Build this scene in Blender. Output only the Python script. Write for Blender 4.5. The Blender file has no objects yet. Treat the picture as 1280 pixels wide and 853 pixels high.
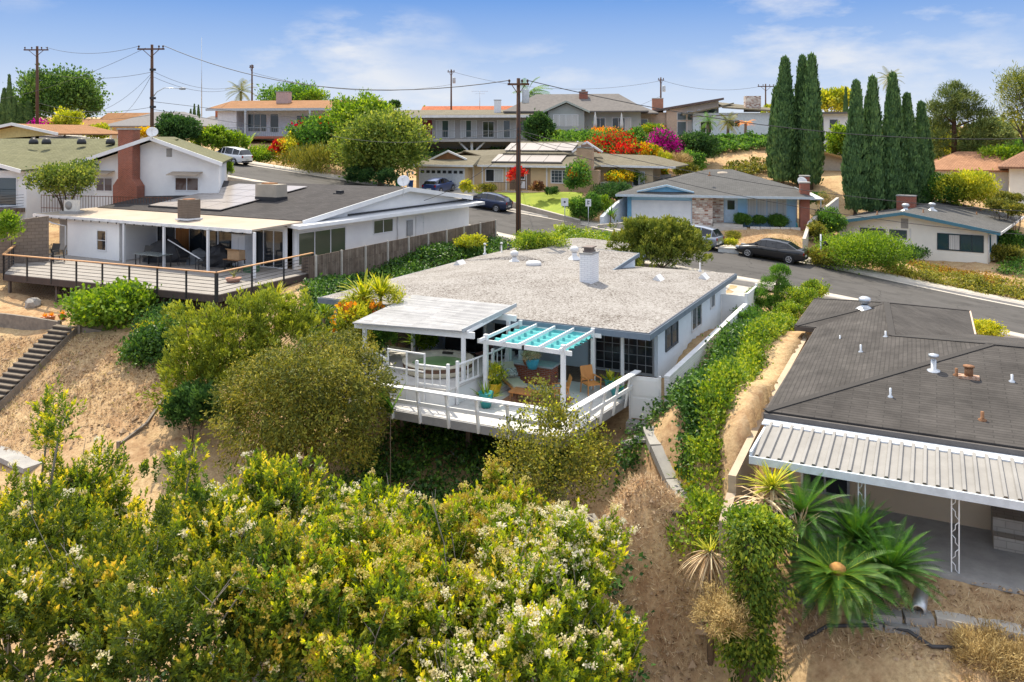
import bpy, math, random
import numpy as np
from mathutils import Vector
PI = math.pi; RAD = math.radians
sc = bpy.context.scene
# ------------------------------------------------------------------ camera
F, CZ, HX, HY = 1040.0, 10.0, 640.0, 172.0        # focal length and horizon of the photograph (1280 px wide)
cam = bpy.data.objects.new('camera', bpy.data.cameras.new('camera'))
sc.collection.objects.link(cam); sc.camera = cam
cam.location = (0, 0, CZ); cam.rotation_euler = (PI/2, 0, 0)
cam.data.sensor_width = 36; cam.data.lens = 36*F/1280
cam.data.shift_y = -(426.5-HY)/1280
cam.data.clip_start = 0.5; cam.data.clip_end = 3000
# ------------------------------------------------------------------ sky and sun
SUN_EL, SUN_AZ = 57.0, math.atan2(-0.36, 0.93)     # compass angle of the sun, from +Y towards +X
w = bpy.data.worlds.new('World'); sc.world = w; w.use_nodes = True
wn, wl = w.node_tree.nodes, w.node_tree.links
bg = wn['Background']; bg.inputs['Strength'].default_value = 0.15
sky = wn.new('ShaderNodeTexSky'); sky.sky_type = 'NISHITA'; sky.sun_disc = False
sky.sun_elevation = RAD(SUN_EL); sky.sun_rotation = SUN_AZ
sky.air_density = 1.0; sky.dust_density = 0.25; sky.ozone_density = 3.0; sky.altitude = 50
tc = wn.new('ShaderNodeTexCoord')
sp = wn.new('ShaderNodeSeparateXYZ'); wl.new(tc.outputs['Generated'], sp.inputs[0])
def wm(op, a, b=None, clamp=False):
    n = wn.new('ShaderNodeMath'); n.operation = op; n.use_clamp = clamp
    for i, x in enumerate((a, b)):
        if x is None: continue
        if isinstance(x, (int, float)): n.inputs[i].default_value = x
        else: wl.new(x, n.inputs[i])
    return n.outputs[0]
# soft broken clouds low in the sky, by direction
zz = wm('MAXIMUM', sp.outputs[2], 0.0)
cb = wn.new('ShaderNodeCombineXYZ'); wl.new(sp.outputs[0], cb.inputs[0]); wl.new(sp.outputs[1], cb.inputs[1]); wl.new(wm('MULTIPLY', zz, 3.0), cb.inputs[2])
def noise(vec, s, det, ro, off):
    mp = wn.new('ShaderNodeMapping'); wl.new(vec, mp.inputs[0]); mp.inputs['Location'].default_value = off
    n = wn.new('ShaderNodeTexNoise'); wl.new(mp.outputs[0], n.inputs['Vector'])
    n.inputs['Scale'].default_value = s; n.inputs['Detail'].default_value = det; n.inputs['Roughness'].default_value = ro
    return n.outputs['Fac']
n1 = noise(cb.outputs[0], 5.5, 8, 0.58, (3.1, 1.7, .4)); n2 = noise(cb.outputs[0], 2.2, 2, 0.5, (1.3, 0.4, .2))
cl = wm('MULTIPLY', wm('SUBTRACT', n1, 0.49), 6.0, True)
cl = wm('MULTIPLY', cl, wm('MULTIPLY', wm('SUBTRACT', n2, 0.46), 8.0, True))
cl = wm('MULTIPLY', cl, 0.8)
# the low northern sky: pale at the horizon, deeper blue above; the Nishita sky takes over higher up
K_ = 0.15*2**0.46
lo = wn.new('ShaderNodeValToRGB'); wl.new(zz, lo.inputs[0]); e = lo.color_ramp.elements
e[0].position = 0.0; e[0].color = (.80/K_, .86/K_, .95/K_, 1); e[1].position = .17; e[1].color = (.16/K_, .36/K_, .80/K_, 1)
x = e.new(.05); x.color = (.63/K_, .74/K_, .92/K_, 1); x = e.new(.10); x.color = (.40/K_, .57/K_, .88/K_, 1)
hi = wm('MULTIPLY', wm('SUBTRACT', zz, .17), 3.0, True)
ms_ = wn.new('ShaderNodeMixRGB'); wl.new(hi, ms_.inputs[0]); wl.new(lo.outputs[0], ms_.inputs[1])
hm = wn.new('ShaderNodeMixRGB'); hm.blend_type = 'MIX'; hm.inputs[0].default_value = .5; wl.new(sky.outputs[0], hm.inputs[1]); hm.inputs[2].default_value = (11.5, 11.5, 11.6, 1)   # unseen white veil overhead, added to the sky as ambient fill
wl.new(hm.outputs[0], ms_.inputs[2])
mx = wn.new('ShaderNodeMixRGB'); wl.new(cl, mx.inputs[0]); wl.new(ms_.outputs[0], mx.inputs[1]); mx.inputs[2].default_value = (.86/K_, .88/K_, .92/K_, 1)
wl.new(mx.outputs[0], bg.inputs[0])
sd = bpy.data.lights.new('sun', 'SUN'); sd.energy = 4.9; sd.angle = RAD(0.55); sd.color = (1.0, 0.90, 0.72)
so = bpy.data.objects.new('sun', sd); sc.collection.objects.link(so); so.location = (-20, 60, 60)
sv = Vector((math.sin(SUN_AZ)*math.cos(RAD(SUN_EL)), math.cos(SUN_AZ)*math.cos(RAD(SUN_EL)), math.sin(RAD(SUN_EL))))
so.rotation_euler = sv.to_track_quat('Z', 'Y').to_euler()
sc.view_settings.view_transform = 'Standard'; sc.view_settings.look = 'None'
sc.view_settings.gamma = 1.0; sc.view_settings.exposure = 0.46; sc.view_settings.use_curve_mapping = False
sc.render.engine = 'CYCLES'; sc.cycles.use_denoising = True
sc.cycles.max_bounces = 6; sc.cycles.transparent_max_bounces = 8
try: sc.cycles.denoiser = 'OPENIMAGEDENOISE'; sc.cycles.denoising_prefilter = 'ACCURATE'
except Exception: pass
# ------------------------------------------------------------------ helpers
C = sc.collection
def G(u, v, z):                                    # the point of height z seen at photograph pixel (u, v)
    Y = F*(CZ-z)/(v-HY); return Vector(((u-HX)/F*Y, Y, z))
def W(u, v, Y):                                    # the point at distance Y seen at (u, v)
    return Vector(((u-HX)/F*Y, Y, CZ-(v-HY)/F*Y))
class MB:
    def __init__(s): s.v = []; s.f = []; s.sm = []; s.mi = []; s.m = 0
    def add(s, vs, fs, smooth=False):
        k = len(s.v); s.v += [tuple(p) for p in vs]
        for f in fs: s.f.append([k+i for i in f]); s.sm.append(smooth); s.mi.append(s.m)
        return s
    def box(s, x0, x1, y0, y1, z0, z1):
        if x0 > x1: x0, x1 = x1, x0
        if y0 > y1: y0, y1 = y1, y0
        if z0 > z1: z0, z1 = z1, z0
        return s.add([(x0,y0,z0),(x1,y0,z0),(x1,y1,z0),(x0,y1,z0),(x0,y0,z1),(x1,y0,z1),(x1,y1,z1),(x0,y1,z1)],
                     [(0,3,2,1),(4,5,6,7),(0,1,5,4),(1,2,6,5),(2,3,7,6),(3,0,4,7)])
    def cbox(s, x, y, z, a, b, c): return s.box(x-a/2, x+a/2, y-b/2, y+b/2, z, z+c)
    def obox(s, o, ex, ey, ez):                    # box from corner o along three edge vectors (right handed)
        o, ex, ey, ez = map(Vector, (o, ex, ey, ez))
        p = [o, o+ex, o+ex+ey, o+ey]; p += [q+ez for q in p]
        fs = [(0,3,2,1),(4,5,6,7),(0,1,5,4),(1,2,6,5),(2,3,7,6),(3,0,4,7)]
        if ex.cross(ey).dot(ez) < 0: fs = [f[::-1] for f in fs]
        return s.add(p, fs)
    def bar(s, a, b, wd, ht=None, up=(0,0,1)):     # rectangular bar from a to b
        a, b, up = Vector(a), Vector(b), Vector(up); ht = wd if ht is None else ht
        d = (b-a).normalized()
        if abs(d.dot(up)) > .98: up = Vector((0,1,0))
        x = d.cross(up).normalized(); y = x.cross(d)
        return s.obox(a-x*wd/2-y*ht/2, x*wd, y*ht, b-a)
    def tube(s, pts, r, n=8, cap=True):
        pts = [Vector(p) for p in pts]; m = len(pts)
        rs = r if isinstance(r, (list, tuple)) else [r]*m
        ring = []; k = len(s.v); prev = None
        for i, p in enumerate(pts):
            d = (pts[min(i+1, m-1)]-pts[max(i-1, 0)]).normalized()
            if prev is None:
                x = d.cross(Vector((0,0,1)) if abs(d.z) < .9 else Vector((1,0,0))).normalized()
            else: x = (prev-d*prev.dot(d)).normalized()
            prev = x; y = d.cross(x)
            for j in range(n):
                a = 2*PI*j/n; s.v.append(tuple(p+(x*math.cos(a)+y*math.sin(a))*rs[i]))
        for i in range(m-1):
            for j in range(n):
                s.f.append([k+i*n+j, k+i*n+(j+1)%n, k+(i+1)*n+(j+1)%n, k+(i+1)*n+j]); s.sm.append(True); s.mi.append(s.m)
        if cap:
            s.f.append([k+j for j in range(n)][::-1]); s.sm.append(False); s.mi.append(s.m)
            s.f.append([k+(m-1)*n+j for j in range(n)]); s.sm.append(False); s.mi.append(s.m)
        return s
    def lathe(s, o, prof, n=16, ax=(0,0,1)):       # profile [(r, h)] turned about axis ax at o
        o, ax = Vector(o), Vector(ax).normalized()
        x = ax.orthogonal().normalized(); y = ax.cross(x); k = len(s.v)
        for r, h in prof:
            for j in range(n):
                a = 2*PI*j/n; s.v.append(tuple(o+ax*h+(x*math.cos(a)+y*math.sin(a))*max(r, 1e-4)))
        for i in range(len(prof)-1):
            for j in range(n):
                s.f.append([k+i*n+j, k+i*n+(j+1)%n, k+(i+1)*n+(j+1)%n, k+(i+1)*n+j]); s.sm.append(True); s.mi.append(s.m)
        return s
    def cyl(s, o, r, h, n=14, ax=(0,0,1)): return s.lathe(o, [(0,0),(r,0),(r,h),(0,h)], n, ax)
    def prism(s, poly, d):                         # polygon (3-D points) swept along d
        poly = [Vector(p) for p in poly]; d = Vector(d); n = len(poly)
        fs = [tuple(range(n))[::-1], tuple(range(n, 2*n))]+[(i, (i+1)%n, n+(i+1)%n, n+i) for i in range(n)]
        nrm = Vector((0,0,0))
        for i in range(n): nrm += poly[i].cross(poly[(i+1)%n])
        if nrm.dot(d) < 0: fs = [f[::-1] for f in fs]
        return s.add(poly+[p+d for p in poly], fs)
    def slab(s, poly, t):                          # roof panel: polygon in 3-D, thickness t downwards
        poly = [Vector(p) for p in poly]
        return s.prism([p-Vector((0,0,t)) for p in poly], (0,0,t))
    def build(s, name, mat, parent=None, label=None, mats=None):
        me = bpy.data.meshes.new(name); me.from_pydata(s.v, [], s.f)
        uv = me.uv_layers.new(name='UVMap'); arr = np.zeros(len(me.loops)*2)
        V = np.array(s.v)
        li = 0
        for p in me.polygons:
            nv = p.normal
            t = Vector((-nv.y, nv.x, 0))
            t = Vector((1,0,0)) if t.length < 1e-3 else t.normalized()
            b = nv.cross(t)
            for vi in p.vertices:
                q = s.v[vi]
                arr[2*li] = q[0]*t[0]+q[1]*t[1]; arr[2*li+1] = q[0]*b[0]+q[1]*b[1]+q[2]*b[2]; li += 1
        uv.data.foreach_set('uv', arr)
        me.polygons.foreach_set('use_smooth', s.sm)
        for mm in (mats or [mat]): me.materials.append(mm)
        if mats: me.polygons.foreach_set('material_index', s.mi)
        me.update()
        return link(name, me, parent, label)
def link(name, me, parent=None, label=None):
    o = bpy.data.objects.new(name, me); C.objects.link(o)
    if parent is not None: o.parent = parent
    if label: o['label'] = label
    return o
def tag(o, label, cat, group=None):
    o['label'] = label; o['category'] = cat
    if group: o['group'] = group
    return o
def struct(o, kind='structure', label=None, cat=None):
    o['kind'] = kind
    if label: o['label'] = label
    if cat: o['category'] = cat
    return o
def thing(name, label, cat, loc=(0,0,0), rz=0, group=None):
    o = bpy.data.objects.new(name, None); C.objects.link(o)
    o.location = loc; o.rotation_euler = (0, 0, rz); o.empty_display_size = .2
    return tag(o, label, cat, group)
def dup(root, loc, rz, label, group=None, scale=None):
    r = root.copy(); C.objects.link(r); r.location = loc; r.rotation_euler = (0, 0, rz); r['label'] = label
    if group: r['group'] = group
    if scale: r.scale = (scale,)*3 if isinstance(scale, (int, float)) else scale
    for ch in list(root.children):
        c = ch.copy(); C.objects.link(c); c.parent = r
        for g in ch.children:
            d = g.copy(); C.objects.link(d); d.parent = c
    return r
class Fr:                                          # a plan frame: origin, angle; solves pixels on its planes
    def __init__(s, o, deg):
        s.o = Vector((o[0], o[1])); s.a = RAD(deg)
        s.u = Vector((math.cos(s.a), math.sin(s.a))); s.v = Vector((-math.sin(s.a), math.cos(s.a)))
    def L(s, p): d = Vector((p[0], p[1]))-s.o; return Vector((d.dot(s.u), d.dot(s.v), p[2]))
    def w(s, x, y, z=0): q = s.o+s.u*x+s.v*y; return Vector((q[0], q[1], z))
    def z(s, u, v, z): return s.L(G(u, v, z))
    def yp(s, u, v, b):
        d = Vector(((u-HX)/F, 1)); return s.L(W(u, v, (b+s.o.dot(s.v))/d.dot(s.v)))
    def xp(s, u, v, a):
        d = Vector(((u-HX)/F, 1)); return s.L(W(u, v, (a+s.o.dot(s.u))/d.dot(s.u)))
FM = Fr((5.3, 32.1), -26.8)      # white gravel-roof house: origin at its front right eave corner
FL = Fr((-12.5, 47.8), -29.6)    # left house with the big deck
FR = Fr((7.9, 25.9), -26.8)      # right house with the metal porch roof
FB = Fr((-9.9, 86.0), -22.0)     # tan house across the street: left front corner
FC = Fr((10.1, 72.4), -12.7)     # blue house: left front corner
FW = Fr((37.2, 65.0), -36.8)     # cream house: right front corner
FG = Fr((-26.4, 60.5), -15.0)    # olive-roof house: under the gable peak
# ------------------------------------------------------------------ materials
MT = {}
def newmat(name):
    m = bpy.data.materials.new(name); m.use_nodes = True
    nt = m.node_tree; return m, nt.nodes, nt.links, nt.nodes['Principled BSDF']
def M(name, col=None, rough=.75, col2=None, ns=4.0, bump=0.0, bs=40.0, spec=.3, metal=0.0, streak=0.0, coat=0.0):
    if name in MT: return MT[name]
    m, N, Lk, b = newmat(name); MT[name] = m
    c = tuple(col)+(1,); c2 = tuple(col2)+(1,) if col2 else tuple(x*.82 for x in col)+(1,)
    t = N.new('ShaderNodeTexCoord')
    n = N.new('ShaderNodeTexNoise'); n.inputs['Scale'].default_value = ns; n.inputs['Detail'].default_value = 6; n.inputs['Roughness'].default_value = .65
    if streak:
        mp = N.new('ShaderNodeMapping'); mp.inputs['Scale'].default_value = (1, 1, streak)
        Lk.new(t.outputs['Object'], mp.inputs[0]); Lk.new(mp.outputs[0], n.inputs['Vector'])
    else: Lk.new(t.outputs['Object'], n.inputs['Vector'])
    r = N.new('ShaderNodeMapRange'); r.inputs[1].default_value = .35; r.inputs[2].default_value = .65; Lk.new(n.outputs['Fac'], r.inputs[0])
    x = N.new('ShaderNodeMixRGB'); Lk.new(r.outputs[0], x.inputs[0]); x.inputs[1].default_value = c; x.inputs[2].default_value = c2
    Lk.new(x.outputs[0], b.inputs['Base Color'])
    b.inputs['Roughness'].default_value = rough; b.inputs['Specular IOR Level'].default_value = spec; b.inputs['Metallic'].default_value = metal
    b.inputs['Coat Weight'].default_value = coat
    if bump:
        n2 = N.new('ShaderNodeTexNoise'); n2.inputs['Scale'].default_value = bs; n2.inputs['Detail'].default_value = 4; Lk.new(t.outputs['Object'], n2.inputs['Vector'])
        bp = N.new('ShaderNodeBump'); bp.inputs['Strength'].default_value = bump; bp.inputs['Distance'].default_value = .03
        Lk.new(n2.outputs['Fac'], bp.inputs['Height']); Lk.new(bp.outputs[0], b.inputs['Normal'])
    return m
def brick(name, c1, c2, mo, bw, bh, ms=.012, rough=.85, wear=.5, off=.5, bump=.4, rot=False, ns=.7):
    if name in MT: return MT[name]
    m, N, Lk, b = newmat(name); MT[name] = m
    t = N.new('ShaderNodeUVMap')
    k = N.new('ShaderNodeTexBrick'); k.offset = off
    src = t.outputs[0]
    if rot:
        mp = N.new('ShaderNodeMapping'); mp.inputs['Rotation'].default_value = (0, 0, PI/2); Lk.new(src, mp.inputs[0]); src = mp.outputs[0]
    Lk.new(src, k.inputs['Vector'])
    k.inputs['Color1'].default_value = tuple(c1)+(1,); k.inputs['Color2'].default_value = tuple(c2)+(1,); k.inputs['Mortar'].default_value = tuple(mo)+(1,)
    k.inputs['Scale'].default_value = 1; k.inputs['Mortar Size'].default_value = ms; k.inputs['Mortar Smooth'].default_value = .1
    k.inputs['Brick Width'].default_value = bw; k.inputs['Row Height'].default_value = bh
    n = N.new('ShaderNodeTexNoise'); n.inputs['Scale'].default_value = ns; n.inputs['Detail'].default_value = 8; n.inputs['Roughness'].default_value = .7
    tt = N.new('ShaderNodeTexCoord'); Lk.new(tt.outputs['Object'], n.inputs['Vector'])
    r = N.new('ShaderNodeMapRange'); r.inputs[1].default_value = .3; r.inputs[2].default_value = .7; r.inputs[3].default_value = 1-wear*.5; r.inputs[4].default_value = 1+wear*.35
    Lk.new(n.outputs['Fac'], r.inputs[0])
    x = N.new('ShaderNodeMixRGB'); x.blend_type = 'MULTIPLY'; x.inputs[0].default_value = 1
    Lk.new(k.outputs['Color'], x.inputs[1]); Lk.new(r.outputs[0], x.inputs[2]); Lk.new(x.outputs[0], b.inputs['Base Color'])
    b.inputs['Roughness'].default_value = rough; b.inputs['Specular IOR Level'].default_value = .2
    if bump:
        bp = N.new('ShaderNodeBump'); bp.inputs['Strength'].default_value = bump; bp.inputs['Distance'].default_value = .02; bp.invert = True
        Lk.new(k.outputs['Fac'], bp.inputs['Height']); Lk.new(bp.outputs[0], b.inputs['Normal'])
    return m
def speckle(name, cols, scale, rough=.95, big=.4, bump=.6, bigamt=.25):
    # loose grains: voronoi cells through a colour ramp, with broad uneven patches
    if name in MT: return MT[name]
    m, N, Lk, b = newmat(name); MT[name] = m
    t = N.new('ShaderNodeTexCoord'); v = N.new('ShaderNodeTexVoronoi'); v.inputs['Scale'].default_value = scale
    Lk.new(t.outputs['Object'], v.inputs['Vector'])
    s = N.new('ShaderNodeSeparateColor'); Lk.new(v.outputs['Color'], s.inputs[0])
    n = N.new('ShaderNodeTexNoise'); n.inputs['Scale'].default_value = big; n.inputs['Detail'].default_value = 9; n.inputs['Roughness'].default_value = .72
    Lk.new(t.outputs['Object'], n.inputs['Vector'])
    a = N.new('ShaderNodeMath'); a.operation = 'MULTIPLY_ADD'; Lk.new(n.outputs['Fac'], a.inputs[0]); a.inputs[1].default_value = bigamt*6; Lk.new(s.outputs[0], a.inputs[2])
    d = N.new('ShaderNodeMath'); d.operation = 'SUBTRACT'; Lk.new(a.outputs[0], d.inputs[0]); d.inputs[1].default_value = bigamt*3
    r = N.new('ShaderNodeValToRGB'); Lk.new(d.outputs[0], r.inputs[0])
    e = r.color_ramp.elements
    while len(e) < len(cols): e.new(.5)
    for i, (p, c) in enumerate(cols): e[i].position = p; e[i].color = tuple(c)+(1,)
    Lk.new(r.outputs[0], b.inputs['Base Color']); b.inputs['Roughness'].default_value = rough; b.inputs['Specular IOR Level'].default_value = .15
    bp = N.new('ShaderNodeBump'); bp.inputs['Strength'].default_value = bump; bp.inputs['Distance'].default_value = .05
    Lk.new(d.outputs[0], bp.inputs['Height']); Lk.new(bp.outputs[0], b.inputs['Normal'])
    return m
def leafmat(name, cols, rough=.55, trans=.38, spec=.18, gain=1.5):
    cols = [(p, tuple(min(.8, x*gain) for x in c)) for p, c in cols]
    # each leaf carries a random 'tint'; a broad noise shifts whole boughs
    if name in MT: return MT[name]
    m, N, Lk, b = newmat(name); MT[name] = m
    at = N.new('ShaderNodeAttribute'); at.attribute_name = 'tint'
    r = N.new('ShaderNodeValToRGB'); Lk.new(at.outputs['Fac'], r.inputs[0]); e = r.color_ramp.elements
    while len(e) < len(cols): e.new(.5)
    for i, (p, c) in enumerate(cols): e[i].position = p; e[i].color = tuple(c)+(1,)
    Lk.new(r.outputs[0], b.inputs['Base Color']); b.inputs['Roughness'].default_value = rough; b.inputs['Specular IOR Level'].default_value = spec
    tr = N.new('ShaderNodeBsdfTranslucent')
    hs = N.new('ShaderNodeHueSaturation'); hs.inputs['Value'].default_value = 1.5; hs.inputs['Saturation'].default_value = 1.1; hs.inputs['Hue'].default_value = .49
    Lk.new(r.outputs[0], hs.inputs['Color']); Lk.new(hs.outputs[0], tr.inputs['Color'])
    mx = N.new('ShaderNodeMixShader'); mx.inputs[0].default_value = trans
    Lk.new(b.outputs[0], mx.inputs[1]); Lk.new(tr.outputs[0], mx.inputs[2])
    Lk.new(mx.outputs[0], N['Material Output'].inputs['Surface'])
    return m
def glass(name, col=(.02,.025,.03), rough=.06):
    if name in MT: return MT[name]
    m, N, Lk, b = newmat(name); MT[name] = m
    b.inputs['Base Color'].default_value = tuple(col)+(1,); b.inputs['Roughness'].default_value = rough; b.inputs['Specular IOR Level'].default_value = .7
    return m
WHITE = M('white_paint', (.74,.745,.75), .55, (.66,.67,.685), 1.5)
WHITE2 = M('weathered_white_paint', (.74,.74,.74), .65, (.60,.60,.60), 2.5, .1)
STUCCO_W = M('white_stucco', (.80,.80,.79), .9, (.73,.73,.73), .8, .25, 60)
STUCCO_SHADE = M('white_stucco_shade_blue', (.72,.79,.85), .9, (.66,.73,.79), .8, .25, 60)  # white walls, with the blue cast of their shade put into the colour
CREAM = M('cream_stucco', (.80,.78,.70), .9, (.74,.72,.64), .8, .2, 60)
BLUE = M('sky_blue_paint', (.36,.60,.80), .8, (.33,.56,.76), .8, .1, 60)
BLUEDK = M('blue_trim', (.16,.38,.56), .7)
TAN = M('tan_stucco', (.62,.47,.28), .9, (.56,.42,.25), .7, .2, 60)
BEIGE = M('beige_stucco', (.72,.54,.36), .92, (.66,.49,.32), .7, .25, 50)
GREYSIDE = M('grey_siding', (.38,.40,.38), .8, (.34,.36,.34), 1)
NAVYTRIM = M('slate_blue_trim', (.13,.17,.22), .55, (.17,.21,.26), 2)
TEALTRIM = M('teal_blue_trim', (.05,.15,.21), .6, (.065,.18,.245), 2)
BLACK = M('black_metal', (.025,.025,.028), .5, spec=.4)
GALV = M('galvanised_metal', (.62,.64,.66), .38, (.50,.52,.54), 6, metal=.7)
RUST = M('rusty_metal', (.16,.07,.035), .85, (.30,.16,.08), 14)
CONC = M('concrete', (.52,.48,.42), .92, (.43,.39,.34), 1.6, .2, 30)
CONC2 = M('old_grey_concrete', (.36,.35,.33), .92, (.28,.27,.26), 2, .2, 30)
WOODB = M('brown_wood', (.25,.12,.05), .7, (.17,.08,.035), 6, streak=.2)
WOODH = M('honey_wood', (.55,.25,.075), .55, (.44,.19,.055), 6, streak=.2)
GREYWOOD = brick('weathered_fence_boards', (.135,.098,.075), (.21,.165,.13), (.05,.04,.03), 3.0, .14, .008, .9, .8, .37, .5, rot=True, ns=2)
POLEW = M('creosoted_pole_wood', (.12,.062,.038), .9, (.075,.042,.03), 5, .2, 30, streak=.08)
BARK = M('grey_brown_bark', (.15,.115,.085), .95, (.09,.07,.05), 8, .4, 25, streak=.25)
BARKL = M('pale_bark', (.30,.27,.23), .95, (.20,.18,.15), 8, .4, 25, streak=.25)
GLASS = glass('dark_window_glass'); GLASSB = glass('bluish_window_glass', (.05,.075,.09)); GLASSG = glass('greenish_window_glass', (.07,.09,.06), .12)
CURTAIN = M('white_curtain', (.62,.62,.60), .9, (.50,.50,.48), 5, streak=.05)
REDBRICK = brick('red_brick', (.34,.08,.037), (.25,.052,.026), (.30,.24,.20), .215, .075, .010)
TANBRICK = brick('tan_brick', (.52,.34,.21), (.44,.28,.17), (.42,.32,.24), .215, .075, .010)
WBRICK = brick('white_painted_brick', (.80,.80,.80), (.76,.76,.77), (.58,.58,.60), .30, .10, .010, .7, .1)
CMU = brick('grey_block_wall', (.40,.35,.29), (.36,.31,.26), (.28,.25,.21), .40, .20, .012, .95, .4)
CMUB = brick('brown_block_wall', (.24,.19,.15), (.20,.16,.13), (.14,.11,.09), .40, .20, .014, .95, .4)
SH_GREY = brick('grey_shingles', (.064,.058,.054), (.080,.073,.068), (.050,.046,.043), .95, .145, .016, .95, .8)
SH_DARK = brick('charcoal_shingles', (.048,.044,.044), (.070,.064,.063), (.034,.031,.031), .5, .145, .012, .95, .4)
SH_OLIVE = brick('olive_shingles', (.125,.125,.065), (.175,.17,.095), (.085,.085,.045), .33, .145, .012, .95, .35)
SH_TAUPE = brick('taupe_shingles', (.16,.140,.098), (.20,.178,.128), (.105,.092,.068), .33, .145, .012, .95, .3)
SH_BLUE = brick('blue_grey_shingles', (.092,.091,.09), (.118,.116,.114), (.06,.06,.06), .33, .145, .012, .95, .3)
SH_BROWN = brick('brown_shingles', (.27,.135,.06), (.33,.17,.08), (.17,.085,.04), .33, .145, .012, .95, .3)
TILE = brick('terracotta_tiles', (.52,.17,.08), (.42,.13,.06), (.26,.08,.04), .25, .35, .02, .9, .4)
TILE2 = brick('faded_pink_tiles', (.40,.21,.12), (.33,.17,.095), (.22,.12,.07), .25, .35, .02, .9, .4)
GRAVEL = speckle('white_gravel_roofing', [(0,(.11,.092,.078)),(.22,(.215,.194,.177)),(.5,(.285,.266,.248)),(1,(.36,.345,.328))], 19, big=.40, bigamt=.21)
FLATTAN = M('tan_coated_roofing', (.43,.365,.295), .9, (.37,.30,.23), .5, .1)
DECKW = brick('white_deck_boards', (.60,.585,.57), (.54,.525,.51), (.28,.27,.26), 3.6, .14, .006, .7, .25, .4, .3)
DECKW2 = brick('weathered_white_roof_boards', (.36,.36,.365), (.26,.26,.27), (.16,.16,.16), 1.9, .15, .005, .75, .45, .43, .3, ns=1.6)
DECKG = brick('grey_deck_boards', (.33,.305,.28), (.28,.26,.24), (.15,.135,.125), 3.6, .14, .008, .8, .3, .4, .3)
PAVER = brick('brown_patio_pavers', (.22,.16,.12), (.17,.125,.095), (.10,.08,.065), .3, .3, .012, .9, .5)
STONE = brick('white_and_rust_stone', (.80,.74,.64), (.30,.12,.07), (.55,.50,.44), .34, .16, .02, .9, .5, .37)
TRUNKP = M('palm_trunk', (.22,.17,.12), .95, (.14,.105,.075), 12, .4, 25)
PLANK = M('grey_retaining_timber', (.26,.22,.18), .9, (.17,.145,.12), 4, .2, 30)
# ------------------------------------------------------------------ ground
_c = []
def cp(x, y, z): _c.append((x, y, z))
def cl(fr, x, y, z): q = fr.w(x, y); _c.append((q[0], q[1], z))
def cg(u, v, z): q = G(u, v, z); _c.append((q[0], q[1], z))
for x, y, z in [(0,2.5,-.1),(-8,2.5,-.1),(-16,2.5,-.1),(-16,14,-.05),(-16,25,.3),(0,16,-.05),(-4,18,.05),(-8,25,.35),(-8,12,0),
                (-7.7,-5.9,-2.6),(-3,-5.7,-2.7),(-1,-3.5,-2.2),(-12,-2,-1.6),(-16.5,-3,-1.3),(-17.5,8,.3),(-17.5,20,1.6),(.8,4,-.2),(.8,14,-.1)]: cl(FM, x, y, z)
for x, y, z in [(-1.2,14,.9),(-1.3,6,.75),(-1.2,0,.45),(-1.3,-3.5,-.5),(-2.6,10,1.0),(-3.0,2,.5),(-3,-3,-.7),(3,-3.2,-1.2),(7,-3.2,-1.2),(12,-3.2,-1.2),(5,6,-1.2),(12,6,-1.2),(3,17,.1),(10,16,-.6)]: cl(FR, x, y, z)
for u, v, z in [(787,537,-1.2),(808,712,-3.0),(820,835,-3.7),(1250,830,-2.0),(1130,790,-1.9),(1000,770,-2.2),(900,800,-3.0),(880,680,-1.75),(845,600,-1.5),(700,640,-2.7),(1275,770,-1.45)]: cg(u, v, z)
for x, y, z in [(0,24,-4.0),(-3,20,-6),(2,14,-6.0),(-6,26,-4),(-12,26,-4.2),(-8,18,-6.3),(-18,24,-5.2),(-26,26,-5),(0,4,-8),(-20,10,-8),(15,10,-4),(22,16,-2.5),(10,15,-3.2),
                (-15.5,36,-.3),(-13,32.5,-1.7),(-21,40.3,1.0),(-22.6,36.4,-1.6),(-24,33,-3.3),(-30,33,-3.3),(-30,39,.6),(-30,43,1.3),(-17,39,.9),(-15,40.5,1.2),(-10,42,1.4),(-27,45,1.4),
                (-40,40,1),(-45,33,-2),(-60,30,-3)]: cp(x, y, z)
for x, y, z in [(-1,-1,2.3),(-15,-1,2.3),(-8,10,2.5),(-1,19,3.4),(-15,19,3.4),(2.6,0,2.0),(3,9,2.6),(3.2,17,3.2),(6,5,1.0),(6.5,14,2.2),(-5,-6.5,1.3),(-12,-6,1.3)]: cl(FL, x, y, z)
for x, y, z in [(-32,54.5,3.2),(-24,58.5,4.2),(-45,58,3.4),(-38,47,2.2),(-45,66,4.5),(-60,55,5),(-45,75,7),(-60,80,8)]: cp(x, y, z)
for x, y, z in [(0,-.5,4.6),(20,-.5,4.6),(0,9,4.8),(20,9,4.8),(10,-4.5,4.5),(17,-4.5,4.4),(5,-5,4.3)]: cl(FB, x, y, z)
for x, y, z in [(0,-.5,2.4),(14,-.5,2.4),(0,12,2.5),(14,12,2.5),(10,-4,2.0),(6.5,-3,2.0)]: cl(FC, x, y, z)
for x, y, z in [(0,-.2,.15),(-11,-.2,.25),(-11,10,.4),(0,10,.3),(-4,-2.5,.0),(-9,-2.5,.4),(-1,-3,-.4)]: cl(FW, x, y, z)
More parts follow.
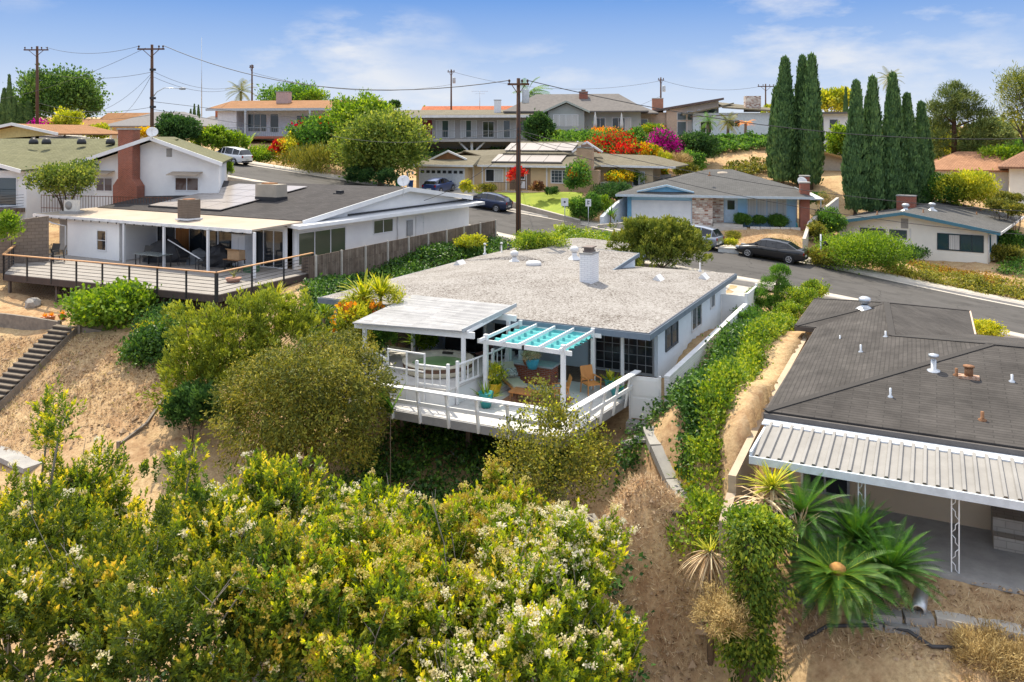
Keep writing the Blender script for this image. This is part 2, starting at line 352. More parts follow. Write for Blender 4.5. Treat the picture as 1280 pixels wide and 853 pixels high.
for x, y, z in [(-48,106,9.5),(-40,108,9.9),(-25,107,9.9),(-17,110,9.8),(0,114.5,9.8),(-12,107.5,7.0),(-4,107.5,6.8),(4,107.5,6.8),(15,113.5,9.9),(30,114,10),(45,118,10),(-14,93,5.6),(-26,97,7.8),(3,100,6.0),(14,98,6.0),(22,98,6.5),(30,98,7.6),(29,107,9.9),
                (34,86,4.6),(38,80,3.2),(45,80,2.8),(60,85,3.0),(70,100,4.5),(52,100,5.5),(90,120,6),(62,62,-3.0),(80,52,-7),(110,60,-8),(62,74,.5),(0,150,8),(-90,150,7),(-60,125,8.3),(-110,120,7.5),(110,170,3),
                (-220,320,4),(0,420,3),(240,320,1),(-90,100,9.3),(-130,60,6),(-120,0,-8),(160,120,3),(150,0,-14)]: cp(x, y, z)
RC = [(-62,98.5,10.4),(-47,91.6,9.4),(-33.2,82.4,7.75),(-18.3,76.6,5.85),(-2.8,71.2,3.35),(6.6,64.2,2.1),(19.3,55.8,.82),(31.5,50.0,-1.15),(45,43.7,-3.1),(62,36,-5.6),(80,28,-8.4)]
RC = [Vector(p) for p in RC]; RW = 5.2                            # road centre line and half width
def smooth_line(P, step=1.5):
    out = []
    for i in range(len(P)-1):
        a, b, c, d = P[max(i-1,0)], P[i], P[i+1], P[min(i+2,len(P)-1)]
        n = max(2, int((c-b).length/step))
        for k in range(n):
            t = k/n
            out.append(.5*((2*b)+(c-a)*t+(2*a-5*b+4*c-d)*t*t+(3*b-a-3*c+d)*t**3))
    out.append(P[-1].copy()); return out
RL = smooth_line(RC)
RLa = np.array([tuple(p) for p in RL])
_P = np.array(_c)
def _phi(d): return np.sqrt(d*d+.8)
_D = np.sqrt(((_P[:, None, :2]-_P[None, :, :2])**2).sum(-1))
_n = len(_P); _A = np.zeros((_n+3, _n+3)); _A[:_n, :_n] = _phi(_D)+np.eye(_n)*-.02
_A[:_n, _n] = 1; _A[:_n, n_ := _n+1] = _P[:, 0]; _A[:_n, _n+2] = _P[:, 1]; _A[_n:, :_n] = _A[:_n, _n:].T
_wt = np.linalg.solve(_A, np.concatenate([_P[:, 2], [0, 0, 0]]))
PADS = []                                                        # (frame, x0, x1, y0, y1, z): levelled ground
PADS.append((FR, -.45, 30, -2.9, 13.5, -1.16)); PADS.append((FM, -15.9, -.5, 2.0, 15.5, -.12))
PADS.append((FM, -15.4, -8.2, 15, 26.2, -.12))
def ground(xs, ys, raw=False):
    xs = np.atleast_1d(np.asarray(xs, float)); ys = np.atleast_1d(np.asarray(ys, float)); z = np.zeros(len(xs))
    for i in range(0, len(xs), 8000):
        X, Y = xs[i:i+8000], ys[i:i+8000]
        d = np.sqrt((X[:, None]-_P[None, :, 0])**2+(Y[:, None]-_P[None, :, 1])**2)
        h = _phi(d)@_wt[:_n]+_wt[_n]+_wt[_n+1]*X+_wt[_n+2]*Y
        dr = np.sqrt((X[:, None]-RLa[None, :, 0])**2+(Y[:, None]-RLa[None, :, 1])**2)
        j = dr.argmin(1); dm = dr[np.arange(len(X)), j]
        t = np.clip((dm-RW-2.2)/3.5, 0, 1); t = t*t*(3-2*t)
        h = h*t+(RLa[j, 2]-.25)*(1-t)
        for fr, x0, x1, y0, y1, pz in PADS:
            lx = (X-fr.o[0])*fr.u[0]+(Y-fr.o[1])*fr.u[1]; ly = (X-fr.o[0])*fr.v[0]+(Y-fr.o[1])*fr.v[1]
            h = np.where((lx > x0)&(lx < x1)&(ly > y0)&(ly < y1), pz, h)
        z[i:i+8000] = h
    return z
def gz(x, y): return float(ground([x], [y])[0])
def onground(p, dz=0): return Vector((p[0], p[1], gz(p[0], p[1])+dz))
def hit(u, v, y0=10, y1=140):                                     # where the view ray through (u, v) meets the ground
    Ys = np.linspace(y0, y1, 900); X = (u-HX)/F*Ys; Z = CZ-(v-HY)/F*Ys
    below = Z <= ground(X, Ys)
    k = int(np.argmax(below)) if below.any() else len(Ys)-1
    return Vector((X[k], Ys[k], gz(X[k], Ys[k])))
rs = np.random.RandomState(5)
def sheet(name, xs, ys, mat, rough=.05):
    gx, gy = np.meshgrid(xs, ys); X, Y = gx.ravel(), gy.ravel(); Z = ground(X, Y)
    Z = Z+rough*(np.sin(X*1.7+np.sin(Y*1.3)*1.5)*np.sin(Y*1.9+1)*.6+rs.normal(0, .35, len(X)))*(np.abs(X) < 60)*1.0
    nx, ny = len(xs), len(ys)
    idx = np.arange(nx*ny).reshape(ny, nx)
    q = np.stack([idx[:-1,:-1], idx[:-1,1:], idx[1:,1:], idx[1:,:-1]], -1).reshape(-1, 4)
    return np_mesh(name, np.stack([X, Y, Z], 1), q, mat, smooth=True)
def np_mesh(name, V, Q, mat, tint=None, smooth=False, parent=None, label=None):
    me = bpy.data.meshes.new(name); nf, k = Q.shape
    me.vertices.add(len(V)); me.vertices.foreach_set('co', np.ascontiguousarray(V, np.float32).ravel())
    me.loops.add(nf*k); me.loops.foreach_set('vertex_index', np.ascontiguousarray(Q, np.int32).ravel())
    me.polygons.add(nf); me.polygons.foreach_set('loop_start', np.arange(0, nf*k, k, dtype=np.int32))
    me.update(calc_edges=True)
    me.polygons.foreach_set('use_smooth', np.full(nf, smooth))
    if tint is not None:
        a = me.attributes.new('tint', 'FLOAT', 'FACE'); a.data.foreach_set('value', np.ascontiguousarray(tint, np.float32))
    me.materials.append(mat); me.update()
    return link(name, me, parent, label)
def dirtmat():
    m, N, Lk, b = newmat('dry_hillside')
    t = N.new('ShaderNodeTexCoord')
    def nz(s, d, ro=.65):
        n = N.new('ShaderNodeTexNoise'); n.inputs['Scale'].default_value = s; n.inputs['Detail'].default_value = d; n.inputs['Roughness'].default_value = ro
        Lk.new(t.outputs['Object'], n.inputs['Vector']); return n.outputs['Fac']
    def ramp(f, cols):
        r = N.new('ShaderNodeValToRGB'); Lk.new(f, r.inputs[0]); e = r.color_ramp.elements
        while len(e) < len(cols): e.new(.5)
        for i, (p, c) in enumerate(cols): e[i].position = p; e[i].color = tuple(c)+(1,)
        return r.outputs[0]
    def mix(f, a, c, mode='MIX'):
        x = N.new('ShaderNodeMixRGB'); x.blend_type = mode
        if isinstance(f, float): x.inputs[0].default_value = f
        else: Lk.new(f, x.inputs[0])
        Lk.new(a, x.inputs[1]); Lk.new(c, x.inputs[2]); return x.outputs[0]
    soil = ramp(nz(2.2, 12, .75), [(.26,(.19,.11,.058)),(.42,(.34,.21,.115)),(.56,(.45,.305,.175)),(.72,(.54,.41,.26))])
    straw = ramp(nz(9, 10, .8), [(.3,(.26,.17,.09)),(.5,(.50,.36,.20)),(.7,(.66,.51,.31))])
    patch = ramp(nz(.45, 6, .7), [(.42,(0,0,0)),(.60,(1,1,1))])
    col = mix(patch, soil, straw)
    vg = N.new('ShaderNodeTexVoronoi'); vg.inputs['Scale'].default_value = 7; Lk.new(t.outputs['Object'], vg.inputs['Vector'])
    clod = ramp(vg.outputs['Distance'], [(.0,(.72,.70,.68)),(.5,(1.05,1.04,1.02))])
    col = mix(.8, col, clod, 'MULTIPLY')
    far = N.new('ShaderNodeVectorMath'); far.operation = 'LENGTH'; Lk.new(t.outputs['Object'], far.inputs[0])
    Lk.new(col, b.inputs['Base Color']); b.inputs['Roughness'].default_value = 1; b.inputs['Specular IOR Level'].default_value = .05
    bp = N.new('ShaderNodeBump'); bp.inputs['Strength'].default_value = .6; bp.inputs['Distance'].default_value = .10
    Lk.new(nz(3.5, 12, .8), bp.inputs['Height']); Lk.new(bp.outputs[0], b.inputs['Normal'])
    return m
DIRT = dirtmat()
def spaced(*seg):
    out = [seg[0]]
    for a, b, st in zip(seg[:-1:2], seg[2::2], seg[1::2]):
        n = max(1, int(round((b-a)/st))); out += [a+(b-a)*(i+1)/n for i in range(n)]
    return np.array(out)
gr = sheet('ground', spaced(-700, 40, -140, 6, -60, .9, -32, .35, 32, .9, 75, 6, 180, 40, 800), spaced(-60, 6, 6, .35, 62, .7, 100, 3, 150, 12, 300, 60, 1200), DIRT, .055)
struct(gr)
# ------------------------------------------------------------------ road
def asphalt():
    m, N, Lk, b = newmat('sunbleached_asphalt')
    t = N.new('ShaderNodeTexCoord'); u = N.new('ShaderNodeUVMap')
    n = N.new('ShaderNodeTexNoise'); n.inputs['Scale'].default_value = .35; n.inputs['Detail'].default_value = 10; n.inputs['Roughness'].default_value = .7
    mp = N.new('ShaderNodeMapping'); mp.inputs['Scale'].default_value = (.25, 1.6, 1); Lk.new(u.outputs[0], mp.inputs[0]); Lk.new(mp.outputs[0], n.inputs['Vector'])
    r = N.new('ShaderNodeValToRGB'); e = r.color_ramp.elements; e[0].position = .3; e[0].color = (.066,.062,.059,1); e[1].position = .72; e[1].color = (.108,.101,.096,1)
    Lk.new(n.outputs['Fac'], r.inputs[0])
    v = N.new('ShaderNodeTexVoronoi'); v.feature = 'DISTANCE_TO_EDGE'; v.inputs['Scale'].default_value = .16
    dn = N.new('ShaderNodeTexNoise'); dn.inputs['Scale'].default_value = 1.2; dn.inputs['Detail'].default_value = 5; Lk.new(t.outputs['Object'], dn.inputs['Vector'])
    ad = N.new('ShaderNodeMixRGB'); ad.blend_type = 'ADD'; ad.inputs[0].default_value = 1.4; Lk.new(t.outputs['Object'], ad.inputs[1]); Lk.new(dn.outputs['Color'], ad.inputs[2]); Lk.new(ad.outputs[0], v.inputs['Vector'])
    lt = N.new('ShaderNodeMath'); lt.operation = 'LESS_THAN'; lt.inputs[1].default_value = .003; Lk.new(v.outputs['Distance'], lt.inputs[0])
    x = N.new('ShaderNodeMixRGB'); Lk.new(lt.outputs[0], x.inputs[0]); x.inputs[2].default_value = (.04,.038,.036,1)
    n3 = N.new('ShaderNodeTexNoise'); n3.inputs['Scale'].default_value = .55; n3.inputs['Detail'].default_value = 7; n3.inputs['Roughness'].default_value = .75; Lk.new(t.outputs['Object'], n3.inputs['Vector'])
    r3 = N.new('ShaderNodeMapRange'); r3.inputs[1].default_value = .33; r3.inputs[2].default_value = .5; r3.inputs[3].default_value = .62; r3.inputs[4].default_value = 1.0; Lk.new(n3.outputs['Fac'], r3.inputs[0])
    x3 = N.new('ShaderNodeMixRGB'); x3.blend_type = 'MULTIPLY'; x3.inputs[0].default_value = 1; Lk.new(r.outputs[0], x3.inputs[1]); Lk.new(r3.outputs[0], x3.inputs[2]); Lk.new(x3.outputs[0], x.inputs[1])
    Lk.new(x.outputs[0], b.inputs['Base Color']); b.inputs['Roughness'].default_value = .9; b.inputs['Specular IOR Level'].default_value = .2
    return m
ASPH = asphalt()
def offs(i, d, dz=0):
    a, b = RL[max(i-1,0)], RL[min(i+1,len(RL)-1)]; t = (b-a); t.z = 0; t.normalize(); n = Vector((-t.y, t.x, 0))
    return RL[i]+n*d+Vector((0,0,dz))
def strip(name, d0, d1, z0, z1, mat, thick=0.0, i0=0, i1=None, kind='structure'):
    i1 = len(RL)-1 if i1 is None else i1; mb = MB(); V = []; U = []; Lg = 0
    for i in range(i0, i1+1):
        V += [offs(i, d0, z0), offs(i, d1, z1)]
    n = i1-i0; fs = [(2*k, 2*k+2, 2*k+3, 2*k+1) if d1 > d0 else (2*k+1, 2*k+3, 2*k+2, 2*k) for k in range(n)]
    if thick:
        m = len(V); V += [p-Vector((0,0,thick)) for p in V]
        fs += [(2*k, m+2*k, m+2*k+2, 2*k+2) for k in range(n)]+[(2*k+1, 2*k+3, m+2*k+3, m+2*k+1) for k in range(n)]
        fs += [(0, 1, m+1, m), (2*n, m+2*n, m+2*n+1, 2*n+1)]
    mb.add(V, fs, True); o = mb.build(name, mat)
    uv = o.data.uv_layers[0].data
    for p in o.data.polygons:
        for li in p.loop_indices:
            vi = o.data.loops[li].vertex_index % (len(RL)*2+2); uv[li].uv = ((vi//2)*1.5, d0 if vi % 2 == 0 else d1)
    return struct(o)
strip('road', -RW, RW, 0, 0, ASPH)
strip('gutter', RW-.45, RW-.02, .006, .012, CONC)
strip('gutter', -RW+.02, -RW+.45, .012, .006, CONC)
strip('kerb', RW, RW+.22, .14, .15, CONC, .35)
strip('kerb', -RW-.22, -RW, .15, .14, CONC, .35)
strip('pavement', RW+.225, RW+1.75, .147, .16, CONC, .3)
strip('pavement', -RW-1.3, -RW-.225, .16, .147, CONC, .3)
def slabpoly(name, pts, mat, t=.12):
    o = MB().slab(pts, t).build(name, mat); return struct(o)
# driveways
def rl_near(x):                                                  # road index nearest to plan x
    return min(range(len(RL)), key=lambda i: abs(RL[i][0]-x))
def drape(name, poly, mat, dz=.03, n=14):                          # a paved sheet over four plan corners, following the ground
    (a, b, c, d) = [Vector(p[:2]) for p in poly]; V = []; 
    for j in range(n+1):
        for i in range(n+1):
            s, t = i/n, j/n; q = (a*(1-s)+b*s)*(1-t)+(d*(1-s)+c*s)*t; V.append((q[0], q[1]))
    za = np.array([Vector(p).z for p in poly]); V = np.array(V)
    S = np.tile(np.arange(n+1)/n, n+1); T = np.repeat(np.arange(n+1)/n, n+1)
    zl = (za[0]*(1-S)+za[1]*S)*(1-T)+(za[3]*(1-S)+za[2]*S)*T
    z = np.maximum(ground(V[:,0], V[:,1])+dz, zl) if len(poly[0]) > 2 else ground(V[:,0], V[:,1])+dz
    idx = np.arange((n+1)**2).reshape(n+1, n+1)
    Q = np.stack([idx[:-1,:-1], idx[:-1,1:], idx[1:,1:], idx[1:,:-1]], -1).reshape(-1, 4)
    return struct(np_mesh(name, np.column_stack([V, z]), Q, mat))
i = rl_near(12.8); j = rl_near(18.5)
k0, k1 = offs(i, -RW-.1, .07), offs(j, -RW-.1, .07)
drape('driveway', [tuple(FM.w(-7.9, 16.3, .05)), tuple(FM.w(.2, 16.3, .05)), tuple(k1), tuple(k0)], CONC)
i = rl_near(7.2); j = rl_near(14.6); k0, k1 = offs(i, RW+.2, .17), offs(j, RW+.2, .17)
drape('driveway', [tuple(k0), tuple(k1), tuple(FC.w(6.9, -.1, 2.5)), tuple(FC.w(.2, -.1, 2.5))], CONC)
i = rl_near(-11.5); j = rl_near(-4.0); k0, k1 = offs(i, RW+.2, .17), offs(j, RW+.2, .17)
drape('driveway', [tuple(k0), tuple(k1), tuple(FB.w(6.6, -.1, 4.7)), tuple(FB.w(.5, -.1, 4.7))], CONC)
# ------------------------------------------------------------------ building kit (all in the house's own frame)
X1, Y1, Z1 = Vector((1,0,0)), Vector((0,1,0)), Vector((0,0,1))
FRONT = (X1, -Y1); RIGHT = (Y1, X1); LEFT = (-Y1, -X1); BACK = (-X1, Y1)
def win(par, o, side, w, h, cols=2, rows=1, fm=None, gm=None, fw=.07, name='window', curtain=0, label=None, pr=.05, bars=None):
    t, n = side; o = Vector(o); fm = fm or WHITE; gm = gm or GLASS; mb = MB()
    def br(a, b, c, d, e0=.004, e1=None): mb.obox(o+t*a+Z1*c+n*e0, t*(b-a), n*((pr if e1 is None else e1)-e0), Z1*(d-c))
    br(0, w, 0, fw); br(0, w, h-fw, h); br(0, fw, fw, h-fw); br(w-fw, w, fw, h-fw)
    for i in range(1, cols): c = w*i/cols; br(c-fw*.4, c+fw*.4, fw, h-fw, .004, pr-.006)
    for i in range(1, rows): c = h*i/rows; br(fw, w-fw, c-fw*.25, c+fw*.25, .004, pr-.012)
    if bars:
        for i in range(1, bars[0]): c = w*i/bars[0]; br(c-.012, c+.012, fw, h-fw, .004, pr-.016)
        for i in range(1, bars[1]): c = h*i/bars[1]; br(fw, w-fw, c-.012, c+.012, .004, pr-.019)
    f = mb.build(name, fm, par, label)
    k = cols if cols <= 4 else 1
    for i in range(k):
        a, b = w*i/k+fw*.5, w*(i+1)/k-fw*.5
        q = MB().obox(o+t*a+Z1*fw*.6+n*.002, t*(b-a), n*.02, Z1*(h-fw*1.2)).build('pane', gm, f)
        if curtain and (curtain >> i) & 1:
            cm = MB(); m = max(4, int((b-a)/.12))
            for j in range(m):
                cm.obox(o+t*(a+(b-a)*j/m+.01)+Z1*(fw+.02)+n*(.0225+.002*(j%2)), t*((b-a)/m-.015), n*.004, Z1*(h-2*fw-.04))
            cm.build('curtain', CURTAIN, f)
    return f
def door(par, o, side, w=.9, h=2.05, mat=None, name='door', lites=None, label=None):
    t, n = side; o = Vector(o); mat = mat or WHITE; mb = MB()
    mb.obox(o-t*.06+n*.003, t*.06, n*.06, Z1*(h+.06)); mb.obox(o+t*w+n*.003, t*.06, n*.06, Z1*(h+.06)); mb.obox(o+Z1*h+n*.003, t*w, n*.057, Z1*.06)
    mb.obox(o+n*.002, t*w, n*.035, Z1*h)
    for a, b, c, d in ((.12,.88,.08,.42), (.12,.88,.5,.93)):
        mb.obox(o+t*w*a+Z1*h*c+n*.03, t*w*(b-a), n*.018, Z1*h*(d-c))
    dd = mb.build(name, mat, par, label)
    MB().lathe(o+t*(w-.09)+Z1*1.0+n*.035, [(0,0),(.015,.01),(.03,.04),(.03,.06),(0,.075)], 8, n).build('handle', GALV, dd)
    if lites: MB().obox(o+t*w*.2+Z1*h*lites[0]+n*.05, t*w*.6, n*.006, Z1*h*(lites[1]-lites[0])).build('pane', GLASS, dd)
    return dd
def garage(par, o, side, w=4.9, h=2.15, rows=4, mat=None, lites=0):
    t, n = side; o = Vector(o); mat = mat or WHITE; mb = MB()
    for i in range(rows):
        z0 = h*i/rows
        mb.obox(o+Z1*(z0+.008)+n*.002, t*w, n*.03, Z1*(h/rows-.016))
        if not (lites and i == rows-1):
            for j in range(8): mb.obox(o+t*(w*j/8+.06)+Z1*(z0+.09)+n*.03, t*(w/8-.12), n*.008, Z1*(h/rows-.18))
    mb.obox(o+n*.001, t*w, n*.015, Z1*h)
    g = mb.build('garage_door', mat, par)
    for j in range(lites):
        c = w*(j+.5)/lites; MB().obox(o+t*(c-.2)+Z1*(h*(rows-1)/rows+.12)+n*.028, t*.4, n*.012, Z1*(h/rows-.24)).build('pane', GLASS, g)
    tr = MB(); tr.obox(o-t*.1+n*.002, t*.1, n*.05, Z1*(h+.12)); tr.obox(o+t*w+n*.002, t*.1, n*.05, Z1*(h+.12)); tr.obox(o+Z1*h+n*.003, t*w, n*.045, Z1*.12)
    tr.build('garage_frame', WHITE, par); return g
def roof(par, polys, t, mat, name='roof', label=None):
    mb = MB()
    for p in polys: mb.slab(p, t)
    return mb.build(name, mat, par, label)
def bars(par, segs, w, h, mat, name, label=None):
    mb = MB()
    for a, b in segs: mb.bar(a, b, w, h)
    return mb.build(name, mat, par, label)
def cowl(par, p, r=.14, h=.45, mat=None):           # turbine vent: pipe with a ribbed ball on top
    mb = MB(); p = Vector(p); mb.lathe(p-Z1*.1, [(r*2.2,0),(r*1.5,.12),(r*.8,.2),(r*.8,h*.5)], 12)
    mb.lathe(p+Z1*(h*.4), [(r*.8,0),(r*1.25,.06),(r*1.45,.16),(r*1.25,.27),(r*.6,.33),(0,.34)], 14)
    return mb.build('turbine_vent', mat or GALV, par)
def pipe(par, p, r=.05, h=.4, mat=None, name='vent_pipe', cap=False):
    mb = MB(); p = Vector(p); mb.lathe(p-Z1*.08, [(r*2.6,0),(r*2.4,.09),(r,.13),(r,h),(0,h)], 10)
    if cap: mb.lathe(p+Z1*(h-.02), [(r*.6,0),(r*1.9,.04),(r*1.9,.12),(0,.16)], 10)
    return mb.build(name, mat or GALV, par)
def chimney(par, x, y, z0, z1, a, b, mat, cap=True, flue=True, name='chimney'):
    ch = MB().box(x-a/2, x+a/2, y-b/2, y+b/2, z0, z1).build(name, mat, par)
    if cap:
        MB().box(x-a/2-.05, x+a/2+.05, y-b/2-.05, y+b/2+.05, z1, z1+.09).build('cap', CONC2, ch)
    if flue: MB().box(x-a*.25, x+a*.25, y-b*.25, y+b*.25, z1+.09, z1+.33).build('flue', M('clay_flue', (.24,.16,.12), .9), ch)
    return ch
def dish(par, p, yaw=0, r=.35, mast=.7):
    d = MB(); p = Vector(p); d.tube([p, p+Z1*mast], .03, 6)
    f = Vector((math.sin(yaw)*.85, -math.cos(yaw)*.85, .52)).normalized()
    d.lathe(p+Z1*mast-f*.02, [(0,0),(r*.4,.012),(r*.75,.05),(r,.1),(r,.115),(r*.75,.065),(0,.02)], 18, f)
    d.tube([p+Z1*(mast-r*.8)+f*.06, p+Z1*(mast-r*.2)+f*.5], .018, 5); d.cbox(*(p+Z1*(mast-r*.25)+f*.5), .1, .1, .1)
    return d.build('satellite_dish', WHITE2, par)
def house(name, label, fr, cat='house', group='houses on the hillside'):
    return thing(name, label, cat, tuple(fr.w(0,0,0)), fr.a, group)
def onroof(fr, u, v, fn, z=5.):
    for _ in range(25): q = fr.z(u, v, z); z = .5*z+.5*fn(q.x, q.y)
    return fr.z(u, v, z)
# ================================================================== white house with the gravel roof
H = house('gravel_roof_house', 'white single storey house with pale gravel roof and slate blue eaves in the centre', FM)
MB().box(-15.6,-.45,2.6,15.4,-1.5,2.2).box(-15.35,-8.2,15.4,25.2,-1.5,2.2).box(-15.6,-10.9,.9,2.6,-1.5,2.2).build('wall', STUCCO_SHADE, H)
zr = lambda x, y: 2.42+.105*max(0, min(-x, x+16.15, y))
A, B_, Cc, D, ap = (-16.15,0,2.42), (0,0,2.42), (0,15.9,2.42), (-16.15,15.9,2.42), 0
r1, r2 = (-8.6,7.6,3.22), (-7.4,8.4,3.22)
roof(H, [[A,B_,r1], [B_,Cc,r2], [B_,r2,r1], [Cc,D,r2], [D,r1,r2], [D,A,r1]], .06, GRAVEL)
g0, g1 = (-11.9,13.0,3.05), (-11.9,22.6,3.05)
roof(H, [[(-16.1,13,2.44),(-7.8,12.0,2.64),g0], [(-7.8,12.0,2.64),(-7.8,25.6,2.44),g1,g0], [(-7.8,25.6,2.44),(-15.6,25.6,2.44),g1], [(-15.6,25.6,2.44),(-16.1,13,2.44),g0,g1]], .06, GRAVEL)
# raised rake above the entry
roof(H, [[(-9.4,9.6,3.02),(-5.45,10.0,2.86),(-5.45,15.2,3.3),(-9.4,15.2,3.42)]], .10, GRAVEL)
bars(H, [((-5.40,10.0,2.80),(-5.40,15.25,3.22)), ((-9.3,15.25,3.33),(-5.44,15.25,3.2))], .07, .2, NAVYTRIM, 'rake_board')
MB().prism([(-5.7,10.2,2.5),(-5.7,15.1,2.5),(-5.7,15.1,3.18),(-5.7,10.2,2.78)], (.1,0,0)).build('gable_wall', STUCCO_SHADE, H)
bars(H, [((-16.2,-.04,2.29),(.05,-.04,2.29)), ((.03,-.0,2.29),(.03,15.9,2.29)), ((-16.19,0,2.29),(-16.19,13,2.29)), ((-15.65,13,2.31),(-15.65,25.6,2.31)), ((-7.76,16,2.31),(-7.76,25.6,2.31)), ((-7.8,15.93,2.29),(0,15.93,2.29)), ((-15.6,25.64,2.31),(-7.8,25.64,2.31))], .05, .24, NAVYTRIM, 'fascia')
bars(H, [((-16.1,.02,2.42),(0,.02,2.42)), ((-.02,0,2.42),(-.02,15.9,2.42))], .07, .03, M('dark_drip_edge', (.06,.07,.09), .4), 'drip_edge')
mb = MB(); mb.slab([(-16.1,.05,2.30),(-.05,.05,2.30),(-.05,2.6,2.30),(-16.1,2.6,2.30)], .05); mb.slab([(-.5,2.6,2.30),(-.05,2.6,2.30),(-.05,15.8,2.30),(-.5,15.8,2.30)], .05); mb.build('soffit', WHITE2, H)
RW_ = (.0,)
for o, w_, h_, c_, gm in (((-.45,3.65,.82), 1.9, 1.28, 2, GLASSB), ((-.45,7.95,.75), 1.85, 1.2, 2, GLASSB), ((-.45,11.7,1.15), .9, .78, 1, GLASSB)):
    win(H, o, RIGHT, w_, h_, c_, fm=M('dark_window_frame', (.10,.11,.12), .5) if c_ == 2 and w_ > 1.86 else WHITE2, gm=gm, pr=.06)
win(H, (-3.55,2.6,.06), FRONT, 2.95, 1.95, 2, fm=M('grey_alu', (.33,.34,.35), .4), gm=GLASS, name='patio_door', bars=(8,5))
win(H, (-8.2,2.6,.62), FRONT, 2.9, 1.35, 2, fm=WHITE2, gm=GLASS)
win(H, (-10.7,2.6,.05), FRONT, 1.95, 2.0, 2, fm=BLACK, gm=GLASS, name='patio_door')
win(H, (-13.5,.9,.05), FRONT, 2.3, 2.0, 2, fm=BLACK, gm=GLASS, name='patio_door')
MB().obox((-4.55,2.58,1.25),(.1,0,0),(0,.03,0),(0,0,.16)).build('wall_lamp', BLACK, H)
for x in (-15.8,-10.6,-7.6,-1.35): MB().cbox(x, .75, -.0, .11, .11, 2.28).build('porch_post', WHITE, H)
MB().box(-11,-.3,.68,.82,2.12,2.28).build('porch_beam', WHITE, H)
ch = chimney(H, -5.2, 6.9, 2.6, 4.35, .62, .95, WBRICK, False, False)
MB().box(-5.54,-4.86,6.39,7.41,4.35,4.42).build('cap', CONC2, ch)
MB().box(-5.42,-4.98,6.6,7.2,4.42,4.5).box(-5.38,-5.02,6.65,7.15,4.5,4.64).box(-5.46,-4.94,6.55,7.25,4.64,4.69).build('flue', M('brown_flue', (.20,.16,.14), .7), ch)
cowl(H, onroof(FM,718,322,zr), .17, .75, WHITE2)
for (u, v, r, h) in ((689,302,.14,.5), (643,326,.17,.62)): cowl(H, onroof(FM,u,v,zr), r, h, WHITE2)
for (u, v) in ((606,317),(627,316)): pipe(H, onroof(FM,u,v,zr), .05, .55, WHITE2, cap=True)
p = onroof(FM,667,331,zr); MB().lathe(p-Z1*.05, [(.0,.0),(.42,.0),(.42,.14),(.36,.22),(.1,.27),(0,.27)], 16).build('roof_vent', WHITE2, H)
for (u, v) in ((822,350),(574,331),(879,348)):
    p = onroof(FM,u,v,zr); MB().prism([p+Vector((-.28,-.3,-.05)),p+Vector((.28,-.3,-.05)),p+Vector((0,-.3,.26))],(0,.75,.0)).build('roof_vent', WHITE2, H)
pipe(H, onroof(FM,875,338,zr), .035, .5, WHITE2)
garage(H, (-8.15,17.2,.0), RIGHT, 4.8, 2.0)
door(H, (-5.2,15.4,0), BACK, .95, 2.0)
# ------------------------------------------------------------------ deck with its railings
T = thing('white_deck', 'white painted timber deck with leaning rail posts and grey underside, below the gravel roof', 'deck', tuple(FM.w(0,0,0)), FM.a)
DP = [(-12.6,-5.8),(-1.25,-5.55),(-.72,.0),(-.72,1.9),(-12.6,1.9)]
MB().slab([(x,y,0) for x, y in DP], .06).build('floor', DECKW, T)
MB().slab([(-15.6,1.905,.02),(-.5,1.905,.02),(-.5,2.58,.02),(-15.6,2.58,.02)], .1).build('patio_floor', PAVER, T)
MB().slab([(-6.3,.55,.012),(-.75,.55,.012),(-.75,1.9,.012),(-6.3,1.9,.012)], .03).build('patio_floor', PAVER, T)
bars(T, [((-12.6,-5.84,-.17),(-1.23,-5.59,-.17)), ((-1.21,-5.56,-.17),(-.68,0,-.17))], .06, .30, M('grey_rim_joist', (.30,.30,.31), .8), 'rim_joist')
for x in np.arange(-12.2,-1.4,.9): MB().box(x-.03,x+.03,-5.6,1.8,-.3,-.065).build('joist', GREYWOOD, T)
for x in (-9,-6,-3.6,-1.6): MB().box(x-.09,x+.09,-3.6,-3.42,-3.6,-.3).build('support_post', GREYWOOD, T)
def leanrail(a, b, out, n, nm):
    a, b, out = Vector(a), Vector(b), Vector(out)
    for i in range(n):
        q = a.lerp(b, (i+.35)/n); MB().bar(q-Z1*.28+out*.08, q+Z1*.95+out*.30, .06, .15).build('rail_post', WHITE2, T)
    r = T
    MB().bar(a+Z1*.97+out*.30-(b-a).normalized()*.2, b+Z1*.97+out*.30, .26, .05).build('top_rail', WHITE, r)
    MB().bar(a+Z1*.45+out*.25, b+Z1*.45+out*.25, .05, .14).build('lower_rail', WHITE, r)
leanrail((-8.3,-5.75,0), (-1.2,-5.55,0), (0,-1,0), 6, 'railing')
leanrail((-1.22,-5.5,0), (-.72,-.1,0), (1,-.05,0), 5, 'railing')
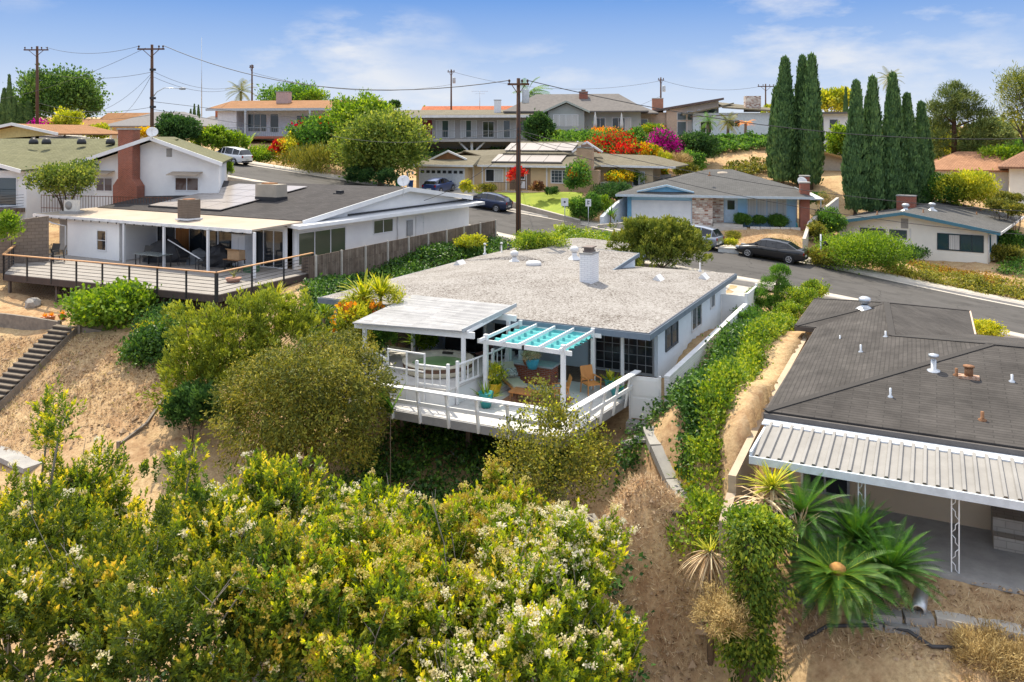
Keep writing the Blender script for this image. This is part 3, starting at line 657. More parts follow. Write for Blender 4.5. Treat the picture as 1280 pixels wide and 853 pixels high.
# spa platform
S = thing('spa_platform', 'raised white boarded platform carrying the hot tub', 'platform', tuple(FM.w(0,0,0)), FM.a)
SPZ = .68
MB().slab([(-12.4,-5.0,SPZ),(-6.15,-4.75,SPZ),(-5.75,-.3,SPZ),(-12.4,-.3,SPZ)], .06).build('floor', DECKW, S)
MB().prism([(-12.3,-4.93,.005),(-6.22,-4.68,.005),(-5.82,-.36,.005),(-12.3,-.36,.005)], (0,0,SPZ-.07)).build('skirt', WHITE, S)
MB().box(-6.2,-5.3,-2.4,-.5,.005,.24).box(-6.0,-5.6,-2.3,-.6,.24,.46).build('step', DECKW, S)
Tb = thing('hot_tub', 'round cream hot tub with green water and brown rim sunk in the white platform', 'hot tub', tuple(FM.w(-7.95,-2.55,SPZ)), FM.a+.2)
tr_ = [(1.32,0),(1.40,.12),(1.40,.22)]
MB().lathe((0,0,.001), [(1.30,0),(1.42,.05),(1.42,.22)], 28).build('shell', M('cream_acrylic', (.66,.60,.47), .45), Tb)
MB().lathe((0,0,.221), [(1.43,0),(1.43,.17),(1.36,.17),(1.36,0)], 28).build('band', M('dark_brown_band', (.13,.07,.045), .6), Tb)
MB().lathe((0,0,.30), [(1.36,.02),(1.46,.09),(1.46,.13),(1.36,.15),(1.16,.13),(1.10,.06),(1.06,-.12)], 28).build('rim', M('cream_acrylic2', (.74,.68,.54), .4), Tb)
wm_, N_, L_, b_ = newmat('pale_green_water'); b_.inputs['Base Color'].default_value = (.30,.52,.22,1); b_.inputs['Roughness'].default_value = .08
MB().lathe((0,0,.26), [(0,0),(.6,0),(1.09,0)], 28).build('water', wm_, Tb)
MB().box(-.22,.22,1.02,1.16,.36,.44).box(.75,1.0,-.95,-.8,.40,.44).build('headrest', M('dark_vinyl', (.06,.05,.045), .5), Tb)
# picket fence round the tub
K = thing('spa_railing', 'low white picket railing with square posts around the hot tub', 'railing', tuple(FM.w(0,0,SPZ)), FM.a)
def picket(pts, n, h=.82, gap=None):
    for a, b in zip(pts[:-1], pts[1:]):
        a, b = Vector(a+(0,)), Vector(b+(0,)); pm = MB(); k = max(2, int((b-a).length/n))
        for i in range(k+1): q = a.lerp(b, i/k); pm.bar(q+Z1*.08, q+Z1*(h-.03), .035)
        pm.bar(a+Z1*h, b+Z1*h, .09, .04); pm.bar(a+Z1*.11, b+Z1*.11, .04, .06)
        pm.build('picket_panel', WHITE, K)
    for q in pts: MB().cbox(q[0], q[1], -.66, .1, .1, h+.80).build('post', WHITE, K)
picket([(-12.2,-.5),(-12.2,-2.6),(-10.7,-3.6),(-8.9,-4.75)], .3)
picket([(-7.5,-4.82),(-6.2,-4.72)], .3)
picket([(-6.1,-4.2),(-5.78,-2.0),(-5.72,-.6)], .3)
mb = MB()
for x in (-8.85,-8.0,-7.2): mb.bar((x,-4.78,-.66),(x,-4.75,1.25),.05)
mb.bar((-8.85,-4.77,1.22),(-7.2,-4.77,1.22),.06,.05); mb.bar((-8.85,-4.77,.55),(-7.2,-4.77,.55),.045,.05)
mb.build('gate_frame', WHITE, K)
# patio cover over the tub
Cv = thing('patio_cover', 'solid white boarded patio cover on square posts above the hot tub', 'patio cover', tuple(FM.w(0,0,0)), FM.a)
cz = lambda y: 2.62+(y+4.25)*.065
MB().slab([(-10.9,-4.3,cz(-4.3)),(-6.2,-3.7,cz(-3.7)),(-5.9,.25,cz(.3)+.02),(-11.1,.3,cz(.3)+.02)], .05).build('roof', DECKW2, Cv)
bars(Cv, [((-6.16,-3.75,2.66),(-5.86,.25,2.96))], .04, .16, M('grey_rake_trim', (.42,.44,.46), .5), 'rake_board')
bars(Cv, [((-11.0,-4.0,2.46),(-5.8,-3.45,2.46)), ((-11.1,-.7,2.62),(-5.4,-.7,2.62))], .10, .24, WHITE, 'beam')
for i in range(9): x = -10.7+i*.58; MB().bar((x,-4.1+.6*i/9,2.575),(x,.2,2.82),.05,.13).build('rafter', WHITE, Cv)
for x, y, zb, zt in ((-10.55,-3.95,0,2.34),(-6.25,-3.5,SPZ,2.34),(-5.75,-.7,0,2.5),(-10.4,-.7,0,2.5)): MB().cbox(x, y, zb, .13, .13, zt-zb).build('post', WHITE, Cv)
# pergola with the turquoise shade
Pg = thing('pergola', 'white open pergola hung with a wavy turquoise shade cloth', 'pergola', tuple(FM.w(0,0,0)), FM.a)
for x, y in ((-5.6,-2.9),(-2.3,-3.05),(-2.3,-.05),(-5.5,-.05)): MB().cbox(x, y, 0, .15, .15, 2.42).build('post', WHITE, Pg)
bars(Pg, [((-5.95,-2.92,2.14),(-1.95,-3.07,2.14)), ((-5.9,-.05,2.14),(-1.95,-.05,2.14))], .06, .17, WHITE, 'beam')
for i in range(5): x = -5.6+3.3*i/4; MB().bar((x,-3.4,2.29),(x,.3,2.29),.06,.12).build('rafter', WHITE, Pg)
for i in range(5): y = -2.7+2.5*i/4; MB().bar((-5.6,y,2.06),(-2.25,y,2.06),.04,.04).build('cross_rod', M('teal_rod', (.02,.22,.24), .6), Pg)
cm, N_, L_, b_ = newmat('turquoise_cloth'); b_.inputs['Base Color'].default_value = (.11,.47,.49,1); b_.inputs['Roughness'].default_value = .85
tl = N_.new('ShaderNodeBsdfTranslucent'); tl.inputs['Color'].default_value = (.13,.56,.58,1); ms = N_.new('ShaderNodeMixShader'); ms.inputs[0].default_value = .22
L_.new(b_.outputs[0], ms.inputs[1]); L_.new(tl.outputs[0], ms.inputs[2]); L_.new(ms.outputs[0], N_['Material Output'].inputs['Surface'])
mb = MB(); nx, ny = 13, 61; V = []
for j in range(ny):
    for i in range(nx):
        s, t_ = i/(nx-1), j/(ny-1)
        V.append((-5.5+3.15*s, -2.85+2.75*t_, 2.19-.17*abs(math.sin(t_*PI*5.0))+.01*math.sin(s*9+t_*20)))
mb.add(V, [(j*nx+i, j*nx+i+1, (j+1)*nx+i+1, (j+1)*nx+i) for j in range(ny-1) for i in range(nx-1)], True)
mb.build('shade_cloth', cm, Pg)
MB().cbox(-3.95,-3.0,2.02,.1,.06,.2).build('lantern', BLACK, Pg)
# brick barbecue counter
Q = thing('brick_counter', 'low red brick counter with pale stone top behind the lounger', 'counter', tuple(FM.w(0,0,0)), FM.a)
MB().box(-6.1,-3.9,-.55,.15,.014,.72).build('base', REDBRICK, Q)
MB().box(-6.16,-3.84,-.61,.21,.723,.79).build('top', M('pale_stone', (.52,.53,.54), .6, (.44,.45,.47), 9), Q)
MB().box(-6.14,-5.9,-.3,.2,.793,1.02).build('splash_block', M('pale_stone2', (.56,.57,.58), .6), Q)
# ------------------------------------------------------------------ garden gate and block wall right of the white house
T = thing('garden_gate', 'white panelled gate at the right end of the deck above bare earth', 'gate', tuple(FM.w(-.55,-.55,-.85)), FM.a+.12)
MB().box(0,1.05,0,.05,.12,1.72).box(.08,.97,-.015,0,.22,.9).box(.08,.97,-.015,0,1.0,1.62).build('panel', STUCCO_W, T)
MB().box(-.08,-.003,-.03,.08,-.3,1.8).box(1.055,1.14,-.03,.08,-.3,1.8).build('post', WHITE2, T)
MB().box(-.1,1.15,-.5,.0,-.35,.08).build('threshold', CONC2, T)
def wallrun(name, label, pts, h, t, mat, cat='wall', cap=None, group=None, depth=1.2):
    q0 = Vector(pts[0]); o = thing(name, label, cat, tuple(q0), 0, group); mb = MB(); cpm = MB()
    for a, b in zip(pts[:-1], pts[1:]):
        a, b = Vector(a)-q0, Vector(b)-q0; d = b-a; d.z = 0; n = Vector((-d.y, d.x, 0)).normalized()*t/2
        mb.prism([a-n-Z1*depth, b-n-Z1*depth, b-n+Z1*h, a-n+Z1*h], n*2)
        if cap: cpm.prism([a-n*1.15+Z1*h, b-n*1.15+Z1*h, b-n*1.15+Z1*(h+.07), a-n*1.15+Z1*(h+.07)], n*2.3)
    mb.build('wall', mat, o)
    if cap: cpm.build('coping', cap, o)
    return o
wallrun('block_wall', 'white painted block wall running back beside the right side of the gravel roof house', [tuple(FM.w(.6,.3,.0)), tuple(FM.w(.75,8,.2)), tuple(FM.w(.9,14.2,.4))], .72, .2, WBRICK, cap=WHITE2)
T = thing('side_gate', 'white boarded side gate between gravel roof house and white block wall', 'gate', tuple(FM.w(-.42,14.1,-.2)), FM.a)
MB().box(0,1.25,0,.06,0,1.75).build('panel', STUCCO_W, T); MB().box(1.255,1.4,-.05,.1,-.2,1.9).build('post', WHITE, T)
T = thing('white_screen', 'tall white side-yard screen between the gravel roof house and its driveway', 'fence', tuple(FM.w(.9,14.3,-.1)), FM.a)
MB().box(-.05,.05,0,2.6,0,1.75).build('panel', STUCCO_W, T); MB().cbox(0,2.7,-.1,.14,.14,1.95).build('post', WHITE, T)
# ================================================================== right house with the metal porch roof
H = house('grey_hip_house', 'house with broad grey shingle hip roof and ribbed metal porch cover at lower right', FR)
MB().box(.5,24,.35,13.2,-1.6,1.40).box(-.5,6.0,13.2,19.5,-1.6,1.40).build('wall', BEIGE, H)
P1, Qp, Hp = (2.7,16.3,2.22), (3.2,9.6,2.14), (6.5,6.6,2.84)
e = 1.5
roof(H, [[(0,0,e),(25,0,e),(25,6.6,2.84),Hp], [(0,12.7,e),(0,0,e),Hp,Qp,P1,(.01,12.71,e)][:5], [(-.9,12.7,e),(0,12.7,e),P1], [(-.9,19.8,e),(-.9,12.7,e),P1], [(-.9,19.8,e),P1,(6.25,19.9,e)][::-1],
         [P1,Qp,Hp,(6.3,14.4,e),(6.25,19.9,e)][::-1], [Hp,(25,6.6,2.84),(25,14.4,e),(6.3,14.4,e)]], .09, SH_GREY)
bars(H, [(P1,(-.88,12.72,e)), (Hp,(0,0,e)), (P1,Qp), (Qp,Hp), (Hp,(25,6.6,2.84)), (P1,(-.88,19.78,e)), (P1,(6.23,19.88,e))], .26, .03, M('ridge_shingles', (.056,.051,.048), .95, (.047,.043,.040), 9), 'ridge_cap')
bars(H, [((-.03,0,1.37),(-.03,12.7,1.37)), ((-.93,12.7,1.37),(-.93,19.8,1.37)), ((-.93,12.66,1.37),(0,12.66,1.37))], .04, .2, M('brown_fascia', (.10,.085,.075), .8), 'fascia')
bars(H, [((6.29,14.4,1.42),(6.28,19.9,1.42)), ((-.9,19.84,1.40),(6.25,19.94,1.40))], .07, .18, M('peach_trim', (.62,.46,.36), .7), 'fascia')
MB().box(-.05,25,-.12,-.03,1.28,1.44).build('gutter', M('dark_gutter', (.12,.11,.105), .6), H)
MB().box(-.02,25,-.60,-.125,1.24,1.285).build('flashing', M('pale_metal', (.70,.74,.78), .45), H)
zz_ = lambda y: 1.25+(y+.5)*.075
mb = MB(); V = []; prof = [(0,0),(.07,.0),(.095,.065),(.17,.065),(.195,0),(.30,0)]; xs = []
x = .12
while x < 25:
    for dx, dz in prof[:-1]: xs.append((x+dx, dz))
    x += .30
for y in (-2.85, -.45): V += [(a, y, zz_(y)+dz) for a, dz in xs]
n = len(xs); mb.add(V, [(i, i+1, n+i+1, n+i) for i in range(n-1)]); 
mb.build('porch_roof', M('white_ribbed_metal', (.29,.278,.262), .6, (.235,.224,.21), 1.2), H)
MB().box(.05,25,-2.93,-2.86,.88,1.09).box(.05,.115,-2.86,-.3,.93,1.2).build('porch_fascia', M('pale_blue_metal', (.62,.68,.74), .5), H)
mb = MB()
for y in (-2.6,-1.6,-.7): mb.box(.15,25,y-.03,y+.03,zz_(y)-.13,zz_(y)-.03)
mb.build('porch_beam', WHITE2, H)
def lattice_post(x, y, z0, z1):
    mb = MB()
    for s in (-.085,.085): mb.cbox(x+s, y, z0, .03, .03, z1-z0)
    k = 6; h = (z1-z0)/k
    for i in range(k):
        a, b = (x-.07, x+.07) if i % 2 else (x+.07, x-.07)
        mb.tube([(a,y,z0+h*i+.04),(x,y,z0+h*(i+.35)),(x,y,z0+h*(i+.65)),(b,y,z0+h*(i+1)-.04)], .012, 5)
    mb.build('porch_post', WHITE, H)
for x in (.55, 2.95, 5.15, 7.6): lattice_post(x, -2.68, -1.12, .93)
MB().slab([(.3,-2.85,-1.08),(25,-2.85,-1.08),(25,.35,-1.08),(.3,.35,-1.08)], .14).build('porch_slab', CONC2, H)
MB().box(6.1,7.6,-.5,.34,-1.07,-.35).box(6.1,7.6,-.85,-.5,-1.07,-.72).build('step', CMU, H)
win(H, (6.15,.35,-.1), FRONT, 1.3, 1.2, 2, gm=GLASSB, bars=(4,4))
win(H, (1.0,.35,-.9), FRONT, 1.4, 1.9, 2, fm=GALV, gm=GLASS, name='patio_door')
zf = lambda x, y: e+.203*min(y, x) if x < 6.5 else e+.203*y
for u, v, r, h, mt, nm in ((1167,463,.085,.42,GALV,'flue'),(1113,496,.035,.35,GALV,'vent_pipe'),(1195.5,469,.045,.3,RUST,'vent_pipe'),(1265,477,.04,.3,GALV,'vent_pipe'),(1228,525,.05,.32,RUST,'vent_pipe'),
                       (1076,440,.04,.35,GALV,'vent_pipe'),(1107,421,.04,.3,GALV,'vent_pipe'),(1050,426,.035,.3,GALV,'vent_pipe')):
    pipe(H, onroof(FR,u,v,zf), r, h, mt, nm, cap=(nm == 'flue'))
p = onroof(FR,1211,472,zf); MB().box(p.x-.3,p.x+.3,p.y-.16,p.y+.16,p.z-.06,p.z+.06).build('flashing', M('rusted_flashing', (.55,.40,.30), .7, (.30,.14,.07), 9), H)
MB().cyl(p+Z1*.05, .13, .28, 12).cyl(p+Z1*.33, .17, .05, 12).build('rusty_flue', RUST, H)
cowl(H, onroof(FR,1081,385,lambda x,y: e+.2*min(y-12.7,20-y)), .2, .5)
# retaining wall along its left side
wallrun('retaining_wall', 'tan concrete retaining wall stepping down along the left side of the grey hip roof house', [tuple(FR.w(-.55,15,.95)), tuple(FR.w(-.5,4,.75)), tuple(FR.w(-.42,-2.9,.45))], 0, .22, M('tan_concrete', (.50,.40,.29), .9, (.42,.33,.24), 1.5, .2), depth=2.4)
wallrun('low_retaining_wall', 'short lower end of the tan retaining wall beside the spiky dead-leafed plant', [tuple(FR.w(-.42,-3.02,.0)), tuple(FR.w(-.35,-4.3,-.25))], 0, .24, M('tan_concrete2', (.44,.36,.27), .9, (.36,.29,.22), 1.5, .2), depth=2)
wallrun('wooden_fence', 'honey brown board fence beyond the tan retaining wall by the grey roof corner', [tuple(FR.w(-.15,12.2,-.6)), tuple(FR.w(-.15,5,-.6))], 1.5, .05, brick('honey_boards', (.45,.26,.09), (.38,.21,.07), (.15,.08,.03), 3, .15, .008, rot=True), cat='fence')
# ================================================================== left house with the long deck
H = house('long_deck_house', 'white house with charcoal roof, solar panels and flat tan porch roof above the long deck', FL)
MB().box(-.15,0,.0,18.6,.8,5.0).box(-18,-.15,-.6,-.4,.8,4.9).box(-16.4,-11.4,-3.25,-.6,.8,4.85).box(-11.4,-11.2,-3.25,-.6,.8,4.8).box(-18,-.15,18.4,18.6,.8,5).build('wall', STUCCO_W, H)
MB().prism([(-.13,.1,5.0),(-.13,19.5,5.0),(-.13,10.4,6.5)], (.12,0,0)).build('gable_wall', STUCCO_W, H)
zl = lambda x, y: 5.2+(y-.3)*.138 if y < 10.4 else 6.6-(y-10.4)*.138
roof(H, [[(-18.6,.3,5.2),(.45,.3,5.2),(.45,10.4,6.6),(-18.6,10.4,6.6)], [(-18.6,10.4,6.6),(.45,10.4,6.6),(.45,19.6,5.33),(-18.6,19.6,5.33)]], .1, SH_DARK)
bars(H, [((.47,.2,5.07),(.47,10.4,6.48)), ((.47,10.4,6.48),(.47,18.4,5.38))], .06, .3, WHITE, 'rake_board')
roof(H, [[(-19.4,-3.6,5.03),(.2,-3.35,5.03),(.4,.7,5.17),(-19.0,.8,5.17)]], .1, FLATTAN, 'porch_roof')
bars(H, [((-19.45,-3.65,4.93),(.2,-3.4,4.93)), ((-19.43,-3.6,4.95),(-19.05,.8,5.06))], .06, .2, WHITE2, 'fascia')
roof(H, [[(.02,-.6,5.08),(.95,-.6,5.0),(.95,19.4,5.02),(.02,19.4,5.12)], [(-2,17.8,5.34),(.95,17.8,5.04),(.95,19.4,5.03),(-2,19.4,5.24)]], .2, WHITE, 'eave_roof')
bars(H, [((.04,4.6,5.17),(.04,18.2,5.23))], .1, .1, BLACK, 'flashing')
p = onroof(FL, 339, 250, zl, 5.8)
ch = MB().box(p.x-.95,p.x+.95,p.y-.5,p.y+.5,p.z-.3,p.z+1.05).build('chimney', M('sand_stucco', (.40,.35,.28), .9, (.34,.30,.24), 1.5, .2), H)
MB().box(p.x-.97,p.x+.97,p.y-.52,p.y+.52,p.z-.3,p.z+.22).build('flashing', BLACK, ch); MB().box(p.x-.6,p.x+.3,p.y-.3,p.y+.3,p.z+1.05,p.z+1.13).build('cap', M('rust_cap', (.40,.20,.09), .9), ch)
p = Vector((-6.6,-1.9,5.12))
MB().box(p.x-.55,p.x+.55,p.y-.55,p.y+.55,p.z,p.z+.1).build('pad', WHITE2, H)
ac = MB().box(p.x-.45,p.x+.45,p.y-.45,p.y+.45,p.z+.1,p.z+1.2).build('condenser', M('brown_metal', (.16,.125,.095), .6), H)
mb = MB()
for i in range(9):
    for s in (-.455, .455):
        mb.box(p.x-.44,p.x+.44,p.y+s-.008,p.y+s+.008,p.z+.2+i*.1,p.z+.23+i*.1); mb.box(p.x+s-.008,p.x+s+.008,p.y-.44,p.y+.44,p.z+.2+i*.1,p.z+.23+i*.1)
mb.build('grille', M('brown_grille', (.22,.17,.13), .6), ac); MB().cyl(p+Z1*1.2, .36, .03, 16).build('fan_guard', M('rust_cap2', (.36,.17,.08), .9), ac)
for i in range(4):
    for j in range(4):
        x0, y0 = -14.4+i*1.75, 1.2+j*1.95; z0 = zl(0, y0)+.13; z1 = zl(0, y0+1.88)+.13
        pn = MB().slab([(x0,y0,z0),(x0+1.7,y0,z0),(x0+1.7,y0+1.88,z1),(x0,y0+1.88,z1)], .045)
        pn.build('solar_panel', brick('solar_cells', (.34,.30,.27), (.32,.285,.26), (.42,.39,.36), .9, .9, .01, .25, .1, 0, .0), H)
MB().slab([(-14.4,1.14,zl(0,1.1)+.12),(-7.4,1.14,zl(0,1.1)+.12),(-7.4,1.19,zl(0,1.1)+.13),(-14.4,1.19,zl(0,1.1)+.13)], .12).build('panel_skirt', BLACK, H)
for u, v, r, h in ((505,236,.05,.4),(498,237,.05,.4),(454,232,.05,.35),(415,226,.12,.4),(421,225,.14,.5)):
    pipe(H, onroof(FL,u,v,zl,6), r, h, BLACK)
p = onroof(FL,425,242,zl,6); MB().box(p.x-.35,p.x+.35,p.y-.3,p.y+.3,p.z-.05,p.z+.03).box(p.x-.2,p.x+.2,p.y-.18,p.y+.18,p.z+.03,p.z+.2).build('roof_vent', BLACK, H)
dish(H, (.55,9.6,6.0), .5, .42, 1.05)
win(H, (0,.25,2.55), RIGHT, 4.15, 1.95, 3, gm=GLASSG, name='picture_window'); win(H, (0,7.05,3.68), RIGHT, 2.1, .95, 2, gm=GLASSG)
MB().box(.003,.12,10.65,11.25,3.25,4.3).build('electric_panel', M('grey_box', (.36,.37,.38), .5), H)
door(H, (0,11.75,3.0), RIGHT, .85, 1.45, WHITE)
mb = MB(); mb.tube([(.06,9.6,2.5),(.06,9.6,5.0)], .045, 6); mb.build('downpipe', WHITE2, H)
win(H, (-13.35,-3.25,3.0), FRONT, .95, 1.3, 1, 2)
# sliders and dark rooms under the porch
win(H, (-2.6,-.6,2.5), FRONT, 2.4, 2.2, 3, gm=GLASS, name='patio_door'); win(H, (-5.6,-.6,2.5), FRONT, 2.4, 2.2, 2, gm=GLASS, name='patio_door')
MB().box(-9.4,-8.2,-.63,-.603,2.5,4.85).build('wood_panelling', brick('orange_panelling', (.34,.15,.05), (.28,.12,.04), (.10,.05,.02), 3, .18, .006, rot=True), H)
win(H, (-8.1,-.6,2.5), FRONT, 2.4, 2.2, 2, fm=BLACK, gm=GLASS, name='patio_door'); win(H, (-11.1,-.6,2.5), FRONT, 1.6, 2.2, 2, fm=BLACK, gm=GLASS, name='patio_door')
for u in (155, 205, 260, 318):
    q = FL.yp(u, 330, -3.5); MB().cbox(q.x, -3.5, 2.5, .12, .12, 2.42).build('porch_post', WHITE, H)
mb = MB(); pts = [FL.yp(40+i*14, 272+i*1.0, -3.75) for i in range(21)]
bulb = MB()
for i in range(24):
    x = -19+i*.82; bulb.lathe((x,-3.72,4.80), [(0,0),(.035,.02),(.04,.06),(.02,.1)], 6)
    mb.tube([(x,-3.72,4.89),(x+.41,-3.72,4.86),(x+.82,-3.72,4.89)], .01, 4)
sl = mb.build('string_light_wire', BLACK, H); bulb.build('bulb', BLACK, sl)
mb = MB(); mb.tube([(-19.3,-3.55,4.9),(-17.6,-3.5,4.5),(-16.5,-3.31,4.35),(-16.5,-3.31,2.5)], .05, 6); mb.build('downpipe', WHITE2, H)
# deck
T = thing('long_deck', 'long grey boarded deck with cable railing and wooden handrail before the charcoal roof house', 'deck', tuple(FL.w(0,0,2.5)), FL.a)
DK = [(-12.4,-9.4),(2.7,-7.9),(1.9,-.45),(.02,-.45),(-17.0,-.62),(-17.0,-6.0)]
MB().slab([(x,y,0) for x, y in DK], .06).build('floor', DECKG, T)
mb = MB()
for a, b in (((-17,-6.0),(-12.4,-9.42)),((-12.4,-9.42),(2.72,-7.92)),((2.72,-7.92),(1.92,-.45))): mb.bar((a[0],a[1],-.19),(b[0],b[1],-.19),.08,.34)
mb.build('rim_joist', M('dark_brown_joist', (.085,.06,.05), .8, (.06,.045,.04), 3), T)
HR = M('orange_wood_rail', (.50,.28,.13), .5, (.42,.22,.10), 5)
def cablerail(a, b, n):
    a, b = Vector(a), Vector(b)
    for i in range(n+1):
        q = a.lerp(b, i/n); MB().cbox(q.x, q.y, -.28, .07, .07, 1.33).build('rail_post', BLACK, T)
    MB().bar(a+Z1*1.075, b+Z1*1.075, .16, .05).build('handrail', HR, T)
    for k in range(5): MB().tube([a+Z1*(.16+k*.17), b+Z1*(.16+k*.17)], .014, 5).build('cable', BLACK, T)
cablerail((-12.38,-9.44,0), (2.74,-7.95,0), 8); cablerail((2.74,-7.95,0), (1.95,-.6,0), 3); cablerail((-12.38,-9.44,0), (-16.9,-6.1,0), 3)
MB().cbox(2.74,-7.95,-.3,.13,.13,1.36).build('corner_post', BLACK, T)
for x, y in ((-12.2,-9.2),(-8.5,-8.8),(-4.7,-8.4),(-1,-8.0),(2.5,-7.7)): MB().cbox(x, y, -2.6, .14, .14, 2.3).build('support_post', GREYWOOD, T)
# chain-link skirt below the deck
T = thing('chain_link_skirt', 'rusty chain link screen closing the dark space under the long deck', 'fence', tuple(FL.w(0,0,.9)), FL.a)
mb = MB()
for s in range(70):
    x = -12.3+s*.215; y = -9.15+(x+12.3)*.1
    mb.tube([(x,y,-.4),(x+1.5,y+.15,1.2)], .008, 3, False); mb.tube([(x+1.5,y+.15,-.4),(x,y,1.2)], .008, 3, False)
mb.build('mesh', M('rusty_wire', (.22,.17,.13), .8), T)
for x in (-12.3,-7.5,-2.7,2.2): MB().cbox(x, -9.15+(x+12.3)*.1, -.6, .06, .06, 1.9).build('post', GALV, T)
# ================================================================== board fence and ivy bank behind
T = thing('board_fence', 'weathered brown board fence with pale posts along the side of the charcoal roof house', 'fence', tuple(FL.w(2.5,-1,0)), FL.a)
fp = [FL.L(G(u,v,z)) for u,v,z in ((400,319,3.52),(500,300,3.62),(612,276.5,3.9))]
a, b = Vector((0,0,1.75)), Vector((.9,17.8,2.2)); L_n = 9
for i in range(L_n):
    p, q = a.lerp(b, i/L_n), a.lerp(b, (i+1)/L_n)
    MB().prism([p+Vector((0,.06,0)), q-Vector((0,.06,0)), q-Vector((0,.06,0))+Z1*1.75, p+Vector((0,.06,0))+Z1*1.75], (.04,0,0)).build('panel', GREYWOOD, T)
for i in range(L_n+1): p = a.lerp(b, i/L_n); MB().cbox(p.x+.07, p.y, p.z-.3, .1, .1, 2.1).build('post', M('pale_grey_post', (.46,.42,.37), .9), T)
MB().prism([a+Vector((-1.0,0,.0)), a+Vector((-.05,0,.0)), a+Vector((-.05,0,1.75)), a+Vector((-1.0,0,1.6))], (0,.04,0)).build('panel', GREYWOOD, T)
# ================================================================== tan house across the street
H = house('tan_house', 'tan house with taupe hip roof solar panels and brick chimney above a green front lawn', FB)
MB().box(0,5.9,0,9,3.8,7.2).box(5.9,18.4,.9,9,3.8,7.2).box(18.4,24,3.2,9,4.2,7.2).build('wall', TAN, H)
e = 7.25; er = 8.95
roof(H, [[(-.7,-.7,e),(6.8,-.7,e),(6.3,2.4,8.1),(3.0,2.4,8.15)], [(-.7,-.7,e),(3,2.4,8.15),(3,5.4,8.5),(-.7,9.6,e)],
         [(6.8,-.7,e),(6.8,.3,e),(19,.3,e),(16.3,5.0,er),(3,5.0,8.6),(6.3,2.4,8.1)], [(19,.3,e),(19.4,9.6,e),(16.3,5.0,er)], [(-.7,9.6,e),(3,5,8.6),(16.3,5,er),(19.4,9.6,e)],
         [(8.6,2.6,8.4),(15.2,2.6,8.4),(16.4,5.6,9.55),(9.4,5.6,9.55)], [(15.2,2.6,8.4),(19.0,3.4,8.0),(16.4,5.6,9.55)], [(9.4,5.6,9.55),(16.4,5.6,9.55),(16.4,9,8.2),(9.4,9,8.2)],
         [(18.5,2.3,7.35),(26.3,2.6,7.25),(23.5,6.0,8.2),(17,6.0,8.4)], [(26.3,2.6,7.25),(26.3,9.5,7.25),(23.5,6.0,8.2)]], .13, SH_TAUPE)
bars(H, [((-.7,-.73,7.15),(6.8,-.73,7.15)), ((6.8,.27,7.15),(19,.27,7.15)), ((18.6,2.27,7.25),(26.3,2.57,7.15))], .05, .2, WHITE2, 'fascia')
for x0, y0, z0, x1, z1, xe in ((1.2,1.0,7.75,3.2,8.6,5.3),(16.1,2.55,8.55,17.6,9.55,19.2)):
    g = MB().prism([(x0+.25,y0,z0),(xe-.25,y0,z0),(x1,y0,z1-.15)], (0,.1,0)).build('gable_wall', WOODB, H)
    bars(H, [((x0,y0-.06,z0),(x1,y0-.06,z1)), ((x1,y0-.06,z1),(xe,y0-.06,z0))], .14, .17, WHITE, 'rake_board')
for i in range(4):
    for j in range(2):
        x0 = 8.1+i*1.85+j*.5; y0 = .9+j*2.0 if j == 0 else 3.0; zz1 = (7.25+(y0-.3)*.36+.16) if j == 0 else 8.4+(y0-2.6)*.383+.16
        s = .36 if j == 0 else .383
        MB().slab([(x0,y0,zz1),(x0+1.8,y0,zz1),(x0+1.8,y0+1.85,zz1+1.85*s),(x0,y0+1.85,zz1+1.85*s)], .06).build('solar_panel', MT['solar_cells'], H)
MB().slab([(8.1,.8,7.55),(15.6,.8,7.55),(15.6,.88,7.57),(8.1,.88,7.57)], .1).build('panel_skirt', BLACK, H)
chimney(H, 18.2, .0, 3.9, 9.0, 1.5, .8, TANBRICK, True, True)
MB().box(17.0,19.6,-.35,.35,3.9,6.9).build('chimney_base', TANBRICK, H)
garage(H, (.45,0,4.6), FRONT, 5.0, 2.15, 4, M('pale_grey_door', (.66,.70,.74), .5), lites=8)
win(H, (7.4,.9,5.5), FRONT, 2.0, 1.35, 2, curtain=2, fw=.1); win(H, (14.4,.9,5.5), FRONT, 2.4, 1.35, 2, gm=GLASSB, fw=.1, bars=(6,4))
door(H, (10.9,.9,4.8), FRONT, .95, 2.0, WHITE, lites=(.55,.9))
for x in (6.1,7.1,9.7,14.0,17.0): MB().box(x-.07,x+.07,.85,.9-.003,4.5,7.1).build('trim_board', WHITE, H)
MB().box(10.1,12.3,.86,.897,4.6,7.1).build('entry_shade_panel', M('shaded_tan_stucco', (.22,.15,.10), .9), H)  # flat dark panel painting the shade of a set-back entry
MB().box(9.8,12.6,-.6,.85,4.2,4.75).build('porch_step', CONC, H)
win(H, (20.6,3.2,5.3), FRONT, 1.0, 1.4, 1); win(H, (22.0,3.2,5.3), FRONT, 1.2, 1.4, 2, curtain=2)
pipe(H, (15.4,6.5,9.1), .09, .6)
mb = MB()
for i in range(22): mb.cbox(8.6+i*.16, -.75, 4.75, .02, .02, .85)
mb.bar((8.6,-.75,5.6),(12.1,-.75,5.6),.04); rl = mb.build('entry_railing', BLACK, H)
tx = [tuple(FB.w(x, y, z)) for x, y, z in ((6.9,-.9,4.62),(18.2,-.9,4.55))]+[tuple(W(723,275.5,71.6)), tuple(W(630,261,78.2))]
LAWN = M('mown_lawn', (.30,.36,.05), .95, (.22,.29,.04), 1.2, .6, 60)
drape('lawn', tx, LAWN, .06)
wallrun('lawn_wall', 'low grey block retaining wall holding the green lawn above the pavement', [tuple(W(628,266,77.8)), tuple(W(724,293,71.3))], 1.2, .25, CMU, cap=CONC)
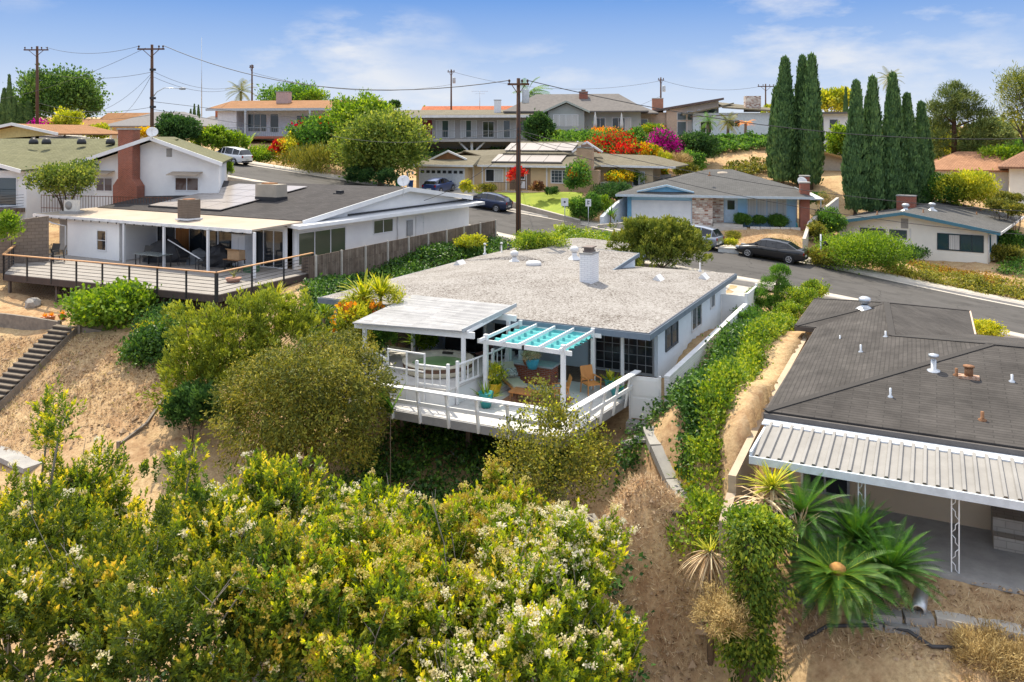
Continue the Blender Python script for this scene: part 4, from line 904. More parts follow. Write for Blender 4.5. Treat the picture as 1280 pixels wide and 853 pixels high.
# ================================================================== blue house
H = house('blue_house', 'sky blue house with grey roof stone entry and two red brick chimneys', FC)
MB().box(0,6.0,0,12,1.9,5.0).box(6.0,14.0,.9,12,1.9,5.0).build('wall', BLUE, H)
e = 5.1
zc = lambda x, y: e+.235*min(y+1, x+1, 15.2-x)
roof(H, [[(-1,-1,e),(15.2,-1,e),(9,6.5,7.05),(7,6.5,7.05)], [(-1,13.5,e),(-1,-1,e),(7,6.5,7.05)], [(15.2,-1,e),(15.2,13.5,e),(9,6.5,7.05)], [(15.2,13.5,e),(-1,13.5,e),(7,6.5,7.05),(9,6.5,7.05)]], .12, SH_BLUE)
bars(H, [((-1,-1.03,5.02),(15.2,-1.03,5.02)), ((15.23,-1,5.02),(15.23,13.5,5.02))], .05, .2, M('grey_blue_trim', (.46,.53,.59), .6), 'fascia')
MB().prism([(1.3,-.25,5.32),(5.2,-.25,5.32),(3.3,-.25,5.78)], (0,.12,0)).build('gable_wall', BLUEDK, H)
bars(H, [((.8,-.36,5.32),(3.3,-.36,5.90)), ((3.3,-.36,5.90),(5.6,-.36,5.32))], .3, .1, M('light_blue_trim', (.36,.52,.66), .6), 'rake_board')
garage(H, (.35,0,2.45), FRONT, 4.95, 2.0, 4, WHITE); MB().box(-.05,.3,-.12,-.003,2.3,5.0).build('corner_trim', BLUEDK, H)
MB().box(5.45,7.0,-.15,.0-.002,2.3,4.95).box(7.0,7.15,-.15,.9,2.3,4.95).box(7.15,8.1,.8,.89,2.4,4.95).build('stone_facing', STONE, H)
door(H, (8.2,.9,2.75), FRONT, 1.0, 2.05, M('pale_blue_door', (.52,.64,.74), .6), lites=(.52,.9))
MB().box(7.2,9.6,-.7,.88,2.1,2.7).box(6.9,9.9,-1.2,-.7,2.0,2.5).build('step', CONC, H)
win(H, (10.0,.9,3.25), FRONT, 3.3, 1.75, 4, curtain=15, fm=M('light_blue_frame', (.45,.60,.74), .6), fw=.09)
for x, y, zt, s in ((14.6,.2,6.2,.75),(15.0,3.6,6.6,.75)):
    chimney(H, x, y, 1.9, zt, s, .9, REDBRICK, True, False)
dish(H, (14.6,1.8,5.3), .4, .45, .9)
p = onroof(FC,903,218,zc,6.5); MB().lathe(p-Z1*.05, [(0,0),(.55,0),(.55,.12),(.4,.26),(0,.3)], 16).build('roof_vent', FLATTAN, H)
for u, v in ((887,219),(897,224),(920,214)): pipe(H, onroof(FC,u,v,zc,6.5), .06, .35, RUST)
MB().box(14.0,16.5,3,11,4.6,4.72).build('side_awning', WHITE2, H)
for x in (14.3,16.3): MB().cbox(x, 3.2, 2.3, .09, .09, 2.3).build('side_post', GALV, H)
mb = MB()
for i in range(5): mb.box(10.2+i*.8, 10.95+i*.8, -1.0, -.5, 2.2, 2.55)
tb = mb.build('planter_edge', M('white_rock', (.68,.64,.58), .95, (.52,.48,.42), 5, .5, 20), H)
# white stair wall left of blue house
wallrun('stepped_white_wall', 'rough white garden wall stepping down beside the blue house driveway', [tuple(W(786,252,74.5)), tuple(W(770,262,72.5)), tuple(W(752,279,70.6))], .55, .35, M('rough_white_wall', (.66,.70,.74), .95, (.52,.56,.60), 2.5, .4, 12), depth=1.5)
wallrun('driveway_curb_wall', 'low rubble stone edging at the foot of the stepped white wall', [tuple(W(747,286,70.2)), tuple(W(786,283,69.8))], .35, .5, M('rubble', (.46,.42,.36), .95, (.30,.27,.23), 4, .6, 9), depth=.8)
wallrun('yard_wall', 'pale block wall with stepped top between the blue house dry yard and the cypress side', [tuple(W(1047,258,77)), tuple(W(1030,272,73)), tuple(W(1012,290,67.5)), tuple(W(1005,312,63.5))], .75, .22, M('pale_block', (.50,.47,.42), .95, (.42,.39,.35), 2, .2), depth=1.8, cap=CONC)
# ================================================================== cream house
H = house('cream_gable_house', 'cream house with grey gable roof and teal edged rake at the right', FW)
MB().box(-11.3,0,0,15,-1.4,2.65).build('wall', CREAM, H)
MB().prism([(-11.3,.003,2.6),(0,.003,2.6),(-5.9,.003,3.72)], (0,14.9,0)).build('gable_wall', CREAM, H)
roof(H, [[(-12.3,-.9,2.62),(-5.95,-.9,3.88),(-5.95,16,3.88),(-12.3,16,2.62)], [(-5.95,-.9,3.88),(.9,-.9,2.70),(.9,16,2.70),(-5.95,16,3.88)]], .14, SH_BLUE)
bars(H, [((-12.35,-.94,2.53),(-5.95,-.94,3.80)), ((-5.95,-.94,3.80),(.95,-.94,2.60))], .06, .26, TEALTRIM, 'rake_board')
bars(H, [((.93,-.9,2.60),(.93,16,2.60))], .05, .2, WHITE2, 'fascia')
win(H, (-9.5,0,1.65), FRONT, 2.0, .7, 2, fm=M('dark_window_frame', (.10,.11,.12), .5), gm=GLASSB); win(H, (-7.2,0,1.65), FRONT, 1.35, .7, 2, fm=MT['dark_window_frame'], gm=GLASSB)
win(H, (-3.6,0,.95), FRONT, 3.3, 1.35, 4, fm=M('dark_teal_frame', (.025,.05,.065), .5), gm=glass('teal_window_glass', (.02,.055,.07)), fw=.08, curtain=2)
win(H, (0,.1,.95), RIGHT, 1.2, 1.35, 1, fm=TEALTRIM, gm=MT['teal_window_glass'], fw=.12); win(H, (0,5,.5), RIGHT, 1.8, 1.9, 2, fm=TEALTRIM, gm=GLASS); win(H, (0,9.5,.8), RIGHT, 2.0, 1.4, 2, fm=TEALTRIM, gm=GLASS)
MB().box(-6.3,-5.75,-.03,-.003,2.5,3.3).build('attic_vent', M('grey_vent', (.34,.33,.31), .8), H)
mb = MB(); mb.tube([(-5.6,-.04,2.5),(-5.55,-.04,.2)], .03, 5); mb.tube([(.05,-.08,2.6),(.05,-.08,.1)], .05, 6); mb.build('downpipe', WHITE2, H)
chimney(H, -7.2, 6.5, 2.5, 4.75, 1.5, .8, REDBRICK, True, False)
cowl(H, (-6.6,3.2,3.75), .22, .65); cowl(H, (-4.9,5.2,3.72), .22, .75)
for x, y in ((-8.5,1.5),(-5.0,2.0),(-2,9),(-2.2,13),(-3.8,14.5)): pipe(H, (x,y,3.88-abs(x+5.95)*.18), .05, .35, RUST)
MB().box(.0+.003,.18,13.5,14.2,.9,1.5).build('wall_lamp', BLACK, H)
# ================================================================== olive-roof house at the left edge
H = house('olive_roof_house', 'white house with olive shingle roof and tall red brick chimney at the left edge', FG)
MB().prism([(-4.8,0,4.2),(5.8,0,4.2),(5.8,0,8.3),(-4.8,0,8.3)], (-6.6,10.9,0)).box(-14.5,-4.8,.8,11,4.2,7.75).box(-30,-7.9,-3.0,11,2.5,7.6).build('wall', STUCCO_W, H)
MB().prism([(-4.8,-.003,8.2),(5.8,-.003,8.2),(.72,-.003,9.85)], (-6.5,10.7,0)).build('gable_wall', STUCCO_W, H)
roof(H, [[(-5.5,-.8,8.22),(.72,-.8,10.05),(-6.9,12,10.05),(-13,12,8.22)], [(.72,-.8,10.05),(6.6,-.8,8.25),(-1.0,12,8.25),(-6.9,12,10.05)],
         [(-15.0,-.6,7.95),(-4.5,-.6,7.85),(-2.6,6.8,9.9),(-32,6.8,9.9),(-32,-.6,7.95)], [(-32,6.8,9.9),(-3.6,6.8,9.9),(-6.6,12,8.5),(-32,12,8.5)],
         [(-16,-3.8,9.5),(-7.6,-3.8,7.7),(-7.6,3,7.9),(-16,3,9.5)]], .13, SH_OLIVE)
bars(H, [((-5.55,-.85,8.12),(.72,-.85,9.95)), ((.72,-.85,9.95),(6.65,-.85,8.12)), ((-7.55,-.65,7.82),(-4.5,-.65,7.75)), ((-16,-3.85,9.4),(-7.55,-3.85,7.6))], .06, .26, WHITE, 'rake_board')
ch = MB().box(-1.95,-.72,-.85,-.05,6.2,10.55).prism([(-2.35,-.9,4.2),(-.32,-.9,4.2),(-.32,-.9,6.5),(-.71,-.9,7.0),(-1.96,-.9,7.0),(-2.35,-.9,6.5)], (0,.84,0)).build('chimney', REDBRICK, H)
MB().box(-2.02,-.65,-.92,.02,10.55,10.68).build('cap', CONC2, ch)
win(H, (2.2,0,6.15), FRONT, 2.0, 1.0, 2, gm=glass('brown_glass', (.10,.06,.05))); win(H, (-4.6,0,6.0), FRONT, 1.5, 1.05, 2, gm=MT['brown_glass'])
for x0, x1 in ((2.0,4.5),(-4.8,-2.95)): MB().slab([(x0,-.75,7.35),(x1,-.75,7.35),(x1,-.01,7.55),(x0,-.01,7.55)], .05).build('window_awning', FLATTAN, H)
MB().box(1.5,1.95,-.03,-.003,8.6,9.2).build('attic_vent', M('grey_vent', (.34,.33,.31), .8), H)
win(H, (-12.1,-3.0,5.05), FRONT, 3.4, 2.1, 2, gm=GLASSB, name='patio_door'); MB().box(-4.7,-4.2,.79,.797,4.6,4.8).build('vent_grille', BLACK, H)
dish(H, (1.0,-.9,9.9), .6, .4, .45)
for u, v in ((42,178),(102,174),(138,175),(58,176)):
    p = Vector(FG.L(W(u,v,67))); p.z = 9.75-.05; MB().lathe(p-Z1*.25, [(0,0),(.35,0),(.35,.2),(.25,.42),(0,.5)], 12).build('roof_vent', BLACK, H)
MB().slab([(-30,-5.6,4.95),(-8,-5.6,4.95),(-8,-3.02,4.95),(-30,-3.02,4.95)], .3).build('balcony', GREYWOOD, H)
mb = MB()
for k in range(5): mb.tube([(-30,-5.5,5.1+k*.2),(-8.05,-5.5,5.1+k*.2)], .015, 4); mb.tube([(-8.05,-5.5,5.1+k*.2),(-8.05,-3.1,5.1+k*.2)], .015, 4)
for x in (-8.05,-11,-14,-17): mb.cbox(x, -5.5, 4.95, .06, .06, 1.1)
mb.bar((-30,-5.5,6.05),(-8,-5.5,6.05),.07); mb.build('balcony_railing', BLACK, H)
T = thing('iron_railing', 'brown iron picket railing at the foot of the olive roof house wall', 'railing', tuple(FG.w(-7,-2.6,4.9)), FG.a)
mb = MB()
for i in range(46): mb.cbox(i*.24, 0, -.6, .025, .025, 1.6)
for z in (.05, .95): mb.bar((0,0,z),(11,0,z),.04)
mb.build('pickets', M('rust_brown_iron', (.16,.08,.055), .8), T)
T = thing('heat_pump', 'cream outdoor heat pump unit with round fan below the small street tree', 'air conditioner', tuple(W(90,264,54)), FG.a)
MB().box(-.48,.48,-.17,.17,0,.72).build('cabinet', M('cream_metal', (.66,.64,.58), .5), T); MB().cyl((-.1,-.172,.37), .27, .02, 20, (0,-1,0)).build('fan_grille', M('mid_grey_metal', (.30,.29,.27), .5), T)
MB().box(-.7,.7,-.3,.3,-2.5,-.003).build('pedestal', CONC2, T)
wallrun('brown_block_wall', 'brown block retaining wall left of the long deck below the olive roof house', [tuple(W(-30,275,49)), tuple(W(15,276,49.5)), tuple(W(61,270,50.5))], .0, .25, CMUB, depth=3.5)
# ================================================================== houses along the ridge
def simple(name, label, u0, v0, Y, ang, boxes, roofs, wm_, rm_, t=.2, fascia=None):
    q = W(u0, v0, Y); fr = Fr(q, ang); h = thing(name, label, 'house', (q.x, q.y, q.z), RAD(ang), 'houses on the hillside')
    mb = MB()
    for b in boxes: mb.box(*b)
    mb.build('wall', wm_, h); roof(h, roofs, t, rm_); return h
def hiproof(x0, x1, y0, y1, z, rise, ins=None):
    m = (y0+y1)/2; i = (y1-y0)/2 if ins is None else ins
    a, b = (x0+i, m, z+rise), (x1-i, m, z+rise)
    return [[(x0,y0,z),(x1,y0,z),b,a], [(x1,y0,z),(x1,y1,z),b], [(x1,y1,z),(x0,y1,z),a,b], [(x0,y1,z),(x0,y0,z),a]] if i > 0 else [[(x0,y0,z),(x1,y0,z),b,a], [(x1,y1,z),(x0,y1,z),a,b]]
# tan roof house on the far left of the ridge
H = simple('orange_roof_house', 'pale house with orange tan roof and a blue railed terrace on the ridge', 272, 170, 104, -8, [(0,18.2,2,12,-2,3.4),(0,2.5,0,2,-2,3.4)], hiproof(-1.2,19.2,-.6,13,3.35,1.3,0), M('pale_grey_stucco', (.66,.69,.74), .9), SH_BROWN)
bars(H, [((-1.2,-.65,3.25),(19.2,-.65,3.25)), ((-1.25,-.6,3.25),(-1.25,6.2,4.5)), ((-1.25,6.2,4.5),(-1.25,13,3.25))], .08, .3, M('blue_grey_fascia', (.42,.47,.52), .6), 'fascia')
MB().prism([(-.003,0,3.3),(-.003,12,3.3),(-.003,6.2,4.3)], (.1,0,0)).build('gable_wall', MT['pale_grey_stucco'], H)
win(H, (3,2,.5), FRONT, 2.6, 2.3, 3, gm=GLASSB); win(H, (6.0,2,.4), FRONT, 1.2, 2.4, 1); win(H, (9.5,2,1.2), FRONT, 3.2, 1.4, 3, gm=GLASS); win(H, (14.5,2,1), FRONT, 3, 1.4, 2); win(H, (0,4.0,.9), LEFT, 1.5, 1.5, 2)
MB().box(0,14,-1.2,2,-.35,-.05).build('terrace', REDBRICK, H)
mb = MB()
for i in range(56): mb.cbox(.1+i*.25, -1.15, -.05, .03, .03, 1.05)
mb.bar((0,-1.15,1.0),(14,-1.15,1.0),.05); mb.build('terrace_railing', M('blue_grey_iron', (.30,.36,.42), .6), H)
for x in (4.2, 12.5): MB().cbox(x, -1.1, -2.5, .2, .2, 5.7).build('terrace_post', M('blue_grey_fascia', (.42,.47,.52), .6), H)
chimney(H, 6.9, 4.2, 3.6, 5.6, 1.6, 1.2, M('pink_stucco', (.50,.36,.33), .9), True, False)
# long deck house above the tan house
H = simple('balcony_house', 'low grey roofed house with a long railed balcony on white braces above the tan house', 500, 174, 112, -6, [(0,18.5,1.5,11,-3,3.3)], [[(-4,-.8,3.05),(19.5,-.8,3.05),(19.5,12,4.3),(-4,12,4.3)]], M('shade_grey_stucco', (.42,.40,.38), .9), SH_TAUPE, .3)
bars(H, [((-4,-.85,3.0),(19.5,-.85,3.0))], .08, .32, WHITE2, 'fascia')
MB().box(-1,22.5,-2.2,1.5,-.35,0).build('balcony', M('grey_balcony', (.42,.41,.40), .8), H)
for x, w_ in ((.8,1.8),(4.6,2.6),(8.0,2.2),(13,2.6)): win(H, (x,1.5,.15), FRONT, w_, 2.4, 3, gm=GLASSB, curtain=5)
door(H, (2.9,1.5,.1), FRONT, 1.1, 2.4, M('crimson_door', (.25,.02,.03), .6)); win(H, (11.0,1.5,.2), FRONT, 1.6, 2.2, 2); win(H, (16,1.5,.6), FRONT, 2, 1.6, 2, gm=GLASS)
mb = MB()
for i in range(95): mb.cbox(-.9+i*.25, -2.15, 0, .025, .025, 1.05)
mb.bar((-1,-2.15,1.07),(22.5,-2.15,1.07),.06); mb.build('balcony_railing', M('grey_iron', (.30,.30,.30), .6), H)
for x in (10.0, 18.8):
    mb = MB(); mb.cbox(x, -1.4, -4.5, .3, .3, 4.15); mb.bar((x-1.7,-1.4,-.4),(x,-1.4,-2.0),.22); mb.bar((x+1.7,-1.4,-.4),(x,-1.4,-2.0),.22); mb.build('brace_post', WHITE2, H)
chimney(H, 12.5, 6, 3.4, 5.4, .9, .9, WBRICK, True, False); chimney(H, 16.8, 7, 3.3, 4.9, 1.4, 1, REDBRICK, True, False)
# orange tile roof behind it
H = simple('tile_roof_house', 'house with bright orange tile roof behind the balcony house', 527, 160, 135, -5, [(0,24,0,10,-3,1.2)], hiproof(-.8,16,-.8,11,1.1,2.6,0)+hiproof(12,27,0,10,1.2,1.4), STUCCO_W, TILE)
MB().prism([(-.003,0,1.2),(-.003,10,1.2),(-.003,5.1,3.4)], (.1,0,0)).build('gable_wall', STUCCO_W, H); win(H, (4,0,-.9), FRONT, 2, 1.4, 2)
mb = MB(); mb.tube([(9,4,3),(9,4,6.2)], .05, 5); mb.bar((7.6,4,6.1),(10.4,4,6.1),.05); mb.bar((8.2,4,5.7),(9.8,4,5.7),.04); mb.build('tv_aerial', GALV, H)
# grey gabled house
H = simple('grey_gable_house', 'long grey roofed house with sage green gable front and red chimney on the ridge', 640, 172, 114, -7, [(0,17.5,1.2,11,-3.5,3.6),(5,9.9,-.6,1.2,-3.5,3.6)], hiproof(-1.2,18.5,-.2,12,3.6,2.6,4)+[[(4.3,-1.2,3.5),(7.5,-1.2,4.9),(7.5,6,4.9),(4.3,6,3.5)],[(7.5,-1.2,4.9),(10.6,-1.2,3.5),(10.6,6,3.5),(7.5,6,4.9)]], GREYSIDE, M('dark_taupe_roof', (.17,.155,.145), .95, (.13,.12,.115), 2))
MB().prism([(5,-.597,3.5),(9.9,-.597,3.5),(7.5,-.597,4.6)], (0,.3,0)).build('gable_wall', GREYSIDE, H)
bars(H, [((4.25,-1.25,3.4),(7.5,-1.25,4.85)), ((7.5,-1.25,4.85),(10.65,-1.25,3.4))], .08, .25, M('sage_trim', (.42,.45,.40), .7), 'rake_board')
win(H, (5.7,-.6,1.5), FRONT, 3.4, 1.6, 4, curtain=15); win(H, (11.3,1.2,.5), FRONT, 1.4, 2.2, 2); win(H, (13.6,1.2,.5), FRONT, 2.6, 2.2, 3, curtain=4)
chimney(H, 9.6, 4.5, 4.5, 6.4, 1.2, .9, REDBRICK, True, True)
H2 = simple('grey_wing_house', 'low wing with taupe hip roof and patio doors right of the sage gable', 715, 170, 117, -7, [(0,11,1.5,9,-3,3.3)], hiproof(-1.5,12,-.4,10,3.2,1.9,4), M('taupe_stucco', (.36,.32,.28), .9), MT['dark_taupe_roof'])
win(H2, (1.2,1.5,.1), FRONT, 2.4, 2.3, 2, gm=GLASS); win(H2, (5,1.5,.1), FRONT, 2.0, 2.3, 2, curtain=2); win(H2, (8.6,1.5,.1), FRONT, 2.0, 2.3, 2, gm=GLASSB)
# modern butterfly-roof house
H = simple('modern_house', 'modern beige house with rising white roof and tall glazed end wall on the ridge', 802, 172, 120, -4, [(0,9.5,0,9,-4,3.6)], [[(-2,-1,3.3),(11.5,-1,5.6),(11.5,10,5.6),(-2,10,3.3)]], M('peach_stucco', (.58,.46,.36), .9), WHITE2, .25)
MB().prism([(3.5,-.3,.0),(10.9,-.3,.0),(10.9,-.3,5.2),(3.5,-.3,3.9)], (0,.29,0)).build('end_wall', M('peach_stucco', (.58,.46,.36), .9), H)
bars(H, [((-2,-1.05,3.2),(11.5,-1.05,5.5))], .1, .3, M('dark_rake', (.13,.09,.08), .7), 'rake_board')
for i in range(4): win(H, (5.0+i*1.45,-.3,.3), FRONT, 1.35, 2.0, 1, gm=GLASSB, curtain=(i > 0)); win(H, (5.0+i*1.45,-.3,2.45), FRONT, 1.35, 1.1+.2*i, 1, gm=GLASSB)
MB().box(0,3.4,-1.5,-.3,-1,1.7).build('carport_fence', WOODB, H)
chimney(H, 2.8, 5, 3.5, 5.8, 1.6, 1, M('red_brown_brick', (.26,.12,.08), .9), True, False)
# pale blue-white house
H = simple('pale_blue_house', 'pale blue stucco house with low grey roof and stone chimney on the ridge', 893, 173, 118, -3, [(-3,10.5,0,9,-4,3.6)], [[(-4.5,-1,3.4),(1,-1,4.6),(4,6,5.3),(-4.5,6,3.8)],[(1,-1,4.4),(11.5,-1,3.7),(11.5,10,4.5),(2,10,5.6)]], M('ice_blue_stucco', (.58,.70,.78), .9), SH_TAUPE, .2)
chimney(H, 6.0, 3, 3.8, 6.1, 2.2, 1.2, STONE, False, False); win(H, (2.0,0,1.6), FRONT, 1.6, 1.0, 2); win(H, (-2,0,.8), FRONT, 1.6, 1.6, 2)
bars(H, [((-3.6,-1.2,3.0),(3,-1.2,3.3))], .3, .12, M('dark_rake', (.13,.09,.08), .7), 'awning_beam')
# white two storey behind the cypress
H = simple('white_balcony_house', 'white two storey house seen between the tall cypress groups', 1024, 183, 104, -4, [(-3,3.6,0,8,-3,4.2)], [[(-3.6,-.8,4.2),(4.2,-.8,4.3),(4.2,9,4.5),(-3.6,9,4.4)]], STUCCO_W, M('dark_flat_roof', (.14,.13,.12), .9), .25)
win(H, (1.2-1.9,0,2.0), FRONT, 1.3, 1.5, 2); win(H, (1.2,0,2.0), FRONT, 1.1, 1.4, 1, gm=GLASS); win(H, (.4,0,-.4), FRONT, .9, .7, 1)
mb = MB()
for i in range(24): mb.cbox(-1.8+i*.25, -1.4, -1.4, .03, .03, 1.3)
mb.bar((-1.9,-1.4,-.1),(4,-1.4,-.1),.05); mb.build('railing', BLACK, H)
# ochre roof building left of the cypress row
H = simple('ochre_roof_house', 'cream gable walled house with ochre roof half hidden behind the cypress row', 1006, 246, 93, -6, [(0,9,0,12,-2.5,3.6)], [[(.6,-.8,5.35),(10,-.8,3.0),(10,13,3.0),(.6,13,5.35)], [(-4,-.8,4.0),(.6,-.8,5.35),(.6,13,5.35),(-4,13,4.0)]], M('grey_cream_stucco', (.56,.50,.44), .9), brick('ochre_shingles', (.46,.30,.13), (.40,.26,.11), (.28,.17,.08), .33, .145, .012), .2)
MB().prism([(0,-.003,3.6),(0,-.003,4.9),(.6,-.003,5.1),(8,-.003,3.4),(8,-.003,3.5)], (0,.1,0)).build('gable_wall', MT['grey_cream_stucco'], H)
# tile roofs behind the cream house
H = simple('pink_tile_house', 'white house with faded pink tile roof behind the round golden shrub', 1165, 240, 92, -22, [(0,18,0,10,-3,2.6)], hiproof(-1,19,-1,11,2.5,1.9,4)+[[(12,-3,2.2),(15.5,-3,3.7),(15.5,4,3.7),(12,4,2.2)],[(15.5,-3,3.7),(19.5,-3,2.2),(19.5,4,2.2),(15.5,4,3.7)]], STUCCO_W, MT['faded_pink_tiles'], .2)
MB().prism([(12.4,-2.4,-2),(19,-2.4,-2),(19,-2.4,2.2),(15.5,-2.4,3.5),(12.4,-2.4,2.2)], (0,2.3,0)).build('gable_wall', STUCCO_W, H); win(H, (14,-2.4,.4), FRONT, 1.8, 1.2, 2)
H = simple('brown_tile_house', 'brown tiled roof cut by the right edge above the clipped garden trees', 1262, 238, 84, -30, [(0,10,0,10,-3,2.4)], hiproof(-1,12,-1,11,2.4,2.4,4), CREAM, brick('brown_tiles', (.30,.16,.10), (.25,.13,.085), (.14,.08,.05), .25, .35, .02), .2)
# far left roofs
H = simple('yellow_gable_house', 'pale yellow gable house at the left edge behind the olive roof', 20, 192, 84, -10, [(-9,5,0,9,-3,1.2)], [[(-12,-1,.8),(.4,-1,3.0),(.4,10,3.0),(-12,10,.8)],[(.4,-1,3.0),(5.6,-1,2.0),(5.6,10,2.0),(.4,10,3.0)]], M('yellow_stucco', (.70,.60,.28), .9), SH_BROWN, .15)
MB().prism([(-9,-.003,1.1),(5,-.003,1.9),(.4,-.003,2.8)], (0,.1,0)).build('gable_wall', MT['yellow_stucco'], H)
bars(H, [((-12,-1.05,.7),(.4,-1.05,2.95)), ((.4,-1.05,2.95),(5.6,-1.05,1.95))], .08, .28, WHITE, 'rake_board')
H = simple('grey_hip_bungalow', 'far grey roofed bungalow behind the leaning street light pole', 140, 172, 116, -5, [(0,12,0,9,-3,1.6)], hiproof(-1,13.2,-1,10,1.6,2.1,5), TAN, M('slate_grey_roof', (.20,.19,.19), .9), .15)
win(H, (.8,0,-.4), FRONT, 1.8, 1.3, 2, gm=GLASSB)
H = simple('brown_gable_bungalow', 'far brown gabled roof left of the grey roofed bungalow', 124, 168, 128, -5, [(0,8,0,8,-3,1.2)], hiproof(-1,9,-1,9,1.2,2.2,0), TAN, SH_BROWN, .15)
H = simple('red_chimney_bungalow', 'far dark roofed house with small red chimney left of the orange roof house', 243, 170, 135, -5, [(-1,8,0,8,-3,1.3)], hiproof(-2,9,-1,9,1.3,2.0,3), TAN, MT['slate_grey_roof'], .15)
chimney(H, 2.5, 4, 2.5, 4.3, 1.2, 1, TILE, False, False)
H = simple('tan_roof_bungalow', 'far low tan roof behind the yellow green tree at the left', 90, 168, 122, -5, [(0,4.5,0,8,-3,1.3)], hiproof(-4,5,-1,9,1.3,1.0,2), CREAM, SH_BROWN, .15)
# ridge fences and walls
wallrun('ridge_fence', 'low weathered timber fence along the top of the dry slope behind the blue house', [tuple(W(878,176,108)), tuple(W(930,176,108)), tuple(W(982,178,106))], .7, .1, GREYWOOD, cat='fence', depth=1.2)
wallrun('terrace_wall', 'pale garden terrace wall beside the tan house with plants on top', [tuple(W(745,233,80)), tuple(W(790,228,81)), tuple(W(838,222,84))], .35, .25, CONC, depth=1.6)
